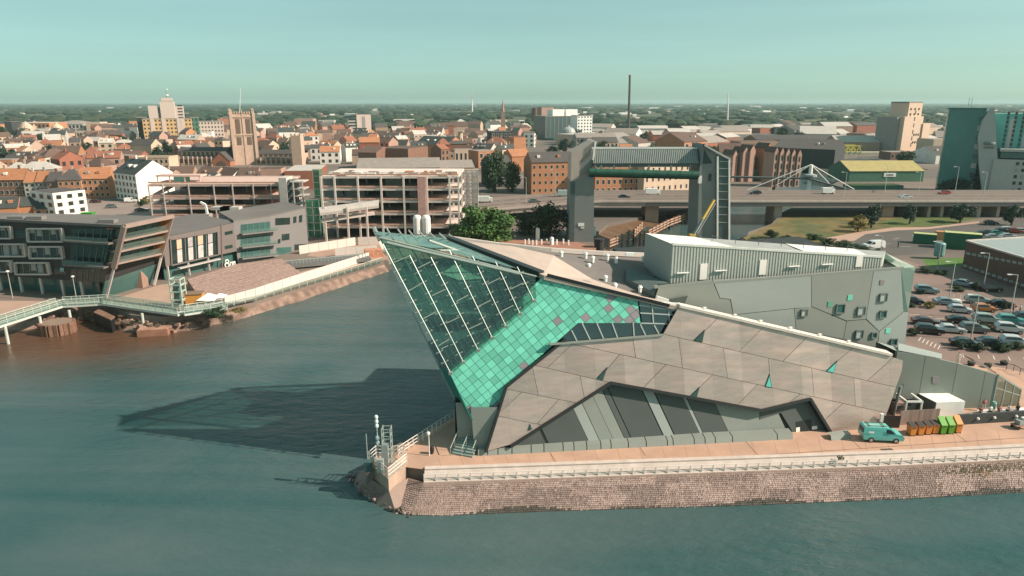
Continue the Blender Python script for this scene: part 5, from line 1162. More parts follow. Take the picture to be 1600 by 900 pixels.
# brick promenade in front of the left tower with bollards and planters
sheet('brick_plaza', mat('plaza_brick', (.34, .17, .12), .85, var=.15), .02, (640, 402), (700, 383), (760, 372), (900, 378), (932, 386), (930, 395), (800, 400), (650, 405))
for i, px in enumerate((838, 846, 854, 862, 870, 880, 888, 820, 826, 832)):
    p = onZ(px, 383-(i % 3)*1.0); o = tag(MB().tube(p, p+V((0, 0, 1.4)), .22, 7).build('bollard', vent_m), 'short white bollard on the brick plaza by the left barrier tower, %s from the left' % ords[[7, 8, 9, 0, 1, 2, 3, 4, 5, 6].index(i) if False else sorted((838, 846, 854, 862, 870, 880, 888, 820, 826, 832)).index(px)], 'bollard', 'white bollards on the brick plaza')
for i, (px, py, h, lb) in enumerate(((840, 375, 3.2, 'tall white pillar on the brick plaza by the bollards'), (928, 368, 2.6, 'white cylindrical beacon beside the foot of the left barrier tower'), (862, 382, 1.8, 'short white pillar before the left barrier tower'))):
    p = onZ(px, py); tag(MB().lathe(p, [(.6, 0), (.6, h), (.35, h+.3)], 9).build('pillar', vent_m), lb, 'pillar')
p = onZ(936, 386, 0); o = tag(MB().lathe(V((p.x, p.y, -1.5)), [(1.3, 0), (1.3, 3.4), (1.5, 3.5), (1.5, 3.8)], 12).build('mooring_drum', mat('drum_dark', (.035, .03, .03), .7)), 'dark round mooring drum at the river edge before the barrier', 'drum')
# ================================================================ VEHICLES, BINS, YARD AND PEOPLE ON THE EAST BANK
tyre_m = mat('tyre', (.015, .015, .015), .8); rim_m = mat('rim', (.45, .46, .46), .35, metal=.6); car_glass = mat('car_glass', (.012, .018, .02), .06, spec=.8); lampm = mat('head_lamp', (.75, .77, .76), .15); red_l = mat('tail_lamp', (.35, .02, .015), .3)
PAINT = {}
def paint(n, c): PAINT[n] = mat('paint_'+n, c, .28, var=.02, spec=.5, coat=.6); return PAINT[n]
for n, c in (('silver', (.50, .53, .53)), ('white', (.78, .78, .75)), ('black', (.014, .015, .016)), ('navy', (.02, .035, .05)), ('grey', (.14, .155, .155)), ('bluegrey', (.20, .28, .31)), ('maroon', (.07, .018, .02)), ('orange', (.50, .20, .07)), ('red', (.38, .04, .03)), ('teal', (.06, .30, .28)), ('palegreen', (.30, .38, .35))): paint(n, c)
def loft_side(prof, halfw, taper):
    """closed side profile (x,z); width shrinks with height by taper"""
    zs = [z for _, z in prof]; z0, z1 = min(zs), max(zs); mb = MB(); n = len(prof); vs = []
    for s_ in (-1, 1):
        for x, z in prof: vs.append((x, s_*halfw*(1-taper*max(0, (z-z0)/(z1-z0)-.45)), z))
    fs = [[i, (i+1) % n, n+(i+1) % n, n+i][::-1] for i in range(n)]
    for t in tessellate_polygon([[V((x, 0, z)) for x, z in prof]]):
        a = [prof[i] for i in t]; ar = (a[1][0]-a[0][0])*(a[2][1]-a[0][1])-(a[2][0]-a[0][0])*(a[1][1]-a[0][1]); t = list(t) if ar > 0 else list(t)[::-1]
        fs.append(t); fs.append([n+i for i in t[::-1]])
    return mb.add(vs, fs)
def car_meshes(kind):
    if kind == 'hatch': L, H = 4.1, 1.48; prof = [(-2.0, .32), (2.0, .3), (2.05, .62), (1.9, .82), (1.05, .95), (.35, 1.42), (-.2, 1.48), (-1.3, 1.42), (-1.9, .98), (-2.03, .7)]; cab = [(1.0, .96), (.36, 1.38), (-.2, 1.43), (-1.28, 1.37), (-1.78, .98)]
    elif kind == 'saloon': L, H = 4.6, 1.42; prof = [(-2.25, .32), (2.25, .3), (2.3, .62), (2.1, .82), (1.05, .92), (.3, 1.36), (-.3, 1.42), (-1.1, 1.36), (-1.75, .98), (-2.2, .92), (-2.28, .65)]; cab = [(.98, .94), (.3, 1.32), (-.3, 1.37), (-1.08, 1.32), (-1.62, .98)]
    elif kind == 'suv': L, H = 4.5, 1.72; prof = [(-2.15, .38), (2.15, .36), (2.22, .8), (2.05, 1.02), (1.05, 1.12), (.45, 1.62), (-.2, 1.72), (-1.7, 1.68), (-2.15, 1.1), (-2.2, .8)]; cab = [(1.0, 1.13), (.46, 1.58), (-.2, 1.66), (-1.66, 1.62), (-2.02, 1.14)]
    else: L, H = 4.5, 1.85; prof = [(-2.2, .35), (2.2, .33), (2.28, .75), (2.0, 1.02), (1.35, 1.15), (.7, 1.7), (.3, 1.84), (-2.0, 1.86), (-2.2, 1.75), (-2.26, .7)]; cab = [(1.3, 1.16), (.68, 1.66), (.2, 1.74), (.2, 1.16)]
    body = loft_side(prof, .88, .30)
    gl = MB(); z0, z1 = prof[0][1], H
    def wy(z): return .885*(1-.30*max(0, (z-z0)/(z1-z0)-.45))
    n = len(cab); c = (sum(x for x, _ in cab)/n, sum(z for _, z in cab)/n); sh = [(c[0]+(x-c[0])*.9, c[1]+(z-c[1])*.84) for x, z in cab]
    for s_ in (-1, 1): gl.add([(x, s_*(wy(z)+.012), z) for x, z in (sh if s_ > 0 else sh[::-1])], [list(range(n))[::-1]])
    (xa, za), (xb, zb) = cab[0], cab[1]; d = .03
    gl.add([(xa+d, -.72, za+d), (xa+d, .72, za+d), (xb+d, .6, zb+d), (xb+d, -.6, zb+d)], [[0, 1, 2, 3]])
    if kind != 'van':
        (xa, za), (xb, zb) = cab[-1], cab[-2]; gl.add([(xa-d*2, -.72, za+d), (xa-d*2, .72, za+d), (xb-d*2, .6, zb), (xb-d*2, -.6, zb)], [[3, 2, 1, 0]])
    else: gl.add([(-2.27, -.6, 1.1), (-2.27, .6, 1.1), (-2.24, .55, 1.6), (-2.24, -.55, 1.6)], [[3, 2, 1, 0]])
    wb = L*.305
    return body.mesh('body_'+kind, PAINT['silver']), gl.mesh('glass_'+kind, car_glass), wb, L
WHEEL = MB().tube((0, -.11, 0), (0, .11, 0), .33, 12).tube((0, -.12, 0), (0, .12, 0), .2, 10, mi=1).mesh('wheel', [tyre_m, rim_m])
HEADL = MB().box((0, 0, 0), (.10, .34, .14)).mesh('headlight', lampm); TAILL = MB().box((0, 0, 0), (.08, .22, .26)).mesh('tail_light', red_l)
CARM = {k: car_meshes(k) for k in ('hatch', 'saloon', 'suv', 'van')}
def car(loc, rz, kind, col, label, group=None, cat='car', name='parked_car', sc=1.0):
    b, g, wb, L = CARM[kind]; o = thing(name, label, cat, loc, group, rz=rz); o.scale = (sc, sc, sc); ORIG[o.name] = V((0, 0, 0))
    bo = inst(b, 'body', o); bo.material_slots[0].link = 'OBJECT'; bo.material_slots[0].material = PAINT[col]
    inst(g, 'windows', o)
    for x in (-wb, wb):
        for y in (-.8, .8): inst(WHEEL, 'wheel', o, (x, y, .33))
    for y in (-.6, .6): inst(HEADL, 'headlight', o, (L/2-.06, y, .68)); inst(TAILL, 'tail_light', o, (-L/2+.04, y, .85))
    return o
GRP = 'cars parked in the car park'
for px, py, kind, col, dr, lb in (
    (1447, 458, 'suv', 'bluegrey', .0, 'blue grey car with bright tail, nearest the glass corner of the aquarium'), (1424, 474, 'hatch', 'navy', .0, 'dark hatchback half hidden behind the aquarium glass corner'),
    (1478, 476, 'saloon', 'bluegrey', .1, 'pale blue saloon parked beside the white trolley shelter'), (1499, 488, 'hatch', 'silver', -.05, 'silver hatchback in front of the pale blue saloon'),
    (1527, 474, 'suv', 'palegreen', .0, 'pale green estate behind the orange bonnet car'), (1536, 486, 'hatch', 'orange', .1, 'orange car in the middle row of the car park'),
    (1506, 447, 'saloon', 'bluegrey', -.5, 'pale saloon standing in the shadow of the brick building'), (1446, 507, 'saloon', 'maroon', .05, 'maroon car leftmost of the middle rows'),
    (1451, 521, 'suv', 'black', .0, 'black off-roader in the lower left of the car park'), (1484, 519, 'saloon', 'silver', .05, 'silver green saloon beside the black off-roader'),
    (1500, 505, 'saloon', 'black', .0, 'long black saloon behind the silver green one'), (1521, 519, 'suv', 'grey', .05, 'dark grey car with a white front in the lower row'),
    (1541, 504, 'suv', 'palegreen', .0, 'pale green car behind the white trolley bay'), (1578, 506, 'suv', 'teal', .0, 'teal car behind the large silver one'), (1576, 519, 'suv', 'silver', .0, 'large silver car in the right of the lower row'),
    (1603, 500, 'hatch', 'navy', .0, 'navy car cut off by the right edge, upper one'), (1604, 518, 'hatch', 'black', .1, 'black car cut off by the right edge, lower one'), (1508, 541, 'saloon', 'black', .0, 'black car behind the shrub in the nearest row, leftmost'),
    (1548, 540, 'saloon', 'navy', .0, 'navy saloon in the nearest row beside the dark shrub'), (1585, 540, 'suv', 'silver', .05, 'silver front car in the nearest row at the right'), (1566, 480, 'hatch', 'black', .0, 'black hatchback in front of the tall lamp post at the right'), (1547, 455, 'hatch', 'black', .3, 'small dark car at the foot of the brick building')):
    p = onZ(px, py); car((p.x, p.y, .016), -.32+dr, kind, col, lb, GRP)
G2 = 'cars in the far car park'
for px, py, kind, col, lb in ((1536, 369, 'hatch', 'black', 'black car beside the green container end'), (1543, 366, 'saloon', 'grey', 'grey car second from the green container'), (1552, 373, 'saloon', 'silver', 'silver saloon nearest in the far car park'), (1557, 367, 'saloon', 'teal', 'dark teal saloon in the far car park'), (1566, 364, 'hatch', 'black', 'black hatchback behind the silver saloon of the far car park'), (1575, 363, 'suv', 'white', 'white van-like car in the far car park'), (1585, 364, 'hatch', 'red', 'red car in the far car park beside the white one'), (1597, 364, 'hatch', 'silver', 'silver car at the right edge of the far car park'), (1548, 351, 'hatch', 'black', 'dark car driving on the road behind the far car park'), (1575, 372, 'saloon', 'silver', 'silver saloon at the roof edge of the brick building')):
    p = onZ(px, py); car((p.x, p.y, .02), -.3, kind, col, lb, G2)
# white van by the roundabout
p = onZ(1364, 389); car((p.x, p.y, .02), math.pi+.15, 'van', 'white', 'white delivery van turning on the roundabout road', None, 'van', 'delivery_van', 1.25)
# teal electric van on the promenade
p = onZ(1375, 687); TV = car((p.x, p.y, .014), -.10, 'van', 'teal', 'turquoise van with white markings parked on the promenade', None, 'van', 'turquoise_van', 1.0)
PAINT['teal2'] = mat('paint_turquoise', (.13, .50, .46), .28, var=.02, coat=.6)
for ch in TV.children:
    if ch.name.startswith('body'): ch.material_slots[0].material = PAINT['teal2']
b_ = bpy.data.objects.new('roof_rack', MB().box((-.8, -.45, 1.93), (2.2, .06, .06)).box((-.8, .45, 1.93), (2.2, .06, .06)).box((-1.6, 0, 1.95), (.06, 1.1, .06)).box((0, 0, 1.95), (.06, 1.1, .06)).mesh('roof_rack', dark_m)); COL.objects.link(b_); b_.parent = TV
for y in (-.90, .90):
    b_ = bpy.data.objects.new('door_window', MB().add([(.25, y, 1.2), (1.05, y, 1.2), (.72, y*.93, 1.58), (.25, y*.93, 1.6)], [[0, 1, 2, 3]]).mesh('door_window', car_glass)); COL.objects.link(b_); b_.parent = TV
    b_ = bpy.data.objects.new('side_marking', MB().add([(-1.75, y*.995, 1.2), (-1.15, y*.995, 1.2), (-1.15, y*.97, 1.42), (-1.75, y*.97, 1.42)], [[0, 1, 2, 3]]).mesh('side_marking', vent_m)); COL.objects.link(b_); b_.parent = TV

# ---- wheeled bins
def bin_(px, py, col, lid, label, open_=False):
    p = onZ(px, py); o = thing('wheeled_bin', label, 'bin', p, 'wheeled bins by the timber fence', rz=.06); ORIG[o.name] = V((0, 0, 0)); w, d, h = .72, .95, 1.25
    MB().add([(-w*.42, -d*.42, .15), (w*.42, -d*.42, .15), (w*.42, d*.42, .15), (-w*.42, d*.42, .15), (-w*.5, -d*.5, h), (w*.5, -d*.5, h), (w*.5, d*.5, h), (-w*.5, d*.5, h)], [[3, 2, 1, 0], [0, 1, 5, 4], [1, 2, 6, 5], [2, 3, 7, 6], [3, 0, 4, 7], [4, 5, 6, 7]]).build('body', col, o)
    if open_: MB().add([(-w*.52, -d*.5, h), (w*.52, -d*.5, h), (w*.52, d*.5, h+.75), (-w*.52, d*.5, h+.75), (-w*.52, d*.55, h), (w*.52, d*.55, h)], [[0, 1, 2, 3], [3, 2, 5, 4], [0, 3, 4], [1, 5, 2]]).build('lid', lid, o)
    else: MB().add([(-w*.53, -d*.54, h+.02), (w*.53, -d*.54, h+.02), (w*.53, d*.5, h+.25), (-w*.53, d*.5, h+.25), (-w*.53, d*.54, h), (w*.53, d*.54, h)], [[0, 1, 2, 3], [3, 2, 5, 4], [0, 3, 4], [1, 5, 2]]).build('lid', lid, o)
    for x in (-.26, .26):
        for y in (-.32, .32): MB().tube((x-.04, y, .09), (x+.04, y, .09), .09, 8).build('wheel', tyre_m, o)
    MB().tube((-w*.3, -d*.52, h-.15), (w*.3, -d*.52, h-.15), .03, 5).build('handle', tyre_m, o)
ob, gb, dl = mat('bin_orange', (.62, .24, .05), .5), mat('bin_green', (.10, .33, .03), .5), mat('bin_lid', (.06, .05, .045), .6)
for i, px in enumerate((1423, 1435.5, 1447, 1458)): bin_(px, 679.5-i*1.0, ob, dl, 'orange wheeled bin with dark lid, %s of four beside the van' % ('leftmost', 'second from left', 'third from left', 'rightmost')[i])
bin_(1470, 677, gb, gb, 'left one of the two green wheeled bins', True); bin_(1482, 676.5, gb, gb, 'right one of the two green wheeled bins', True); bin_(1494, 675, ob, ob, 'orange wheeled bin with orange lid right of the green bins', True)
# timber fence behind the bins
fa, fb_ = onZ(1408, 668), onZ(1470, 664); FE = thing('timber_fence', 'weathered vertical board fence behind the wheeled bins', 'fence', fa); k = 22; fw_ = mat('fence_boards', (.34, .255, .22), .85, objvar=.25)
for i in range(k): c = fa.lerp(fb_, (i+.5)/k); MB().box((c.x, c.y+.6, .95), ((fb_-fa).length/k*.88, .05, 1.9), rz=.03).build('board', fw_, FE)
MB().bar(fa+V((0, .66, 1.7)), fb_+V((0, .66, 1.7)), .06, .12).build('rail', fw_, FE)
gp = onZ(1390, 672); GT = thing('yard_gate', 'dark gate between white posts beside the timber fence', 'gate', gp)
MB().box((gp.x-.9, gp.y+.5, .95), (.35, .3, 1.9)).build('post', vent_m, GT); MB().box((gp.x+.45, gp.y+.6, .8), (2.0, .1, 1.6)).build('leaf', mat('gate_brown', (.035, .025, .022), .7), GT)
# service yard equipment
ym = [mat('plant_grey', (.22, .24, .23), .6), mat('plant_dark', (.06, .065, .06), .6), mat('plant_rose', (.33, .22, .19), .7)]
def unit(px, py, w, d, h, m, label, extras=True):
    p = onZ(px, py); o = thing('plant_unit', label, 'plant unit', p); MB().box((p.x, p.y+d/2, h/2), (w, d, h)).build('casing', m, o)
    if extras:
        MB().lathe((p.x-w*.2, p.y+d/2, h), [(w*.22, 0), (w*.22, .2), (w*.1, .25)], 10).build('fan', ym[1], o); MB().box((p.x+w*.1, p.y-.03, h*.5), (w*.6, .06, h*.5)).build('grille', ym[1], o)
unit(1404, 648, 1.6, 1.6, 1.6, ym[2], 'rose coloured plant unit behind the yard gate'); unit(1412, 640, 2.0, 2.0, 2.0, ym[0], 'grey plant unit with round fan behind the white frame'); unit(1428, 634, 2.2, 1.8, 1.5, ym[1], 'dark plant unit between the white frame and the wing wall'); unit(1399, 634, 1.5, 2.0, 2.2, ym[1], 'tall dark plant unit against the metal skin')
p = onZ(1430, 660); WF = thing('portal_frame', 'white square portal frame standing in the service yard', 'frame', p)
for dx in (-.95, .95): MB().box((p.x+dx, p.y+.8, 1.2), (.18, .18, 2.4)).build('post', vent_m, WF)
for dx, dy, L, rz in ((0, .8, 2.1, 0), (-.95, 2.0, 2.4, math.pi/2), (.95, 2.0, 2.4, math.pi/2)): MB().box((p.x+dx, p.y+dy, 2.4), (L, .2, .2), rz=rz).build('beam', vent_m, WF)
p0, p1 = onP(1402, 575, PL), onP(1388, 640, PL); PC = thing('duct_pipes', 'bent steel duct pipes climbing the corner of the metal skin', 'pipes', (p1.x, p1.y-1, 0))
for j in range(3):
    q = [onP(1404-j*4, 596, PL)+V((0, -1-j*.3, 0)), onP(1396-j*3, 618, PL)+V((0, -1-j*.3, 0)), onP(1392-j*3, 642, PL)+V((0, -1-j*.3, 0))]
    for a, b in zip(q[:-1], q[1:]): MB().tube(a, b, .16, 7).build('pipe', ym[0] if j else ym[1], PC)
# white flat-roofed cabin and terrace wall
p = onZ(1474, 655); CB = thing('white_cabin', 'white flat-roofed cabin beside the orange bins', 'cabin', p)
MB().add([onZ(1458, 652)+V((0, 0, 0)), onZ(1504, 650), onZ(1504, 650)+V((0, 0, 2.0)), onZ(1458, 652)+V((0, 0, 2.0))], [[0, 1, 2, 3]]).build('wall', vent_m, CB)
t0_, t1_ = onZ(1458, 652)+V((0, 0, 2.0)), onZ(1504, 650)+V((0, 0, 2.0)); MB().add([t0_, t1_, t1_+V((-1.4, 3.4, .3)), t0_+V((-1.4, 3.4, .3)), V((t1_.x-1.4, t1_.y+3.4, 0)), V((t0_.x-1.4, t0_.y+3.4, 0))], [[0, 1, 2, 3], [1, 4, 2], [3, 2, 4, 5]]).build('roof', vent_m, CB)
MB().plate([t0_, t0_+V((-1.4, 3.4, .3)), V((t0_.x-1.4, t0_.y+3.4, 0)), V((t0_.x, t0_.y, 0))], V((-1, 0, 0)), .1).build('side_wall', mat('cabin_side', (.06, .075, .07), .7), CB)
wa, wb_ = onZ(1498, 665), onZ(1640, 656); TW = thing('terrace_wall', 'low dark terrace wall with round lamps', 'wall', wa)
MB().bar(wa+V((0, .3, .65)), wb_+V((0, .3, .65)), .35, 1.3).build('wall', mat('terrace_dark', (.045, .055, .055), .7), TW)
for t in (.2, .38, .62): c = wa.lerp(wb_, t); MB().lathe(c+V((0, .05, .75)), [(.16, -.1), (.2, 0), (.12, .14)], 8).build('wall_lamp', vent_m, TW)
# ---- people
def person(loc, rz, top, bottom, label, arm=0.0, hair=(.05, .03, .02), scale=1.0, skirt=False):
    me = bpy.data.meshes.new('person'); bm = bmesh.new()
    J = {'pel': (0, 0, .95), 'che': (0, 0, 1.25), 'nck': (0, 0, 1.48), 'hd': (0, .02, 1.62), 'top': (0, .01, 1.74), 'lh': (.1, 0, .9), 'lk': (.11, .03, .5), 'la': (.12, -.02, .08), 'lt': (.13, .15, .03), 'rh': (-.1, 0, .9), 'rk': (-.11, .05, .5), 'ra': (-.12, .05, .08), 'rt': (-.13, .2, .03),
         'ls': (.19, 0, 1.42), 'le': (.25, .02, 1.15), 'lw': (.24, .12+arm, .95+arm), 'lf': (.23, .18+arm, .86+arm), 'rs': (-.19, 0, 1.42), 're': (-.25, -.02, 1.15), 'rw': (-.24, .1, .92), 'rf': (-.23, .14, .83)}
    Rr_ = {'pel': .15, 'che': .16, 'nck': .06, 'hd': .095, 'top': .07, 'lh': .1, 'lk': .065, 'la': .05, 'lt': .035, 'rh': .1, 'rk': .065, 'ra': .05, 'rt': .035, 'ls': .065, 'le': .05, 'lw': .035, 'lf': .03, 'rs': .065, 're': .05, 'rw': .035, 'rf': .03}
    if skirt: Rr_.update(lk=.13, rk=.13, la=.16, ra=.16)
    E = [('pel', 'che'), ('che', 'nck'), ('nck', 'hd'), ('hd', 'top'), ('pel', 'lh'), ('lh', 'lk'), ('lk', 'la'), ('la', 'lt'), ('pel', 'rh'), ('rh', 'rk'), ('rk', 'ra'), ('ra', 'rt'), ('che', 'ls'), ('ls', 'le'), ('le', 'lw'), ('lw', 'lf'), ('che', 'rs'), ('rs', 're'), ('re', 'rw'), ('rw', 'rf')]
    ks = list(J); me.from_pydata([J[k] for k in ks], [(ks.index(a), ks.index(b)) for a, b in E], [])
    o = bpy.data.objects.new('person', me); COL.objects.link(o); bm.free()
    md = o.modifiers.new('skin', 'SKIN'); 
    for i, k in enumerate(ks): me.skin_vertices[0].data[i].radius = (Rr_[k], Rr_[k]); me.skin_vertices[0].data[i].use_root = (k == 'pel')
    o.modifiers.new('sub', 'SUBSURF').levels = 1
    dg = bpy.context.evaluated_depsgraph_get(); ev = o.evaluated_get(dg); m2 = bpy.data.meshes.new_from_object(ev); o.modifiers.clear(); o.data = m2
    sk = mat('skin_tone', (.45, .26, .18), .6); m2.materials.clear()
    for m in (sk, top, bottom, mat('hair_%.2f' % hair[0], hair, .7), tyre_m): m2.materials.append(m)
    for f in m2.polygons:
        c = f.center; f.material_index = 3 if (c.z > 1.66 or (c.z > 1.55 and c.y < -.02)) else 0 if (c.z > 1.47 or (abs(c.x) > .2 and c.z < 1.0)) else 1 if c.z > .97 else 4 if c.z < .07 else 2
        f.use_smooth = True
    o.location = loc; o.rotation_euler.z = rz; o.scale = (scale,)*3; tag(o, label, 'person'); return o
wht = mat('cloth_white', (.80, .78, .74), .8); blk = mat('cloth_black', (.03, .03, .035), .8); blu = mat('cloth_blue', (.05, .08, .15), .8); rd = mat('cloth_rose', (.50, .20, .18), .8)
p = onZ(1496, 569); person(p, 2.5, wht, wht, 'person in a long white dress standing behind the wing wall', hair=(.35, .16, .06), scale=1.12, skirt=True)
p = onZ(1583, 488); person(p, 1, rd, blk, 'person in a rose top walking between the parked cars'); p = onZ(1593, 489); person(p, 1.3, wht, blu, 'person in a white shirt and blue trousers beside the parked cars')
p = onZ(1403, 387); person(p, .5, blk, blk, 'person in dark clothes crossing the roundabout road'); p = onZ(1536, 642); person(p, 3, rd, wht, 'person in a red striped top on the cafe terrace')
# café terrace tables and parasols
rp = random.Random(21); tm = mat('table_wood', (.45, .36, .30), .7)
tabs = [(1523, 655), (1537, 651), (1552, 653), (1566, 650), (1581, 651), (1594, 648)]
for i, (px, py) in enumerate(tabs):
    p = onZ(px, py); o = thing('picnic_table', 'picnic table on the cafe terrace, %s from the white cabin' % ords[i], 'table', p, 'tables on the cafe terrace', rz=rp.uniform(-.3, .3)); ORIG[o.name] = V((0, 0, 0))
    MB().box((0, 0, .75), (1.6, .75, .06)).build('table_top', vent_m if i % 2 else tm, o)
    for y in (-.65, .65): MB().box((0, y, .45), (1.6, .28, .05)).build('bench', tm, o)
    for x in (-.6, .6): MB().box((x, 0, .4), (.08, 1.3, .08)).build('leg', tm, o); MB().box((x, 0, .2), (.08, .6, .75)).build('leg', tm, o)
for i, (px, py, c_, l) in enumerate(((1530, 654, rd, 'person in a rose top sitting side of the first terrace table'), (1545, 652, wht, 'person in white beside the second terrace table'), (1559, 652, rd, 'person in rose between the middle terrace tables'), (1574, 651, wht, 'person in white near the right terrace tables'), (1588, 650, blk, 'person in black at the rightmost terrace tables'))):
    p = onZ(px, py); person(p, rp.random()*6, c_, blk if i % 2 else blu, l)
p = onZ(1536, 637); o = thing('totem_sign', 'slim red and white totem sign before the wing wall', 'sign', p); MB().box((p.x, p.y, .9), (.5, .3, 1.8)).build('body', mat('totem_red', (.38, .12, .10), .6), o); MB().box((p.x, p.y, 1.9), (.5, .3, .25)).build('cap', vent_m, o)
p = onZ(1551, 641); tag(MB().lathe(p, [(.25, 0), (.3, .2), (.3, 1.0), (.2, 1.2)], 9).build('recycling_bin', mat('bin_teal', (.20, .45, .40), .5)), 'pale teal round bin before the cafe glazing', 'bin')
p = onZ(1592, 669); o = thing('hand_cart', 'loaded hand cart at the right edge of the promenade', 'cart', p, rz=.2); ORIG[o.name] = V((0, 0, 0))
MB().box((0, 0, .5), (1.7, .9, .12)).build('bed', mat('cart_rose', (.35, .22, .18), .7), o); MB().box((.1, 0, .85), (1.0, .7, .5)).build('load', pale_m, o); MB().box((.5, 0, 1.2), (.5, .5, .3)).build('load', vent_m, o)
for x in (-.55, .55):
    for y in (-.42, .42): MB().tube((x, y-.04, .25), (x, y+.04, .25), .25, 9).build('wheel', tyre_m, o)
for i, (px, py) in enumerate(((1517, 571), (1543, 574), (1568, 570))):
    p = onZ(px, py); o = thing('planter', 'round dark planter on the forecourt, %s from the left' % ords[i], 'planter', p, 'dark planters on the forecourt'); MB().lathe(p, [(.4, 0), (.55, .5), (.5, .55)], 10).build('pot', blk, o); tag(tuft(p+V((0, 0, .5)), .5, .5, 50, wd_m, 'plant', 30+i, o), kind='stuff')
HR = thing('forecourt_handrail', 'thin dark handrail stepping along the forecourt edge', 'railing', onZ(1572, 583))
for a, b in (((1572, 578), (1583, 580)), ((1583, 580), (1593, 586)), ((1593, 586), (1612, 592))):
    p, q = onZ(*a), onZ(*b); MB().tube(p+V((0, 0, 1)), q+V((0, 0, 1)), .04, 5).build('rail', dark_m, HR); MB().tube(p, p+V((0, 0, 1)), .04, 5).build('post', dark_m, HR)
# car park lamp columns and trolley bays
for i, (px, py, h, l) in enumerate(((1482, 473, 8.2, 'car park lamp column left of the pale blue saloon'), (1517, 530, 7.6, 'car park lamp column in the nearest row of cars'), (1577, 498, 8.2, 'car park lamp column at the right of the car park'), (1536, 451, 7.6, 'car park lamp column before the brick building'), (1464, 421, 6.6, 'lamp column by the lawn strip'), (1375, 398, 5, 'lamp column by the white delivery van'))):
    lamp(px, py, h, l, grp='lamp columns of the car park')
for px, py, l in ((1494, 473, 'small white trolley bay beside the pale blue saloon'), (1560, 502, 'small white trolley bay beside the teal car')):
    p = onZ(px, py); o = thing('trolley_bay', l, 'trolley bay', p)
    for dx in (-.7, .7): MB().box((p.x+dx, p.y, .8), (.08, .08, 1.6)).build('post', vent_m, o)
    MB().box((p.x, p.y, .35), (1.5, 1.2, .6)).build('panel', vent_m, o)
# ---- brick leisure building at the right
a, b = onZ(1503, 419), onZ(1640, 468); PBk = vplane(a, b); BN = PBk[1]; zb_ = zat(377.5, a.y)
LB = thing('brick_building', 'long brown brick building with flat roof at the right edge', 'building', a); br = mat('brick_brown', (.155, .085, .065), .85, var=.12, scale=.8)
far_ = V((a.x+55, a.y+14, 0)); poly = [(a.x, a.y), (b.x, b.y), (b.x+55, b.y+20), (far_.x, far_.y)]
MB().prism(poly, 0, zb_).build('wall', br, LB); MB().prism(poly, zb_+.01, zb_+.12).build('roof', mat('roof_bluegrey', (.27, .33, .33), .7, var=.1), LB)
cp = mat('coping_light', (.55, .50, .46), .7)
for i in range(4): p, q = poly[i], poly[(i+1) % 4]; MB().bar((p[0], p[1], zb_+.2), (q[0], q[1], zb_+.2), .5, .35).build('coping', cp, LB)
for row, (y0, sl, x0, x1, st_) in enumerate(((393.5, .19, 1510, 1640, 9), (414.5, .32, 1505, 1640, 9))):
    x = x0
    while x < x1:
        y = y0+(x-1510)*sl*(1.0 if row == 0 else 1.05); pp = [onP(x, y, PBk), onP(x+6.2, y+1.3, PBk), onP(x+6.2, y+5.2, PBk), onP(x, y+3.9, PBk)]
        MB().plate([k_+BN*.05 for k_ in pp], BN, .08).build('window', mat('window_frosted', (.30, .34, .33), .3), LB); x += st_
for i in range(3): c = V((a.x+20+i*9, a.y-5-i*3, zb_+.5)); MB().box(c, (5, 1.2, .7)).build('rooflight', vent_m, LB)
# green containers
def container(px0, px1, py, h, m, label, rz, L=6.0, w=2.5):
    p = onZ((px0+px1)/2, py); o = thing('shipping_container', label, 'container', p, rz=rz); ORIG[o.name] = V((0, 0, 0)); MB().box((0, 0, h/2), (L, w, h)).build('body', m, o)
    cr_ = MB()
    for i in range(int(L/.5)): cr_.box((-L/2+.25+i*.5, -w/2-.03, h/2), (.22, .06, h*.92))
    tag(cr_.build('corrugations', m, o), kind='stuff'); MB().box((0, 0, h+.05), (L, w, .1)).build('roof', mat('container_top', (.45, .50, .22), .6), o)
    for y in (-.5, .5): MB().box((L/2+.04, y, h/2), (.06, .9, h*.9)).build('door', mat('container_bright', (.06, .40, .16), .5), o)
cg_ = mat('container_green', (.03, .155, .085), .6, var=.15, scale=.4)
container(1431, 1456, 380, 2.7, cg_, 'smaller green container left of the orange doorway unit', -.5, 5.5); container(1480, 1522, 388, 4.2, cg_, 'large dark green container with bright green end doors', -.5, 8.5, 3)
p = onZ(1467, 374); tag(MB().box((p.x, p.y, 1.2), (2, 2, 2.4), rz=-.4).build('orange_cabin', mat('cabin_orange', (.55, .28, .12), .7)), 'small orange cabin between the two green containers', 'cabin')
p = onZ(1466, 404); o = thing('water_tank', 'tall pale teal cylindrical tank on a post by the lawn', 'tank', p); MB().lathe(p+V((0, 0, .6)), [(1.0, 0), (1.2, .4), (1.2, 3.2), (.9, 3.5)], 12).build('drum', mat('tank_teal', (.18, .33, .34), .5), o); MB().tube(p, p+V((0, 0, .7)), .3, 8).build('base', dark_m, o)
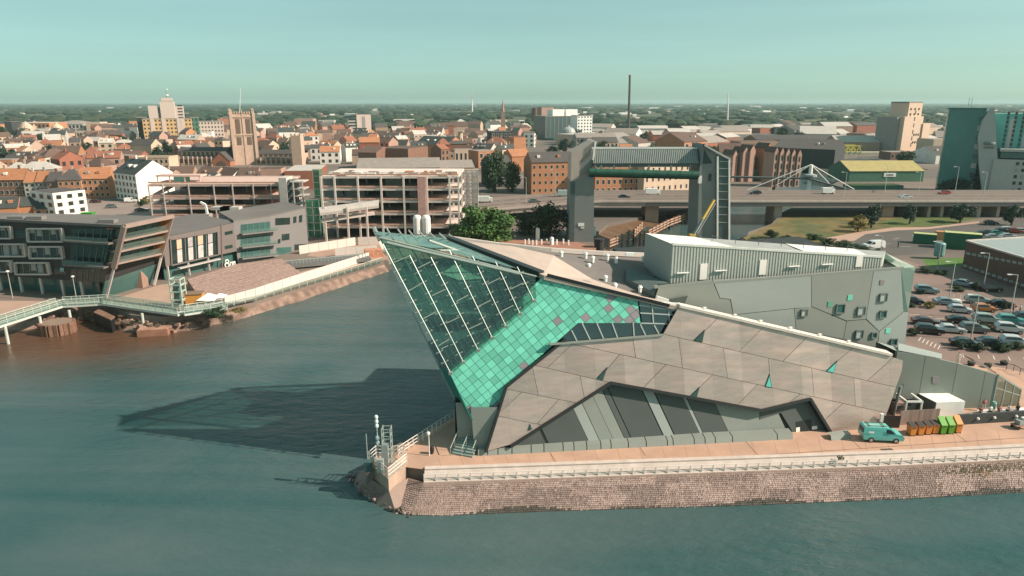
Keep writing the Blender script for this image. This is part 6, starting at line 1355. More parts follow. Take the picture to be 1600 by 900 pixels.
# ================================================================ TREES AND SHRUBS
leafA = mat('leaf_bright', (.050, .115, .022), .7, var=.45, scale=.35, objvar=.15); leafB = mat('leaf_dark', (.026, .058, .022), .7, var=.45, scale=.35, objvar=.2); leafC = mat('leaf_teal', (.020, .050, .032), .7, var=.4, scale=.3, objvar=.2); leafY = mat('leaf_yellow', (.16, .13, .03), .8, var=.4, scale=.4)
bark = mat('bark', (.07, .05, .038), .9, var=.2)
def crown_mesh(name, seed, rx, ry, rz_, n, leaf, m, clumps=26):
    """leaf faces gathered in clumps through an uneven crown volume"""
    rr = random.Random(seed); mb = MB(); cl = []
    for i in range(clumps):
        while True:
            p = V((rr.uniform(-1, 1), rr.uniform(-1, 1), rr.uniform(-1, 1)))
            if .25 < p.length < 1: break
        k = rr.uniform(.65, 1.0); cl.append((V((p.x*rx*k, p.y*ry*k, p.z*rz_*k)), rr.uniform(.20, .40)))
    for i in range(n):
        c, r = cl[int(rr.random()*len(cl))]
        d = V((rr.gauss(0, 1), rr.gauss(0, 1), rr.gauss(0, 1))).normalized()*(rr.random()**.4)
        p = c+V((d.x*r*rx*1.2, d.y*r*ry*1.2, d.z*r*rz_*1.1)); s_ = leaf*rr.uniform(.6, 1.3)
        nn = (d*1.2+V((rr.uniform(-1, 1), rr.uniform(-1, 1), rr.uniform(-.4, 1)))).normalized(); u = nn.orthogonal().normalized(); q = nn.cross(u); a = rr.random()*6.28; u, q = u*math.cos(a)+q*math.sin(a), q*math.cos(a)-u*math.sin(a)
        mb.quad(p-u*s_, p-q*s_*.6, p+u*s_, p+q*s_*.6)
    return mb.mesh(name, m)
CROWN = {'broad': [crown_mesh('crown_broad%d' % i, 40+i, 1, 1, .8, 5200, .062, leafA, 44) for i in range(2)], 'dark': [crown_mesh('crown_dark%d' % i, 60+i, 1, 1, .9, 2600, .075, leafB, 32) for i in range(3)], 'teal': [crown_mesh('crown_teal%d' % i, 80+i, 1, 1, .9, 1300, .105, leafC, 24) for i in range(3)], 'tall': [crown_mesh('crown_tall', 95, .62, .62, 1.0, 1300, .10, leafC, 26)], 'yellow': [crown_mesh('crown_yellow', 97, 1, 1, .8, 900, .11, leafY, 20)]}
def trunk_mesh():
    mb = MB(); mb.tube((0, 0, 0), (.03, .02, .5), .06, 7, .045); mb.tube((.03, .02, .5), (0, 0, 1.0), .045, 6, .025); rr = random.Random(2)
    for i in range(6): a = i*1.05; z = .45+.07*i; mb.tube((.02, .01, z), (.35*math.cos(a), .35*math.sin(a), z+.35), .022, 5, .008)
    return mb.mesh('trunk', bark)
TRUNK = trunk_mesh(); rtree = random.Random(77); NTREE = [0]
def tree(loc, h, w, kind, label, group=None, name=None, cb=.22):
    o = thing(name or ('shrub' if h < 2.2 else 'tree'), label, 'shrub' if h < 2.2 else 'tree', loc, group)
    t = bpy.data.objects.new('trunk', TRUNK); COL.objects.link(t); t.parent = o; t.scale = (h*.85, h*.85, h*.62); NTREE[0] += 1
    c = bpy.data.objects.new('crown', rtree.choice(CROWN[kind])); COL.objects.link(c); c.parent = o; ch = h*(1-cb)
    c.location = (0, 0, h*cb+ch/2); c.scale = (w/2, w/2, ch/2/.85); c.rotation_euler.z = rtree.random()*6.28
    return o
for px, py, hp, wp, kind, l in (
    (760, 384, 62, 92, 'broad', 'big round bright green tree behind the aquarium roof'), (858, 370, 54, 62, 'dark', 'dark spreading tree left of the left barrier tower'), (826, 366, 36, 46, 'dark', 'smaller dark tree between the big green tree and the barrier'), (712, 372, 22, 28, 'dark', 'low dark tree left of the big green tree'),
    (1361, 356, 34, 24, 'teal', 'dark round tree before the viaduct, left of two'), (1421, 350, 28, 22, 'teal', 'dark round tree before the viaduct, right of two'), (1500, 348, 28, 36, 'teal', 'wide dark tree in front of the viaduct piers'), (1580, 352, 30, 26, 'teal', 'dark tree by the road at the right edge'), (1340, 362, 24, 26, 'yellow', 'yellowish bush on the scrub bank'),
    (1524, 304, 48, 36, 'tall', 'tall dark conifer before the hotel fin'), (1496, 305, 24, 40, 'teal', 'bushy tree at the foot of the dark green tower'), (1478, 302, 18, 26, 'teal', 'small tree beside the hotel road'),
    (800, 300, 46, 28, 'dark', 'dark tree beside the scaffolded car park corner'), (772, 300, 60, 40, 'dark', 'tall dark tree beyond the scaffolded car park'),
    (938, 228, 24, 26, 'dark', 'round dark tree right of the white office tower'), (1004, 222, 12, 16, 'teal', 'small tree in the industrial quarter'), (60, 280, 22, 30, 'dark', 'dark trees above the orange roofs, left one'), (85, 280, 20, 22, 'dark', 'dark tree above the orange roofs, right one'),
    (230, 319, 12, 16, 'yellow', 'small yellowish bush beside the white gabled building'), (222, 322, 10, 12, 'dark', 'small dark bush beside the white gabled building'), (5, 228, 30, 34, 'dark', 'dark tree at the far left edge behind the terraces')):
    p = onZ(px, py); k = p.y*CP/FPX*1.02+.02; tree((p.x, p.y, 0), hp*k, wp*k, kind, l, cb=.04 if kind in ('broad', 'dark') else .15)
for i, (px, py, hp, wp, kind) in enumerate(((1425, 480, 7, 16, 'dark'), (1452, 481, 11, 20, 'yellow'), (1496, 455, 9, 22, 'dark'), (1524, 452, 12, 16, 'dark'), (1424, 524, 13, 20, 'dark'), (1477, 511, 10, 18, 'dark'), (1516, 510, 9, 18, 'yellow'), (1535, 514, 11, 20, 'dark'), (1528, 548, 14, 24, 'dark'), (1500, 546, 16, 20, 'teal'), (1568, 549, 16, 26, 'dark'), (1555, 547, 10, 16, 'dark'), (1590, 546, 14, 22, 'dark'), (1447, 426, 9, 30, 'dark'), (1470, 428, 7, 22, 'dark'), (1440, 460, 9, 13, 'dark'), (1549, 515, 8, 14, 'yellow'), (1567, 484, 14, 12, 'teal'))):
    p = onZ(px, py); k = p.y/FPX; tree((p.x, p.y, 0), max(.7, hp*k), wp*k, kind, 'low planting bed shrub among the parked cars, %s from the left' % ords[sorted([1425, 1452, 1496, 1524, 1424, 1477, 1516, 1535, 1528, 1500, 1568, 1555, 1590, 1447, 1470, 1440, 1549, 1567]).index(px)], 'shrubs in the car park', 'shrub', .02)
for i, (px, py, hp, wp) in enumerate(((1205, 372, 14, 22), (1230, 379, 12, 26), (1290, 382, 12, 30), (1320, 388, 13, 40), (1340, 392, 11, 34), (1270, 374, 10, 26), (1255, 380, 9, 20), (1180, 378, 8, 24))):
    p = onZ(px, py); k = p.y/FPX; tree((p.x, p.y, 0), hp*k, wp*k, 'dark', 'shrub in the row behind the plant room roof, %s from the left' % ords[sorted([1205, 1230, 1290, 1320, 1340, 1270, 1255, 1180]).index(px)], 'shrubs behind the plant room', 'shrub', .02)
p = onZ(336, 492); tree((p.x, p.y, -.5), 2.0, 4.6, 'dark', 'green bush overhanging the river quay below the marquees', None, 'shrub', .02)
p = onZ(372, 483); tree((p.x, p.y, -.7), 1.0, 3.0, 'yellow', 'dry bush on the river quay right of the green one', None, 'shrub', .02)
# ================================================================ THE CITY
RC_ = random.Random(99)
WALL = {'orange': (.43, .20, .105), 'red': (.30, .115, .075), 'brown': (.21, .115, .08), 'stone': (.47, .34, .265), 'cream': (.58, .44, .33), 'white': (.78, .73, .67), 'grey': (.30, .285, .27), 'dark': (.045, .05, .052), 'rose': (.42, .26, .21), 'green': (.07, .17, .12), 'pale': (.50, .46, .42), 'tan': (.36, .25, .18)}
ROOF = {'tile': (.42, .185, .095), 'brown': (.125, .08, .065), 'slate': (.085, .078, .075), 'dark': (.05, .06, .058), 'flat': (.27, .235, .21), 'pale': (.46, .43, .39), 'rust': (.27, .11, .07), 'yellow': (.37, .31, .13), 'green': (.10, .17, .14)}
WM = {k: mat('wall_'+k, c, .85, var=.14, scale=.35, objvar=.08) for k, c in WALL.items()}
RM = {k: mat('roof_'+k, c, .85, var=.16, scale=.45, objvar=.10) for k, c in ROOF.items()}
win_g = mat('city_glass', (.03, .042, .042), .15, spec=.6); win_f = mat('city_frame', (.55, .48, .42), .7)
WIN = MB().box((0, -.01, 0), (1.0, .06, 1.0), mi=1).box((0, -.05, 0), (.80, .04, .84)).mesh('window', [win_g, win_f])
WIN_D = MB().box((0, -.02, 0), (1.0, .06, 1.0)).mesh('window_plain', [win_g])
OCC = []                                          # occupied circles (x, y, r)
def bld(label, px0, px1, pyb, pyt, wall, roof='slate', rtype='gable', rise=None, depth=None, yaw=0.0, wins=None, side=None, chim=0, name='house', cat='building', group=None, Y=None, ridge='x', plain=False, wsc=(.55, .6), parapet=False, wallm=None):
    Y = Y or onZ(800, pyb).y; x0, x1 = xat(px0, Y), xat(px1, Y); w = abs(x1-x0)/max(.6, abs(math.cos(yaw))); h = max(2.0, zat(pyt, Y)); d = depth or w*.7
    nrm = V((math.sin(yaw), -math.cos(yaw), 0)); c = V(((x0+x1)/2, Y, 0))-nrm*d/2+V((0, .0, 0))
    o = thing(name, label, cat, c, group, rz=yaw); ORIG[o.name] = V((0, 0, 0)); OCC.append((c.x, c.y, max(w, d)*.55)); hw, hd = w/2, d/2
    wm = wallm or WM[wall]
    if rtype == 'flat':
        MB().box((0, 0, h/2), (w, d, h)).build('wall', wm, o); MB().box((0, 0, h+.06), (w*.97, d*.97, .12)).build('roof', RM[roof], o)
        if parapet:
            for a, b in (((-hw, -hd), (hw, -hd)), ((hw, -hd), (hw, hd)), ((hw, hd), (-hw, hd)), ((-hw, hd), (-hw, -hd))): MB().bar((*a, h+.3), (*b, h+.3), .35, .8).build('parapet', wm, o)
    else:
        rise = rise if rise is not None else (w if ridge == 'y' else d)*.32
        if isinstance(rise, str): rise = zat(float(rise), Y)-h
        if ridge == 'x': apex = [(-hw, 0, h+rise), (hw, 0, h+rise)]
        else: apex = [(0, -hd, h+rise), (0, hd, h+rise)]
        if rtype == 'hip':
            if ridge == 'x': apex = [(-hw+min(hw*.8, hd), 0, h+rise), (hw-min(hw*.8, hd), 0, h+rise)]
            else: apex = [(0, -hd+min(hd*.8, hw), h+rise), (0, hd-min(hd*.8, hw), h+rise)]
        b = [(-hw, -hd, h), (hw, -hd, h), (hw, hd, h), (-hw, hd, h)]; g = [(x, y, 0) for x, y, _ in b]
        wl_ = MB(); wl_.add(g+b, [[0, 1, 5, 4], [1, 2, 6, 5], [2, 3, 7, 6], [3, 0, 4, 7]])
        if rtype == 'gable':
            if ridge == 'x': wl_.add([b[1], b[2], apex[1]], [[0, 1, 2]]); wl_.add([b[3], b[0], apex[0]], [[0, 1, 2]])
            else: wl_.add([b[0], b[1], apex[0]], [[0, 1, 2]]); wl_.add([b[2], b[3], apex[1]], [[0, 1, 2]])
        wl_.build('wall', wm, o)
        ov = .35; rf_ = MB(); e = [(-hw-(0 if rtype == 'gable' and ridge == 'x' else ov), -hd-(ov if ridge == 'x' else 0), h-.12), (hw+(0 if rtype == 'gable' and ridge == 'x' else ov), -hd-(ov if ridge == 'x' else 0), h-.12)]
        e += [(e[1][0], -e[1][1], h-.12), (e[0][0], -e[0][1], h-.12)]; e = [V(p) for p in e]; ap = [V(p)+V((0, 0, .12)) for p in apex]
        if ridge == 'x': rf_.add([e[0], e[1], ap[1], ap[0], e[2], e[3]], [[0, 1, 2, 3], [4, 5, 3, 2]]+([[1, 4, 2], [5, 0, 3]] if rtype == 'hip' else []))
        else: rf_.add([e[0], e[1], ap[0], ap[1], e[2], e[3]], [[1, 4, 3, 2], [5, 0, 2, 3]]+([[0, 1, 2], [4, 5, 3]] if rtype == 'hip' else []))
        ro = rf_.build('roof', RM[roof], o)
        if Y < 520 and rtype == 'gable' and ridge == 'x' and w > 8 and RC_.random() < .55:
            for i in range(RC_.choice([1, 2, 3])): u = RC_.uniform(-.35, .35)*w; MB().box((u, -hd*.5, h+rise*.5+.25), (1.3, 1.6, 1.0)).build('dormer', RC_.choice([WM['white'], WM['grey'], wm]), ro)
        for i in range(chim):
            t = (i+.5)/chim-.5; cx, cy = (t*w*.92, 0) if ridge == 'x' else (0, t*d*.92)
            ch_ = MB().box((cx, cy, h+rise+.5), (.8, .6, 1.9)).build('chimney', wm if RC_.random() < .7 else WM['stone'], ro)
    def wgrid(cols, rows, span, face):
        ww, wh = span/cols*wsc[0], h/rows*wsc[1]; big = ww*FPX/Y >= 2.0 and cols*rows <= 60
        pos = [((i+.5)/cols*span-span/2, (j+.5)/rows*h*.97) for i in range(cols) for j in range(rows)]
        if big:
            for u, z in pos:
                q = bpy.data.objects.new('window', WIN_D if plain else WIN); COL.objects.link(q); q.parent = o
                if face == 'f': q.location = (u, -hd, z)
                else: q.location = (hw, u, z); q.rotation_euler.z = math.pi/2
                q.scale = (ww, 1, wh)
        else:
            mb = MB()
            for u, z in pos: mb.box((u, -hd-.03, z) if face == 'f' else (hw+.03, u, z), (ww, .08, wh) if face == 'f' else (.08, ww, wh))
            tag(mb.build('window_rows', win_g, o), kind='stuff')
    if wins: wgrid(*wins, w, 'f')
    if side: wgrid(*side, d, 's')
    return o
L_ = .38; R_ = -.45                               # yaw: L_ turns the front towards the right (sunlit), R_ towards the left
# ---- old town, front rows at the left
bld('long terrace with bright orange tiled roof at the left edge', -30, 40, 307, 281, 'brown', 'tile', 'gable', '265', 9, .1, (9, 2), None, 3)
bld('narrow pale house with orange tiled roof second in the old row', 41, 58, 307, 285, 'pale', 'tile', 'gable', '269', 8, .1, (2, 3), None, 1)
bld('narrow grey rendered house with orange tiled roof third in the old row', 59, 76, 307, 284, 'grey', 'tile', 'gable', '268', 8, .1, (3, 3), None, 1)
bld('narrow brown house with dark roof in the old row', 77, 96, 308, 283, 'brown', 'slate', 'gable', '270', 8, .1, (3, 3), None, 1)
bld('orange brick warehouse with hipped slate roof in the old row', 97, 128, 311, 281, 'orange', 'slate', 'hip', '266', 10, .25, (4, 3), (3, 3), 1, 'warehouse')
bld('orange brick warehouse with bright orange roof and dormer hoist', 127, 171, 309, 279, 'orange', 'tile', 'gable', '263', 10, .2, (6, 3), None, 2, 'warehouse')
bld('tall white-gabled merchant building with grey windowed front', 172, 228, 313, 271, 'white', 'dark', 'gable', '251', 15, -.62, (6, 4), None, 2, 'merchant_building', wsc=(.5, .62))
bld('white modern block with dark window columns and flat slate roof', 42, 98, 336, 300, 'white', 'slate', 'flat', None, 11, -.5, (3, 3), (3, 3), 0, 'modern_block')
bld('orange gabled house with dark green roof before the white block', 22, 58, 337, 322, 'orange', 'dark', 'gable', '310', 9, .5, None, (2, 2), 0)
bld('low house with dark green roof at the left edge', -20, 24, 340, 325, 'orange', 'dark', 'gable', '311', 9, .4, None, None, 0)
bld('small orange house with dark roof beside the white modern block', 56, 82, 337, 326, 'orange', 'dark', 'gable', '314', 8, .2, (2, 1), None, 0)
bld('long hall with wide brown roof left of the cream terrace', 152, 214, 263, 251, 'red', 'brown', 'gable', '238', 24, .1, (8, 1), None, 0, 'hall')
bld('rust roofed hall behind the brown roofed one', 132, 166, 245, 238, 'brown', 'rust', 'gable', '231', 22, .1, None, None, 0, 'hall')
bld('cream stone terrace with rows of square windows', 214, 266, 274, 247, 'cream', 'flat', 'flat', None, 12, .05, (7, 3), None, 0, 'terrace', parapet=True)
bld('orange gabled brick house above the old row', 84, 122, 258, 240, 'orange', 'brown', 'gable', '229', 16, .3, (3, 2), (2, 2), 1)
bld('white fronted long terrace with dark roof at the left', 10, 57, 262, 247, 'white', 'slate', 'gable', '238', 12, .05, (9, 2), None, 3, 'terrace')
bld('dark flat-fronted block below the rust roof', 133, 152, 265, 246, 'dark', 'slate', 'flat', None, 12, .1, (4, 2))
bld('red brick chimney-like block left of the dark block', 124, 132, 266, 243, 'red', 'flat', 'flat', None, 6, .2)
for i, (a, b, base, eave, rg) in enumerate(((236, 262, 292, 279, '267'), (262, 300, 290, 277, '262'), (300, 335, 288, 276, '263'), (372, 402, 290, 279, '264'), (228, 250, 284, 272, '262'), (402, 420, 292, 281, '270'))):
    bld('low brown roofed building behind the steel car park, %s from the left' % ords[sorted([236, 262, 300, 372, 228, 402]).index(a)], a, b, base, eave, 'tan', 'brown', 'gable', rg, 14, .15 if i % 2 else -.3, None, None, 1, group='brown roofs behind the steel car park')
bld('white rendered house with one big gable behind the steel car park', 332, 368, 288, 275, 'white', 'brown', 'gable', '263', 10, -.55, (4, 1), None, 0)
bld('small house with grey double pitched roof behind the steel car park', 290, 332, 289, 281, 'pale', 'slate', 'gable', '271', 12, -.4, None, None, 0)
bld('plain rose rendered block right of the church', 410, 441, 296, 264, 'rose', 'brown', 'flat', None, 10, .1)
bld('low orange brick block under a wide pale flat roof', 448, 500, 296, 267, 'red', 'pale', 'flat', None, 30, .15, None, None, 0, 'market_block')
bld('long grey metal shed roof behind the concrete frame', 560, 688, 288, 262, 'grey', 'flat', 'gable', '250', 26, .12, None, None, 0, 'shed')
bld('long low shed with rose roof ridge behind the concrete frame', 676, 742, 284, 262, 'rose', 'flat', 'gable', '253', 22, .2, None, None, 0, 'shed')
bld('windowless brown brick hall with orange end wall', 586, 640, 262, 232, 'brown', 'brown', 'flat', None, 26, -.35, None, (1, 1), 0, 'hall', wsc=(.1, .1))
bld('brown brick hall half hidden left of the windowless one', 560, 590, 264, 238, 'brown', 'brown', 'gable', '230', 20, -.3, None, None, 0, 'hall')
bld('dark roofed hall with orange gable wall in the middle of the old town', 646, 700, 248, 226, 'orange', 'dark', 'gable', '214', 20, -.6, None, (2, 3), 1, 'hall')
bld('cream panelled block in front of the slim stone column', 711, 738, 255, 234, 'cream', 'flat', 'flat', None, 12, .2, (4, 1), None, 0)
bld('low tan brick block beside the cream panelled one', 690, 710, 256, 239, 'tan', 'flat', 'flat', None, 12, .2, (3, 2), None, 0)
bld('orange brick corner block with dark left side', 748, 776, 262, 236, 'orange', 'flat', 'flat', None, 14, .5, (3, 2), None, 0)
bld('black modern block with small lit windows by the spire', 768, 800, 240, 206, 'dark', 'slate', 'flat', None, 20, .2, (5, 4), (3, 4), 0, 'modern_block')
bld('black modern block with glass roof lights near the viaduct', 766, 800, 292, 254, 'dark', 'slate', 'gable', '245', 16, .3, (4, 3), None, 0, 'modern_block')
bld('orange brick tower block beside the left barrier tower roofs', 803, 822, 250, 215, 'orange', 'rust', 'flat', None, 12, .4, None, None, 0)
bld('orange gabled workshop below the orange tower block', 800, 830, 268, 244, 'orange', 'tile', 'gable', '234', 14, .4, None, None, 0, 'workshop')
bld('orange brick riverside warehouse with slate roof left of the barrier', 830, 893, 303, 253, 'orange', 'slate', 'gable', '239', 14, .22, (7, 4), None, 0, 'warehouse', wsc=(.42, .45))
bld('orange brick riverside flats with deep bays seen through the barrier', 928, 1000, 303, 250, 'orange', 'slate', 'gable', '238', 16, .25, (8, 4), None, 0, 'riverside_flats', wsc=(.5, .6))
bld('cream and orange brick flats receding along the river behind the gate', 1000, 1092, 300, 255, 'cream', 'slate', 'gable', '243', 14, .55, (9, 3), None, 0, 'riverside_flats', wsc=(.35, .5))
bld('cream stone building with bay windows above the machinery roof', 928, 966, 240, 222, 'cream', 'slate', 'gable', '215', 16, .1, (6, 2), None, 1)
bld('small orange roofed house above the machinery roof', 970, 990, 240, 234, 'orange', 'tile', 'gable', '226', 10, .1, None, None, 0)
bld('dark warehouse roof with brown gable left of the river bend', 1030, 1062, 232, 218, 'brown', 'brown', 'gable', '207', 26, -.5, None, None, 0, 'warehouse')
bld('rose brick warehouse with twin gables facing the river', 1064, 1108, 246, 221, 'orange', 'brown', 'gable', '208', 28, .6, (4, 2), None, 0, 'warehouse')
bld('long dark roofed warehouse beside the right barrier tower', 1124, 1196, 282, 247, 'brown', 'brown', 'gable', '226', 20, -.15, None, None, 0, 'warehouse')
for i, (a, b, e_) in enumerate(((1142, 1150, 243), (1157, 1167, 238), (1168, 1177, 235), (1192, 1204, 232))):
    bld('tall narrow pink brick gable end, %s along the right river bank' % ords[i], a, b, 284, e_, 'orange' if i == 3 else 'rose', 'brown', 'gable', str(e_-8), 9, .35, None, None, 0, 'gable_house', ridge='y', group='brick gables on the right bank')
for i in range(5): bld('rose brick gabled bay of the riverside row, %s from the left' % ords[i], 1205+i*9, 1212+i*9, 292, 238+i*.8, 'rose', 'brown', 'gable', str(230+i), 8, .25, (1, 4), None, 0, 'riverside_bay', ridge='y', group='rose brick riverside row', plain=True, wsc=(.4, .6))
bld('black timber shed with big dark gable behind the riverside row', 1215, 1290, 262, 232, 'dark', 'slate', 'gable', '219', 34, -.6, None, None, 0, 'shed')
bld('pink brick tower house right of the black shed', 1279, 1293, 256, 222, 'rose', 'brown', 'flat', None, 9, .3, (2, 4), None, 0)
bld('dark long roof behind the black timber shed', 1180, 1300, 230, 218, 'brown', 'slate', 'gable', '212', 30, .05, (7, 1), None, 0, 'shed')
bld('large grey gabled shed with pale roof in the industrial quarter', 1252, 1302, 222, 209, 'pale', 'pale', 'gable', '198', 36, -.35, None, None, 0, 'shed')
bld('long brown shed with pale pitched roof behind the yellow bridge', 1308, 1372, 236, 222, 'tan', 'pale', 'gable', '213', 30, -.1, None, None, 0, 'shed')
bld('green shed with mustard yellow roof and white sign', 1325, 1443, 284, 267, 'green', 'yellow', 'gable', '254', 22, .03, None, None, 0, 'market_shed')
gs = [o for o in bpy.data.objects if o.name.startswith('market_shed')][0]; MB().box((1.5, -11.15, 3.4), (6.0, .15, 1.9)).build('sign_board', vent_m, gs); MB().box((1.5, -11.26, 3.4), (3.4, .1, .8)).build('sign_lettering', mat('sign_grey', (.2, .25, .24), .6), gs)
for i in range(7): MB().box((-14+i*6, -6.2, 5.7+.0), (.5, 5, .3)).build('roof_rib', mat('rib_brown', (.25, .17, .08), .7), gs)
bld('mustard hedge-like canopy roof below the green shed', 1330, 1412, 297, 291, 'green', 'yellow', 'flat', None, 8, .03, None, None, 0, 'canopy_shed')
bld('low brown brick office with flat roof by the silo', 1390, 1432, 250, 238, 'brown', 'flat', 'flat', None, 14, .05, (6, 1), None, 0)
bld('low white works wall right of the silo', 1455, 1494, 242, 218, 'cream', 'flat', 'flat', None, 20, .05)
# ---- cream silo with stepped tops
Ys = onZ(1420, 237).y
def block(o, x0, x1, z0, z1, y0, d, m, name): MB().box(((x0+x1)/2, y0+d/2, (z0+z1)/2), (x1-x0, d, z1-z0)).build(name, m, o)
SI = thing('grain_silo', 'cream stepped grain silo tower standing above the industrial sheds', 'building', (xat(1425, Ys), Ys, 0)); cs_ = mat('silo_cream', (.66, .49, .38), .8, var=.05)
X = lambda px, z=20: xat(px, Ys, z)
SY = -.0
for x0, x1, t, d, yo in ((1397, 1440, 182, 22, 2), (1408, 1439, 161, 16, 4), (1439, 1456, 193, 20, 1)): block(SI, X(x0), X(x1), 0, zat(t, Ys), Ys+yo, d, cs_, 'tower' if t == 161 else 'silo_block')
block(SI, X(1391), X(1397), 0, zat(183, Ys), Ys+6, 18, mat('silo_shade', (.30, .27, .25), .8), 'silo_shaded_side'); block(SI, X(1407.5), X(1439.5), zat(161, Ys), zat(160, Ys)+.6, Ys+4, 16, RM['flat'], 'roof_edge')  # darker block paints the shade on the silo's left face
for i in range(6): block(SI, X(1419), X(1420.5), 4+i*5, 7+i*5, Ys+1.85, .3, win_g, 'window')
for i in range(3):
    for j in range(2): block(SI, X(1412+i*9), X(1415+i*9), zat(172, Ys)-j*4, zat(172, Ys)-j*4+1.6, Ys+3.8, .3, win_g, 'window')
    for j in range(2): block(SI, X(1422+i*5), X(1424.5+i*5), zat(212, Ys)-j*6, zat(212, Ys)-j*6+1.6, Ys+1.8, .3, win_g, 'window')
OCC.append((X(1425), Ys+10, 26)); SI.rotation_euler.z = .42; SI.location.x += 4
# ---- hotel with glass tower and pale fin
Yh = onZ(1540, 307).y; XH = lambda px, z=15: xat(px, Yh, z)
HT = thing('hotel_tower', 'teal hotel with dark glass tower and tall pale curved fin at the right edge', 'building', (XH(1560), Yh, 0)); tg = mat('tower_glass', (.06, .21, .19), .2, var=.25, scale=.08, spec=.7); tl_ = mat('teal_render', (.12, .40, .36), .7, var=.05); gl_ = mat('grey_render', (.42, .43, .41), .7, var=.05)
block(HT, XH(1484), XH(1534), 0, zat(171, Yh), Yh+3, 16, tg, 'glass_tower'); block(HT, XH(1534), XH(1640), 0, zat(178, Yh), Yh+6, 14, tl_, 'bedroom_block'); block(HT, XH(1553), XH(1640), 0, zat(248, Yh), Yh-3, 10, gl_, 'podium'); block(HT, XH(1483.5), XH(1534.5), zat(171, Yh), zat(170, Yh)+.3, Yh+2.6, 17, mat('tower_cap', (.04, .16, .13), .6), 'roof_edge')
fin = MB(); fz = [0, zat(260, Yh), zat(215, Yh), zat(190, Yh), zat(175, Yh), zat(168, Yh)]; fl_ = [1537, 1534, 1534, 1540, 1549, 1556]
pts = [(XH(p, z), z) for p, z in zip(fl_, fz)]+[(XH(1557, fz[-1]), fz[-1]), (XH(1557, 10), fz[1]), (XH(1553, 0), 0)]
n = len(pts); fin.add([(x, Yh-2, z) for x, z in pts]+[(x, Yh+8, z) for x, z in pts], [list(range(n)), list(range(n, 2*n))[::-1]]+[[i, n+i, n+(i+1) % n, (i+1) % n] for i in range(n)]); fin.build('fin', gl_, HT)
MB().lathe((XH(1544), Yh-2.1, zat(224, Yh)), [(.1, -.6), (1.9, -.6), (2.1, 0), (1.9, .6), (.1, .6)], 14).build('crest_sign', mat('crest_dark', (.16, .20, .20), .6), HT); MB().box((XH(1544), Yh-2.1, zat(231, Yh)), (3.6, .2, .6)).build('crest_sign', mat('crest_dark', (0, 0, 0)), HT)
for i in range(5):
    for j in range(9):
        if i % 2 == 0 and False: continue
        block(HT, XH(1563+i*10), XH(1566+i*10), zat(236-j*7, Yh), zat(236-j*7, Yh)+1.4, Yh+5.85, .3, win_g, 'window')
for i in (0, 2): block(HT, XH(1562+i*10+6), XH(1562+i*10+13), zat(236, Yh), zat(186, Yh), Yh+5.9, .2, gl_, 'render_panel')
for j in range(7): block(HT, XH(1526), XH(1533), zat(280-j*15, Yh), zat(272-j*15, Yh), Yh+2.85, .3, gl_ if j % 2 else glass_b, 'window')
block(HT, XH(1561), XH(1640), zat(246, Yh), zat(237, Yh), Yh-2, 8, glass_b, 'restaurant_glazing'); block(HT, XH(1560), XH(1640), zat(236, Yh), zat(232, Yh), Yh-3.2, 10, gl_, 'canopy')
for i in range(6):
    for j in range(5): block(HT, XH(1582+i*8), XH(1586+i*8), 3+j*2.6, 4.3+j*2.6, Yh-3.1, .25, win_g if (i+j) % 3 else pale_m, 'window')
for px in (1510, 1514): MB().tube((XH(px), Yh+8, zat(171, Yh)), (XH(px), Yh+8, zat(152, Yh)), .12, 4).build('aerial', g_st, HT)
OCC.append((XH(1560), Yh+5, 40)); HT.rotation_euler.z = -.52
# ---- minster: great crossing tower, nave with clerestory windows
Yc = onZ(372, 258).y; XC = lambda px, z=15: xat(px, Yc, z)
MI = thing('minster', 'pinkish stone minster with a great pinnacled tower and flagpole', 'church', (XC(340), Yc, 0)); sm = mat('minster_stone', (.52, .37, .29), .85, var=.16, scale=.4); sd_ = mat('minster_dark', (.15, .105, .08), .8)
wz = XC(395)-XC(350); tz = zat(178, Yc); tx = (XC(350)+XC(395))/2; ty = Yc+9; yw = .42
def rb(c, d, m, name, z0): a, b = math.cos(yw), math.sin(yw); MB().box((tx+c[0]*a-c[1]*b, ty+c[0]*b+c[1]*a, z0+d[2]/2), d, rz=yw).build(name, m, MI)
s_ = wz*.74; rb((0, 0), (s_, s_, tz), sm, 'tower', 0)
for sx in (-1, 1):
    for sy_ in (-1, 1):
        rb((sx*s_/2, sy_*s_/2), (1.7, 1.7, tz+.6), sm, 'buttress', 0); rb((sx*s_/2, sy_*s_/2), (.8, .8, 2.6), sm, 'pinnacle', tz+.6)
for k in (-.5, 0, .5):
    for face in range(2):
        cx, cy = (k*s_*.9, -s_/2) if face == 0 else (s_/2, k*s_*.9)
        rb((cx, cy), (.7, .7, tz+.8), sm, 'rib', 0); rb((cx, cy), (.4, .4, 1.8), sm, 'pinnacle', tz+.8)
        if k < .5:
            c2 = ((k+.25)*s_*.9, -s_/2) if face == 0 else (s_/2, (k+.25)*s_*.9)
            for zz, hh in ((tz*.62, tz*.28), (tz*.40, tz*.15)): rb(c2, (s_*.19, .5, hh) if face == 0 else (.5, s_*.19, hh), sd_, 'lancet', zz)
for zz in (.58, .93): rb((0, 0), (s_+.9, s_+.9, .7), sm, 'string_course', tz*zz)
rb((0, 0), (s_*.9, s_*.9, .8), RM['slate'], 'roof', tz)
for k in range(-4, 5):
    for face in range(2): rb((k*s_*.11, -s_/2) if face == 0 else (s_/2, k*s_*.11), (s_*.06, .5, 1.4) if face == 0 else (.5, s_*.06, 1.4), sm, 'merlon', tz)
MB().tube((XC(370), ty, tz), (XC(369, 40), ty, zat(137, Yc)), .22, 5, .12).build('flagpole', vent_m, MI)
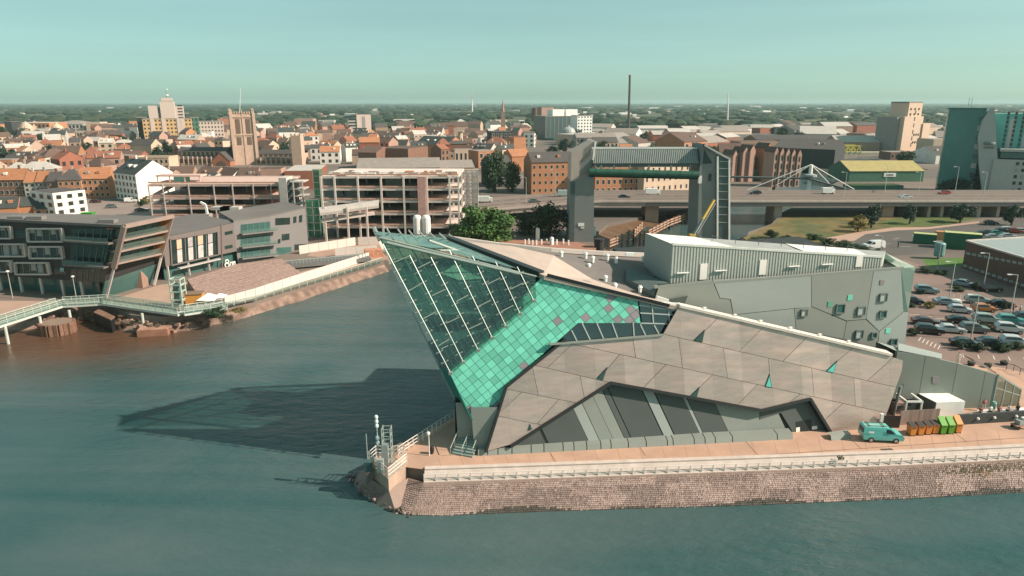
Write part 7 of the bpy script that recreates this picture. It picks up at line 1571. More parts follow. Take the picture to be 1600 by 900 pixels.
def nave(px0, px1, pyt, pyb_, d, yo, nb, nm):
    x0, x1 = XC(px0), XC(px1); h = zat(pyt, Yc+yo); hb = h*.52
    block(MI, x0, x1, 0, h, Yc+yo, d, sm, nm); block(MI, x0, x1, 0, hb, Yc+yo-5, 5, sm, 'aisle'); MB().add([(x0, Yc+yo-5.2, hb), (x1, Yc+yo-5.2, hb), (x1, Yc+yo, hb+1.2), (x0, Yc+yo, hb+1.2)], [[0, 1, 2, 3]]).build('aisle_roof', RM['slate'], MI)
    MB().add([(x0, Yc+yo-.3, h), (x1, Yc+yo-.3, h), (x1, Yc+yo+d/2, h+2.2), (x0, Yc+yo+d/2, h+2.2), (x1, Yc+yo+d, h), (x0, Yc+yo+d, h)], [[0, 1, 2, 3], [3, 2, 4, 5]]).build('roof', RM['slate'], MI)
    for i in range(nb):
        xx = x0+(x1-x0)*(i+.5)/nb; ww = (x1-x0)/nb
        block(MI, xx-ww*.3, xx+ww*.3, h*.66, h*.93, Yc+yo-.12, .25, sd_, 'clerestory_window'); block(MI, xx-ww*.33, xx+ww*.33, hb*.25, hb*.85, Yc+yo-5.12, .25, sd_, 'aisle_window'); block(MI, xx+ww*.42, xx+ww*.58, 0, hb+1, Yc+yo-6, 1.0, sm, 'buttress')
nave(268, 348, 236, 262, 10, 6, 11, 'nave'); nave(396, 468, 240, 262, 10, 6, 9, 'chancel')
tr0, tr1 = XC(336), XC(364); th_ = zat(252, Yc-8); MB().add([(tr0, Yc-8, 0), (tr1, Yc-8, 0), (tr1, Yc-8, th_), ((tr0+tr1)/2, Yc-8, zat(238, Yc-8)), (tr0, Yc-8, th_), (tr0, Yc+8, 0), (tr1, Yc+8, 0), (tr1, Yc+8, th_), ((tr0+tr1)/2, Yc+8, zat(238, Yc-8)), (tr0, Yc+8, th_)], [[0, 1, 2, 3, 4], [1, 6, 7, 2], [5, 0, 4, 9]]).build('transept', mat('transept_brick', (.36, .15, .09), .85, var=.1), MI)
MB().add([(tr0-.3, Yc-8.2, th_-.1), ((tr0+tr1)/2, Yc-8.2, zat(238, Yc-8)+.2), ((tr0+tr1)/2, Yc+8, zat(238, Yc-8)+.2), (tr0-.3, Yc+8, th_-.1), (tr1+.3, Yc-8.2, th_-.1), (tr1+.3, Yc+8, th_-.1)], [[0, 1, 2, 3], [1, 4, 5, 2]]).build('transept_roof', RM['slate'], MI)
xm = (tr0+tr1)/2; MB().add([(xm-2.8, Yc-8.1, th_*.15), (xm+2.8, Yc-8.1, th_*.15), (xm+2.8, Yc-8.1, th_*.7), (xm, Yc-8.1, th_*1.12), (xm-2.8, Yc-8.1, th_*.7)], [[0, 1, 2, 3, 4]]).build('transept_window', sd_, MI)
te = XC(452); rb2_ = lambda: None
ST2 = thing('stone_gatehouse', 'small pinnacled pale stone porch tower right of the minster', 'church', (XC(468), Yc-6, 0)); block(ST2, XC(459), XC(474), 0, zat(212, Yc-6), Yc-6, 7, sm, 'tower')
for px in (460, 466, 473): block(ST2, XC(px)-.5, XC(px)+.5, zat(212, Yc-6), zat(209, Yc-6), Yc-6, 1, sm, 'pinnacle')
OCC += [(XC(310), Yc+8, 24), (XC(372), Yc+8, 20), (XC(430), Yc+8, 24)]
# ---- far landmarks
def far_block(label, px0, px1, pyb_, pyt, m, d, name='tower_block', cat='building', cols=0, rows=0, wm=None, Yo=0, extra=None):
    Y = onZ(800, pyb_).y+Yo; x0, x1 = xat(px0, Y), xat(px1, Y); z = zat(pyt, Y); o = thing(name, label, cat, ((x0+x1)/2, Y, 0)); block(o, x0, x1, 0, z, Y, d, m, 'wall'); block(o, x0-.2, x1+.2, z, z+.5, Y-.2, d+.4, RM['flat'], 'roof'); o.rotation_euler.z = .38; OCC.append(((x0+x1)/2, Y+d/2, max(x1-x0, d)*.6))
    if cols:
        for j in range(rows):
            for i in range(cols):
                xx = x0+(x1-x0)*(i+.5)/cols; ww = (x1-x0)/cols; q = bpy.data.objects.new('window', WIN_D); COL.objects.link(q); q.parent = o; q.location = V((xx, Y-.02, z*(j+.6)/rows))-V(o.location); q.scale = (ww*.42, 2, z/rows*.42)
    return o, Y
pk = mat('panel_pink', (.62, .50, .44), .8, var=.05); am = mat('amber_render', (.62, .40, .20), .8, var=.05)
o, Y = far_block('amber and white apartment block with balconies below the white tower', 231, 300, 222, 186, am, 16, 'apartment_block', cols=13, rows=6)
for i in (2, 5, 9, 10): xx = xat(231+i*5.3+2.6, Y); block(o, xx-1.6, xx+1.6, 0, zat(186, Y)+.6, Y-.5, .5, pk, 'balcony_stack')
far_block('dark stair tower at the left end of the amber apartments', 219, 231, 222, 184, WM['dark'], 16, 'stair_tower', cols=2, rows=5)
far_block('white and amber apartment block right of the green stair tower', 313, 350, 220, 190, pk, 16, 'apartment_block', cols=8, rows=5); far_block('green grey stair tower between the apartment blocks', 302, 313, 221, 184, WM['green'], 14, 'stair_tower', cols=2, rows=5)
o, Y = far_block('white telephone exchange tower with stepped top and aerials', 256, 276, 205, 158, pk, 14, 'exchange_tower')
block(o, xat(239, Y), xat(252, Y), 0, zat(165, Y), Y+2, 12, pk, 'wing'); block(o, xat(276, Y), xat(288, Y), 0, zat(166, Y), Y+2, 12, pk, 'wing'); block(o, xat(251, Y), xat(257, Y), 0, zat(168, Y), Y+6, 8, WM['grey'], 'link'); block(o, xat(259, Y), xat(274, Y), zat(158, Y), zat(153, Y), Y+2, 9, pk, 'top_stage')
for i in range(5): block(o, xat(280, Y), xat(287, Y), zat(185, Y)+i*4, zat(185, Y)+i*4+1.6, Y+1.8, .4, win_g, 'window_band')
MB().tube((xat(267, Y), Y+6, zat(154, Y)), (xat(267, Y), Y+6, zat(140, Y)), .9, 6, .3).build('aerial_mast', WM['grey'], o); MB().lathe((xat(267, Y), Y+6, zat(150, Y)), [(1, 0), (2.4, .6), (2.4, 1.6), (1, 2)], 8).build('dish_ring', vent_m, o); MB().lathe((xat(268, Y), Y+6, zat(141, Y)), [(.4, 0), (1.4, .8), (.4, 2.0)], 8).build('radome', vent_m, o)
o, Y = far_block('pale pink residential tower with striped balcony wing', 559, 581, 214, 179, pk, 14, 'residential_tower'); block(o, xat(546, Y), xat(559, Y), 0, zat(186, Y), Y+1, 12, WM['pale'], 'wing')
for i in range(7): block(o, xat(546.5, Y), xat(558.5, Y), 2+i*3.3, 3.7+i*3.3, Y+.8, .4, win_g, 'window_band')
block(o, xat(567, Y), xat(572, Y), 4, zat(182, Y), Y-.2, .4, WM['grey'], 'stair_strip')
o, Y = far_block('grey glass office tower with white pop-ups left of the pink slab', 849, 900, 218, 182, mat('office_glass', (.08, .13, .13), .3, var=.15, scale=.05), 30, 'office_tower'); 
for a, b in ((866, 886), (889, 909)): block(o, xat(a, Y), xat(b, Y), zat(182, Y), zat(171, Y), Y+6, 14, vent_m, 'plant_room')
for i in range(7): block(o, xat(850+i*7, Y), xat(850.7+i*7, Y), 3, zat(183, Y), Y-.3, .3, WM['grey'], 'mullion')
far_block('white slab block with rows of small windows beside the glass office tower', 900, 926, 220, 181, vent_m, 14, 'slab_block', cols=5, rows=8)
far_block('pink brick tower behind the glass office tower', 845, 866, 210, 168, WM['rose'], 16, 'tower_block', Yo=150); far_block('slim dark tower left of the pink brick tower', 836, 846, 208, 169, WM['brown'], 14, 'tower_block', Yo=150)
Yd = onZ(890, 222).y-20; o = thing('domed_hall', 'hall with a grey glass dome before the glass office tower', 'building', (xat(889, Yd), Yd, 0)); MB().lathe((xat(889, Yd), Yd+10, 0), [(7, 0), (7, zat(207, Yd)), (6, zat(207, Yd)+2.5), (4, zat(207, Yd)+4.2), (1.2, zat(207, Yd)+5), (1, zat(207, Yd)+6.5)], 16).build('dome', mat('dome_grey', (.35, .37, .35), .5), o)
Yp = onZ(787, 215).y; o = thing('church_spire', 'slim pink church spire rising above the roofs near the centre', 'church', (xat(786, Yp), Yp, 0)); xs = xat(786, Yp); MB().box((xs, Yp+3, zat(185, Yp)/2), (5, 5, zat(185, Yp))).build('tower', WM['rose'], o); MB().box((xs, Yp+3, zat(180, Yp)), (3.6, 3.6, 8)).build('belfry', WM['rose'], o); MB().lathe((xs, Yp+3, zat(176, Yp)), [(1.9, 0), (.12, zat(155, Yp)-zat(176, Yp))], 8).build('spire', WM['rose'], o)
Yk = onZ(983, 203).y; o = thing('factory_chimney', 'very tall slim dark factory chimney on the skyline', 'chimney', (xat(982, Yk), Yk, 0)); MB().tube((xat(982, Yk), Yk, 0), (xat(984, Yk, 70), Yk, zat(118, Yk)), 2.0, 10, 1.5).build('shaft', mat('chimney_dark', (.09, .075, .07), .8), o); MB().tube((xat(983.8, Yk, 70), Yk, zat(121, Yk)), (xat(984, Yk, 70), Yk, zat(117, Yk)), 1.8, 10).build('rim', WM['brown'], o)
Yw = onZ(1137, 200).y; o = thing('white_mast', 'tall thin white mast on the skyline right of the barrier', 'mast', (xat(1136.5, Yw), Yw, 0)); MB().tube((xat(1136.5, Yw), Yw, 0), (xat(1138, Yw, 50), Yw, zat(145, Yw)), 1.3, 8, .7).build('shaft', vent_m, o)
Yt = 2600; o = thing('wind_turbine', 'white wind turbine far off on the horizon', 'turbine', (xat(738, Yt), Yt, 0)); hb_ = V((xat(738, Yt, 40), Yt, zat(153, Yt))); MB().tube((xat(738, Yt), Yt, 0), hb_, 2.6, 8, 1.8).build('tower', vent_m, o); MB().box(hb_+V((0, -2, .5)), (4, 8, 4)).build('nacelle', vent_m, o)
for a in (172, 52, 292): d = V((math.cos(rad(a)), 0, math.sin(rad(a)))); MB().bar(hb_+V((0, -7, 0)), hb_+V((0, -7, 0))+d*36, 2.4, .9, up=(0, 1, 0)).build('blade', vent_m, o)
# column monument
Ym_ = onZ(720, 246).y; o = thing('stone_column', 'slim stone memorial column among the old town roofs', 'column', (xat(720, Ym_), Ym_, 0)); MB().tube((xat(720, Ym_), Ym_, 0), (xat(720, Ym_), Ym_, zat(206, Ym_)), 2.0, 8, 1.6).build('shaft', WM['cream'], o); MB().box((xat(720, Ym_), Ym_, zat(206, Ym_)+.6), (4.4, 4.4, 1.2)).build('capital', WM['cream'], o)
# yellow truss bridge
Yg = onZ(1320, 245).y; o = thing('truss_bridge', 'yellow steel truss lifting bridge over the far river', 'bridge', (xat(1320, Yg), Yg, 0)); ym_ = mat('truss_yellow', (.58, .48, .10), .6); XG = lambda px: xat(px, Yg, 5)
block(o, XG(1296), XG(1392), zat(242, Yg), zat(238, Yg), Yg, 9, mat('truss_deck', (.45, .42, .30), .7), 'deck')
for yy in (0, 9):
    MB().bar((XG(1302), Yg+yy, zat(228, Yg)), (XG(1345), Yg+yy, zat(228, Yg)), .7, .8).build('top_chord', ym_, o)
    for i in range(6): a, b = 1298+i*8, 1302+i*8; MB().bar((XG(a), Yg+yy, zat(239, Yg)), (XG(b), Yg+yy, zat(228, Yg)), .6, .6, up=(0, 1, 0)).build('diagonal', ym_, o); MB().bar((XG(b), Yg+yy, zat(228, Yg)), (XG(a+8), Yg+yy, zat(239, Yg)), .6, .6, up=(0, 1, 0)).build('diagonal', ym_, o)
MB().bar((XG(1293), Yg, zat(221, Yg)), (XG(1300), Yg, zat(232, Yg)), 1.4, 1.6, up=(0, 1, 0)).build('counterweight', ym_, o)
# far left civic group
for lab, a, b, yb_, yt, wl_, rf_, rt_, dd, wn in (('red brick shopping hall with flat roof at the far left', 20, 78, 212, 192, 'orange', 'pale', 'flat', 40, (10, 2)), ('dark slab left of the shopping hall', 11, 21, 214, 190, 'dark', 'flat', 'flat', 20, None), ('pale station hall with curved grey roof', 80, 130, 208, 194, 'pale', 'flat', 'hip', 50, (9, 2)), ('cream cube block right of the station hall', 137, 158, 208, 191, 'cream', 'flat', 'flat', 20, None), ('cream block with red banner', 158, 170, 209, 193, 'cream', 'flat', 'flat', 18, None), ('long cream building with dark windows before the station hall', 56, 132, 218, 205, 'cream', 'flat', 'flat', 14, (18, 1)), ('pale block with blue green sign at the edge of the woods', 498, 522, 198, 188, 'pale', 'pale', 'flat', 20, None), ('cream theatre block among the trees', 461, 490, 210, 186, 'rose', 'flat', 'flat', 24, None), ('pale concrete gallery with column rows near the spire', 690, 730, 208, 194, 'pale', 'flat', 'flat', 18, (7, 1)), ('white flat stadium-like roof in the far trees', 615, 646, 194, 187, 'white', 'pale', 'flat', 40, None)):
    bld(lab, a, b, yb_, yt, wl_, rf_, rt_, 4.0, dd, .1, wn, None, 0, 'civic_building', plain=True)
for px, py in ((46, 204), (94, 206)):
    Y = onZ(800, 216).y; o = thing('domed_turret', 'pale domed turret of the %s side of the long cream building' % ('left' if px < 60 else 'right'), 'turret', (xat(px, Y), Y, 0)); z = zat(py, Y); MB().lathe((xat(px, Y), Y-2, 0), [(7, 0), (7, z), (6.5, z+3), (4.5, z+6.5), (1.5, z+8.5), (.5, z+10)], 12).build('drum', WM['cream'], o)
# ---- steel-framed car park under construction, left
def frame(o, pl, xs, zs, dep, slab_m, col_m, nn, rail=True, cw=.45, name='floor_slab', th=.45):
    """open frame: xs pixel columns on plane pl; zs floor heights"""
    P_ = [onP(x, 320, pl) for x in xs]
    for z in zs:
        a, b = V((P_[0].x, P_[0].y, z)), V((P_[-1].x, P_[-1].y, z)); q = [a, b, b-nn*dep, a-nn*dep]
        MB().prism([(p.x, p.y) for p in q], z-th, z).build(name, slab_m, o)
        if rail and z > .5: MB().bar(a+nn*.05+V((0, 0, .55)), b+nn*.05+V((0, 0, .45)), .08, .5).build('edge_guard', mat('edge_orange', (.62, .36, .27), .8, var=.35, scale=1.2), o)
    for p in P_:
        MB().box((p.x+nn.x*.12, p.y+nn.y*.12, max(zs)/2), (cw, cw, max(zs))).build('column', col_m, o); b = p-nn*dep*.5; MB().box((b.x, b.y, max(zs)/2), (cw, cw, max(zs))).build('column', col_m, o)
Ca, Cb = onZ(232, 347), onZ(440, 346); PCa = vplane(Ca, Cb); CN = PCa[1]
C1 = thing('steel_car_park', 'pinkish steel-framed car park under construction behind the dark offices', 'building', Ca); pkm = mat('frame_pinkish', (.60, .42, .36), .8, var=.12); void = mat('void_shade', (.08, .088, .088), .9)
zs1 = [zat(y, Ca.y) for y in (338, 324, 308.5, 288)]
frame(C1, PCa, [236, 258, 298, 337, 366, 398, 426, 438], zs1, 26, pkm, mat('col_grey', (.46, .40, .37), .7), CN, cw=.34, th=.75)
p0, p1 = onP(236, 320, PCa)-CN*24, onP(438, 320, PCa)-CN*24; MB().prism([(p0.x, p0.y), (p1.x, p1.y), (p1.x-CN.x, p1.y-CN.y), (p0.x-CN.x, p0.y-CN.y)], 0, zs1[-1]).build('void_backing', void, C1)  # dark sheet painting the shade deep inside the open floors
for x0 in (270, 300, 345, 380): p = onP(x0, 320, PCa)-CN*8; MB().box((p.x, p.y, zs1[1]+1.3), (5, 3, 2.2)).build('parked_load', mat('load_grey', (.25, .24, .23), .8), C1)
for a, b in ((238, 256), (238, 254)): MB().bar(onP(a, 306 if b == 256 else 322, PCa)-CN*2, onP(b, 292 if b == 256 else 308, PCa)-CN*8, 3.0, .4).build('ramp', pkm, C1)
tl0 = onP(246, 284, PCa)-CN*9; MB().box((tl0.x+4, tl0.y, zs1[-1]+2), (15, 5, .5)).build('upper_deck', pkm, C1); MB().box((tl0.x+4, tl0.y, zs1[-1]+1.0), (4, 3, 2)).build('cabin', mat('cabin_teal', (.16, .42, .36), .6), C1)
for dx in (-3, 1, 6, 11): MB().box((tl0.x+dx, tl0.y-2.3, zs1[-1]+1), (.3, .3, 2)).build('column', pkm, C1)
# stair core with green mesh
sc = onZ(462, 345); SCo = thing('stair_core', 'pale concrete stair core with exposed stairs between the two car parks', 'building', sc); sx0, sx1, sx2 = [xat(p, sc.y-6) for p in (441, 453, 478)]; sz = zat(278, sc.y-6); block(SCo, sx0, sx1, 0, sz, sc.y-6, 7, WM['pale'], 'wall'); block(SCo, sx1, xat(462, sc.y-6), 0, sz-.8, sc.y-5, 5, mat('stair_shade', (.12, .15, .14), .7), 'stair_shaft')
for i in range(6):
    z = 1.0+i*2.3; MB().bar((sx1+.2, sc.y-5.4, z), (xat(461, sc.y-6), sc.y-5.4, z+2.0), 1.0, .25, up=(0, 0, 1)).build('stair_flight', WM['pale'], SCo); MB().box((xat(469, sc.y-6), sc.y-3, z+1.0), (4.2, 6, .35)).build('landing', WM['pale'], SCo)
for px in (463, 477): MB().box((xat(px, sc.y-6), sc.y-6, sz/2-.7), (.35, .35, sz-1.4)).build('column', WM['pale'], SCo)
ex = onP(447, 320, PCa); 
# green debris netting scaffold
def scaffold(lab, px0, px1, pyb_, pyt, m, Yo, dep=4.0, nm='scaffold'):
    Y = onZ(800, pyb_).y+Yo; x0, x1, z = xat(px0, Y), xat(px1, Y), zat(pyt, Y); o = thing(nm, lab, 'scaffold', ((x0+x1)/2, Y, 0)); nlift = max(2, int(z/2.0)); nb = max(1, int((x1-x0)/1.5))
    for i in range(nb+1):
        for yy in (0, dep): xx = x0+(x1-x0)*i/nb; MB().tube((xx, Y+yy, 0), (xx, Y+yy, z), .10, 4).build('standard', WM['grey'], o)
    for j in range(1, nlift+1):
        zz = z*j/nlift; MB().tube((x0, Y, zz), (x1, Y, zz), .10, 4).build('ledger', WM['grey'], o); MB().box(((x0+x1)/2, Y+dep/2, zz), (x1-x0, dep*.6, .08)).build('boards', mat('boards', (.40, .32, .25), .8), o)
    MB().add([(x0, Y+.25, .5), (x1, Y+.25, .5), (x1, Y+.25, z), (x0, Y+.25, z)], [[0, 1, 2, 3]]).build('netting', m, o); MB().add([(x1+.08, Y, .5), (x1+.08, Y+dep, .5), (x1+.08, Y+dep, z), (x1+.08, Y, z)], [[0, 1, 2, 3]]).build('netting', m, o)
    return o
gnet = glass_mat('green_netting', (.35, .7, .5), 0, .6, (.03, .24, .14)); wnet = glass_mat('white_sheeting', (.8, .78, .76), 0, .7, (.84, .81, .78))
scaffold('green netted scaffold rising beside the concrete frame', 482, 502, 372, 312, gnet, 0); scaffold('upper green netted scaffold at the corner of the concrete frame', 494, 504, 350, 265, gnet, 6, 3)
# concrete-framed block under construction, right
Da, Db = onZ(504, 371), onZ(718, 371); PD = vplane(Da, Db); DN = PD[1]
C2 = thing('concrete_frame', 'large white concrete-framed block under construction with orange edge guards', 'building', Da); cfm = mat('frame_white', (.68, .58, .52), .8, var=.08); zs2 = [zat(y, Da.y) for y in (353.5, 333, 313.5, 294.5, 275.5)]
frame(C2, PD, [504, 525, 561, 597, 632, 668, 703, 717], zs2, 24, cfm, mat('col_white', (.64, .58, .53), .7), DN, cw=.5, th=.6)
p0, p1 = onP(504, 320, PD)-DN*15, onP(717, 320, PD)-DN*15; MB().prism([(p0.x, p0.y), (p1.x, p1.y), (p1.x-DN.x, p1.y-DN.y), (p0.x-DN.x, p0.y-DN.y)], 0, zs2[-1]-.5).build('void_backing', void, C2)  # same painted shade behind the concrete floors
for x0, j in ((512, 3), (540, 3), (512, 2), (548, 2), (612, 3), (612, 2), (650, 2), (650, 1)): p = onP(x0, 320, PD)-DN*7; MB().box((p.x, p.y, zs2[j]+1.6), (5.5, .3, 3.1)).build('partition', WM['grey'], C2)
MB().bar(onP(660, 320, PD)+DN*.6+V((0, 0, -onP(660, 320, PD).z)), onP(660, 320, PD)+DN*.6+V((0, 0, zs2[-1]-onP(660, 320, PD).z)), 2.2, .8, up=DN).build('hoist_mast', mat('hoist_rose', (.50, .30, .26), .8, var=.3, scale=1.0), C2)
# lower slanting deck in front
q = [onY(498, 325, Da.y-7), onY(592, 314, Da.y-3), onY(592, 321, Da.y-4), onY(500, 333, Da.y-9)]; MB().add(q+[p-V((0, 0, .7)) for p in q], [[3, 2, 1, 0], [3, 7, 6, 2], [0, 3, 7, 4]]).build('entrance_deck', WM['pale'], C2); MB().add([onY(500, 333.5, Da.y-9), onY(592, 321.5, Da.y-4), onY(592, 312, Da.y-2), onY(498, 324, Da.y-6)], [[0, 1, 2, 3]]).build('deck_top', RM['pale'], C2)
for px in (519, 553, 582): p = onZ(px, 372); MB().box((p.x, p.y-6, 5), (.5, .5, 10)).build('column', cfm, C2)
q = [onY(502, 345, Da.y-6), onY(585, 333, Da.y-2)]; MB().bar(q[0], q[1], 3, .6).build('ramp_slab', cfm, C2)
for i in range(16): p = onP(506+i*13.5, 320, PD); MB().box((p.x, p.y, zs2[-1]+.6), (.1, .1, 1.2)).build('guard_post', g_st, C2)
MB().bar(V((onP(505, 320, PD).x, onP(505, 320, PD).y, zs2[-1]+1.1)), V((onP(717, 320, PD).x, onP(717, 320, PD).y, zs2[-1]+1.1)), .08, .1).build('guard_rail', g_st, C2)
rr5 = random.Random(5)
for i in range(26): p = onP(510+rr5.random()*200, 320, PD)-DN*rr5.uniform(1, 12); MB().box((p.x, p.y, zs2[-1]+.3), (rr5.uniform(1, 3), rr5.uniform(.8, 2), rr5.uniform(.3, .9))).build('stacked_material', [WM['orange'], WM['rose'], vent_m, WM['grey']][i % 4], C2)
scaffold('white sheeted scaffold wrapping the right end of the concrete frame', 704, 747, 352, 266, wnet, 4, 6)
OCC += [(onP(340, 320, PCa).x, Ca.y+12, 45), (onP(610, 320, PD).x, Da.y+12, 34)]
# site silos, hoardings, green skips
for px, l in ((653, 'left one of the two white cement silos on the building site'), (667, 'right one of the two white cement silos on the building site')):
    p = onZ(px, 376); o = thing('cement_silo', l, 'silo', p, 'white cement silos'); MB().lathe(p, [(.5, .8), (1.2, 2.2), (1.2, 6.6), (.9, 7.2), (.3, 7.4)], 12).build('drum', vent_m, o)
    for a in range(4): MB().tube(p+V((math.cos(a*1.57)*.9, math.sin(a*1.57)*.9, 0)), p+V((math.cos(a*1.57)*.9, math.sin(a*1.57)*.9, 2.2)), .09, 5).build('leg', g_st, o)
for a, b, l in (((468, 397), (556, 383), 'white site hoarding below the concrete frame, left stretch'), ((560, 383), (700, 378), 'white site hoarding below the concrete frame, right stretch'), ((524, 401), (590, 396), 'low white wall beside the dock bridge')):
    p, q = onZ(*a), onZ(*b); o = thing('site_hoarding', l, 'hoarding', p); k = max(3, int((q-p).length/2.6))
    for i in range(k): u, v_ = p.lerp(q, i/k), p.lerp(q, (i+.97)/k); MB().bar(u+V((0, 0, 1.1)), v_+V((0, 0, 1.1)), .1, 2.2).build('board', whm, o)
for px, py, l in ((697, 384, 'bright green skip beside the big green tree'), (139, 341, 'bright green skip behind the black office roof')):
    p = onZ(px, py); o = thing('green_skip', l, 'skip', p); MB().add([p+V((-1.2, -.9, .1)), p+V((1.2, -.9, .1)), p+V((1.2, .9, .1)), p+V((-1.2, .9, .1)), p+V((-1.9, -1.1, 1.9)), p+V((1.9, -1.1, 1.9)), p+V((1.9, 1.1, 1.9)), p+V((-1.9, 1.1, 1.9))], [[0, 1, 5, 4], [1, 2, 6, 5], [2, 3, 7, 6], [3, 0, 4, 7], [4, 5, 6, 7]]).build('body', mat('skip_green', (.05, .36, .04), .5), o); MB().box(p+V((0, 0, 1.95)), (3.9, 2.3, .12)).build('rim', mat('skip_green', (0, 0, 0)), o)
# red crane-like white excavator arm before the steel frame
p = onZ(318, 352); o = thing('white_boom_lift', 'white articulated boom lift in front of the steel car park', 'lift', p); b0 = onY(313, 316, p.y-4); b1 = onY(321, 320, p.y-4); b2 = onY(324, 334, p.y-4); MB().bar(b0, b1, .6, .6, up=(0, 1, 0)).build('boom', vent_m, o); MB().bar(b1, b2, .6, .6, up=(0, 1, 0)).build('boom', vent_m, o); MB().box((b2.x, b2.y, b2.z/2), (2, 2.5, b2.z)).build('chassis', WM['grey'], o)
# street in front of the old row
sheet('town_street', mat('street_pinkgrey', (.26, .205, .18), .9, var=.12, scale=.15), .012, (60, 338), (140, 312), (240, 316), (236, 345), (180, 350), (60, 345))
for i, (px, py, k_, c_) in enumerate(((150, 317, 'hatch', 'maroon'), (205, 316, 'van', 'white'), (175, 325, 'hatch', 'grey'), (222, 330, 'saloon', 'black'))):
    p = onZ(px, py); car((p.x, p.y, .02), .2, k_, c_, 'parked %s vehicle on the street below the white-gabled building' % {'maroon': 'maroon', 'white': 'white', 'grey': 'grey', 'black': 'black'}[c_], 'cars on the town street')
for px, yy, c_, k_, r_, l in ((975, 5, 'navy', 'hatch', 0, 'dark hatchback on the viaduct between the barrier towers'), (1180, 17, 'black', 'hatch', math.pi, 'black car on the viaduct right of the right barrier tower'), (1415, 5, 'silver', 'saloon', 0, 'silver saloon on the right part of the viaduct'), (1475, 17, 'red', 'hatch', math.pi, 'red car on the right part of the viaduct'), (835, 6, 'grey', 'saloon', 0, 'grey saloon on the viaduct left of the left barrier tower')):
    car((xat(px, YV+yy, vz(px)), YV+yy, vz(px)+.06), r_, k_, c_, l, 'cars on the viaduct', name='car')
# site road west of the barrier
sheet('site_ground', mat('site_dirt', (.36, .24, .185), .95, var=.2, scale=.2), .010, (480, 400), (500, 384), (700, 374), (760, 372), (760, 400), (640, 404), (560, 408))
sheet('west_road', deck_v, .014, (640, 360), (700, 345), (760, 332), (800, 318), (830, 305), (800, 304), (750, 320), (700, 335), (630, 352))
# ================================================================ REST OF THE TOWN: FILLING HOUSES, SHEDS, WOODS
RF = random.Random(314)
import bisect
def in_river(x, y):
    # inside the water corridor between the two bank lines?
    def pip(poly):
        c = False; n = len(poly)
        for i in range(n):
            x0, y0 = poly[i]; x1, y1 = poly[(i+1) % n]
            if (y0 > y) != (y1 > y) and x < (x1-x0)*(y-y0)/(y1-y0)+x0: c = not c
        return c
    return not (pip(west_poly) or pip(east_poly))
def free(x, y, r):
    if in_river(x, y) or in_river(x-r, y) or in_river(x+r, y) or in_river(x, y-r): return False
    for ox, oy, orr in OCC:
        if (ox-x)**2+(oy-y)**2 < (orr+r*.8)**2: return False
    return True
rows = []
def add_house(px, py, w, d, h, rise, yaw, wall, roof, rtype, chim, kind, wn):
    p = onZ(px, py)
    if not free(p.x, p.y+d/2, max(w, d)*.5): return False
    pyt_z = h; OCC.append((p.x, p.y+d/2, max(w, d)*.42))
    rows.append((px, py, p, w, d, h, rise, yaw, wall, roof, rtype, chim, kind, wn)); return True
# old town: dense brick and stone, left of the barrier
tries = 0
while len(rows) < 290 and tries < 14000:
    tries += 1; py = 296-(RF.random()**.62)*92; px = RF.uniform(-20, 830)
    if py > 262 and (px > 480 or 200 < px < 480): continue
    Y = onZ(800, py).y
    w = RF.uniform(7, 17); d = RF.uniform(6.5, 11); h = RF.uniform(5.5, 12)
    if py < 212: w *= 1.6; d *= 1.5
    wall = RF.choice(['orange', 'red', 'brown', 'rose', 'stone', 'cream', 'tan', 'rose', 'stone', 'pale', 'white', 'stone', 'rose', 'cream']); roof = RF.choice(['brown', 'slate', 'brown', 'slate', 'dark', 'rust', 'flat', 'brown', 'pale'] if RF.random() < .93 else ['tile'])
    rtype = 'flat' if roof == 'flat' else RF.choice(['gable', 'gable', 'gable', 'hip'])
    add_house(px, py, w, d, h, RF.uniform(.26, .42), RF.choice([.15, .5, -.5, .9, -.2, .35]), wall, roof, rtype, RF.choice([0, 1, 2, 2]), 'town_house', RF.random() < .6)
n_old = len(rows)
# east bank: brick works and sheds
tries = 0
while len(rows) < n_old+85 and tries < 6000:
    tries += 1; py = 262-(RF.random()**.7)*62; px = RF.uniform(900, 1640)
    if py > 236 and px < 1330: continue
    w = RF.uniform(16, 44); d = RF.uniform(14, 30); h = RF.uniform(5, 10)
    wall = RF.choice(['pale', 'grey', 'rose', 'tan', 'white', 'cream', 'red', 'brown']); roof = RF.choice(['pale', 'flat', 'slate', 'brown', 'pale', 'flat']); rtype = RF.choice(['gable', 'gable', 'flat'])
    add_house(px, py, w, d, h, .18, RF.choice([.1, .4, -.4, .8]), wall, roof, rtype, 0, 'works_shed', RF.random() < .35)
KW = {'orange': 'orange brick', 'red': 'red brick', 'brown': 'brown brick', 'rose': 'rose brick', 'stone': 'stone', 'cream': 'cream', 'tan': 'tan', 'grey': 'grey', 'white': 'white', 'pale': 'pale'}
KR = {'brown': 'brown', 'slate': 'slate grey', 'dark': 'dark', 'rust': 'rust red', 'flat': 'flat grey', 'tile': 'orange tiled', 'pale': 'pale'}
def zone(px, py):
    for lim, nm in ((345, 'left of the minster'), (545, 'right of the minster'), (790, 'left of the spire'), (900, 'right of the spire'), (1130, 'behind the barrier'), (1390, 'left of the silo')):
        if px < lim: return nm
    return 'right of the silo'
_T = ['', '', 'twenty', 'thirty', 'forty', 'fifty', 'sixty', 'seventy', 'eighty', 'ninety']
def nth(i):
    if i < 20: return ords[i]
    i += 1
    if i >= 100: return 'hundredth' if i == 100 else 'hundred and ' + nth(i-101)
    return _T[i//10]+'-'+ords[i % 10-1] if i % 10 else _T[i//10][:-1]+'ieth'
from collections import defaultdict
buck = defaultdict(list)
for r in rows: buck[(r[12], r[8], r[9], zone(r[0], r[1]))].append(r)
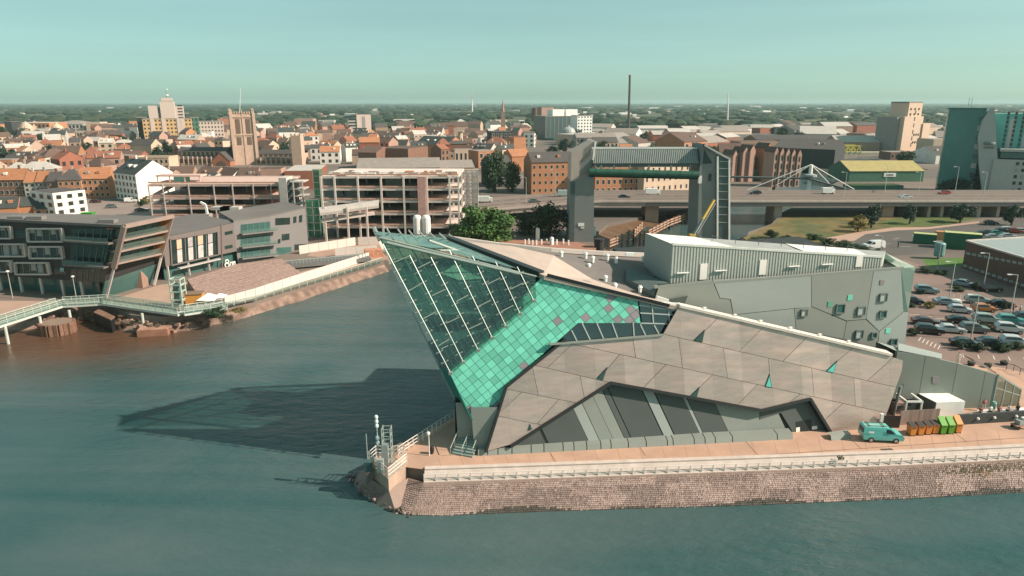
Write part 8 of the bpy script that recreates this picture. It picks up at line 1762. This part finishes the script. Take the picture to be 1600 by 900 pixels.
for key, rs_ in buck.items():
    rs_.sort(key=lambda r: r[0])
    for i, (px, py, p, w, d, h, rise, yaw, wall, roof, rtype, chim, kind, wn) in enumerate(rs_):
        lab = '%s %s with %s roof %s' % (KW[wall], 'house' if kind == 'town_house' else 'works shed', KR[roof], key[3])
        if len(rs_) > 1: lab = '%s, %s from left' % (lab, nth(i))
        Y = p.y; k = xat(1, Y)-xat(0, Y); c0 = px
        far = Y > 620; wpx = w*math.cos(yaw)/k
        # heights are given in metres here
        o_py = 450+FPX*math.tan(math.atan((CAM_H-h)/Y)-PITCH)
        bld(lab, px-wpx/2, px+wpx/2, py, o_py, wall, roof, rtype, (d*rise), d, yaw, ((max(2, int(w/3.2)), max(1, int(h/3.4))) if wn and not far else None), ((max(2, int(d/3.2)), max(1, int(h/3.4))) if wn and not far and RF.random() < .5 else None), 0 if far and RF.random() < .5 else chim, kind, 'house' if kind == 'town_house' else 'shed', 'houses of the old town' if kind == 'town_house' else 'works sheds of the east bank', Y=Y, plain=True, wsc=(.42, .5))
print('fill', n_old, len(rows))
# far scattered pale sheds among the woods
SH = []
for i in range(270):
    py = RF.uniform(171, 200) if i % 3 else RF.uniform(168, 182); px = RF.uniform(-10, 1620); Y = onZ(800, py).y; k = Y/FPX
    if px < 850 and RF.random() < .4: continue
    p = onZ(px, py); w = RF.uniform(6, 24)*k*.8; h = RF.uniform(.9, 2.3)*k+1.5; d = w*.5
    if Y < 1400 and not free(p.x, p.y, w*.5): continue
    mb = MB(); hw, hd = w/2, d/2; mb.add([(-hw, -hd, 0), (hw, -hd, 0), (hw, hd, 0), (-hw, hd, 0), (-hw, -hd, h), (hw, -hd, h), (hw, hd, h), (-hw, hd, h), (-hw, 0, h*1.25), (hw, 0, h*1.25)], [[0, 1, 5, 4], [1, 2, 6, 9, 5], [2, 3, 7, 6], [3, 0, 4, 8, 7], [4, 5, 9, 8], [6, 7, 8, 9]])
    o = mb.build('distant_shed', RF.choice([vent_m, WM['pale'], WM['cream'], WM['white'], WM['rose'], RM['pale']])); o.location = (p.x, p.y, 0); o.rotation_euler.z = RF.uniform(-.4, .5); SH.append((px, o))
for i, (_, o) in enumerate(sorted(SH, key=lambda t: t[0])): tag(o, 'pale shed far off among the woods, %s from the left' % nth(i), 'shed', 'distant sheds among the woods')
# street trees and copses inside the town
TG = 'trees among the town roofs'; nt_ = 0; tl_list = []
for i in range(700):
    if nt_ >= 95: break
    py = RF.uniform(184, 262); px = RF.uniform(-10, 1610)
    if py > 225 and 1120 < px < 1330: continue
    p = onZ(px, py); h = RF.uniform(7, 13)
    if not free(p.x, p.y, h*.25): continue
    OCC.append((p.x, p.y, h*.3)); tl_list.append((px, py, p, h)); nt_ += 1
zb = defaultdict(list)
for t in tl_list: zb[zone(t[0], t[1])].append(t)
for z, ts in zb.items():
    ts.sort(key=lambda t: t[0])
    for i, (px, py, p, h) in enumerate(ts): tree((p.x, p.y, 0), h, h*RF.uniform(.8, 1.3), RF.choice(['teal', 'dark', 'teal']), 'dark green tree among the roofs %s, %s from left' % (z, nth(i)), TG)
# far woods: one mass, crown lumps out to the horizon
wood_m = [mat('wood_a', (.022, .045, .028), .95, var=.4, scale=.03), mat('wood_b', (.034, .056, .030), .95, var=.4, scale=.03), mat('wood_c', (.045, .055, .032), .95, var=.4, scale=.03)]
wd = MB(); NW = 5200
for i in range(NW):
    py = 162.6+ (RF.random()**1.5)*40; Y = 38/max(.0022, math.tan(PITCH-math.atan((450-py)/FPX))); Y = min(Y, 16000); px = RF.uniform(-60, 1660); x = xat(px, Y)
    dens = .5+.5*math.sin(px*.013+math.sin(py*.3)*2)+.35*math.sin(px*.041+py*.21)
    if py > 174 and RF.random() > dens*.62: continue
    if py > 188 and not free(x, Y, 6): continue
    if 1200 > Y and in_river(x, Y): continue
    r = RF.uniform(5, 9)+Y*.0035; h = RF.uniform(7, 13)+Y*.0006; m = RF.choice([0, 0, 1, 2])
    n = 7; vs = []; 
    for rr_, z in ((.85, 0), (1.0, .5), (.6, .88)):
        for k in range(n): a = 6.283*k/n+RF.random()*.5; q = rr_*RF.uniform(.75, 1.2); vs.append((x+r*1.5*q*math.cos(a), Y+r*q*math.sin(a), h*z*RF.uniform(.85, 1.15)))
    vs.append((x, Y, h)); fs = []
    for lv in range(2):
        for k in range(n): fs.append([lv*n+k, lv*n+(k+1) % n, (lv+1)*n+(k+1) % n, (lv+1)*n+k])
    for k in range(n): fs.append([2*n+k, 2*n+(k+1) % n, 3*n])
    wd.add(vs, fs, m)
tag(wd.build('far_woods', wood_m), 'dark green woods stretching to the horizon behind the city', 'woods', kind='stuff')
# green fields floor under the far woods
fl2 = MB(); fl2.quad((-26000, 900, .06), (26000, 900, .06), (26000, 25900, .06), (-26000, 25900, .06)); struct('field', fl2, mat('field_green', (.055, .070, .040), .95, var=.4, scale=.006, col2=(.11, .095, .06), mixscale=.004))
# ================================================================ AIR
hz_ = MB(); hz_.box((0, 8700, 24.5), (36000, 17700, 107)); hm = bpy.data.materials.new('haze_air'); hm.use_nodes = True; t = hm.node_tree
t.nodes.remove(t.nodes['Principled BSDF']); pv_ = t.nodes.new('ShaderNodeVolumePrincipled'); pv_.inputs['Color'].default_value = (.62, .88, .87, 1); pv_.inputs['Density'].default_value = 9e-5; pv_.inputs['Anisotropy'].default_value = .1
t.links.new(pv_.outputs[0], t.nodes['Material Output'].inputs['Volume']); tag(hz_.build('haze', hm), 'thin pale teal haze over the whole city', 'haze', kind='stuff')
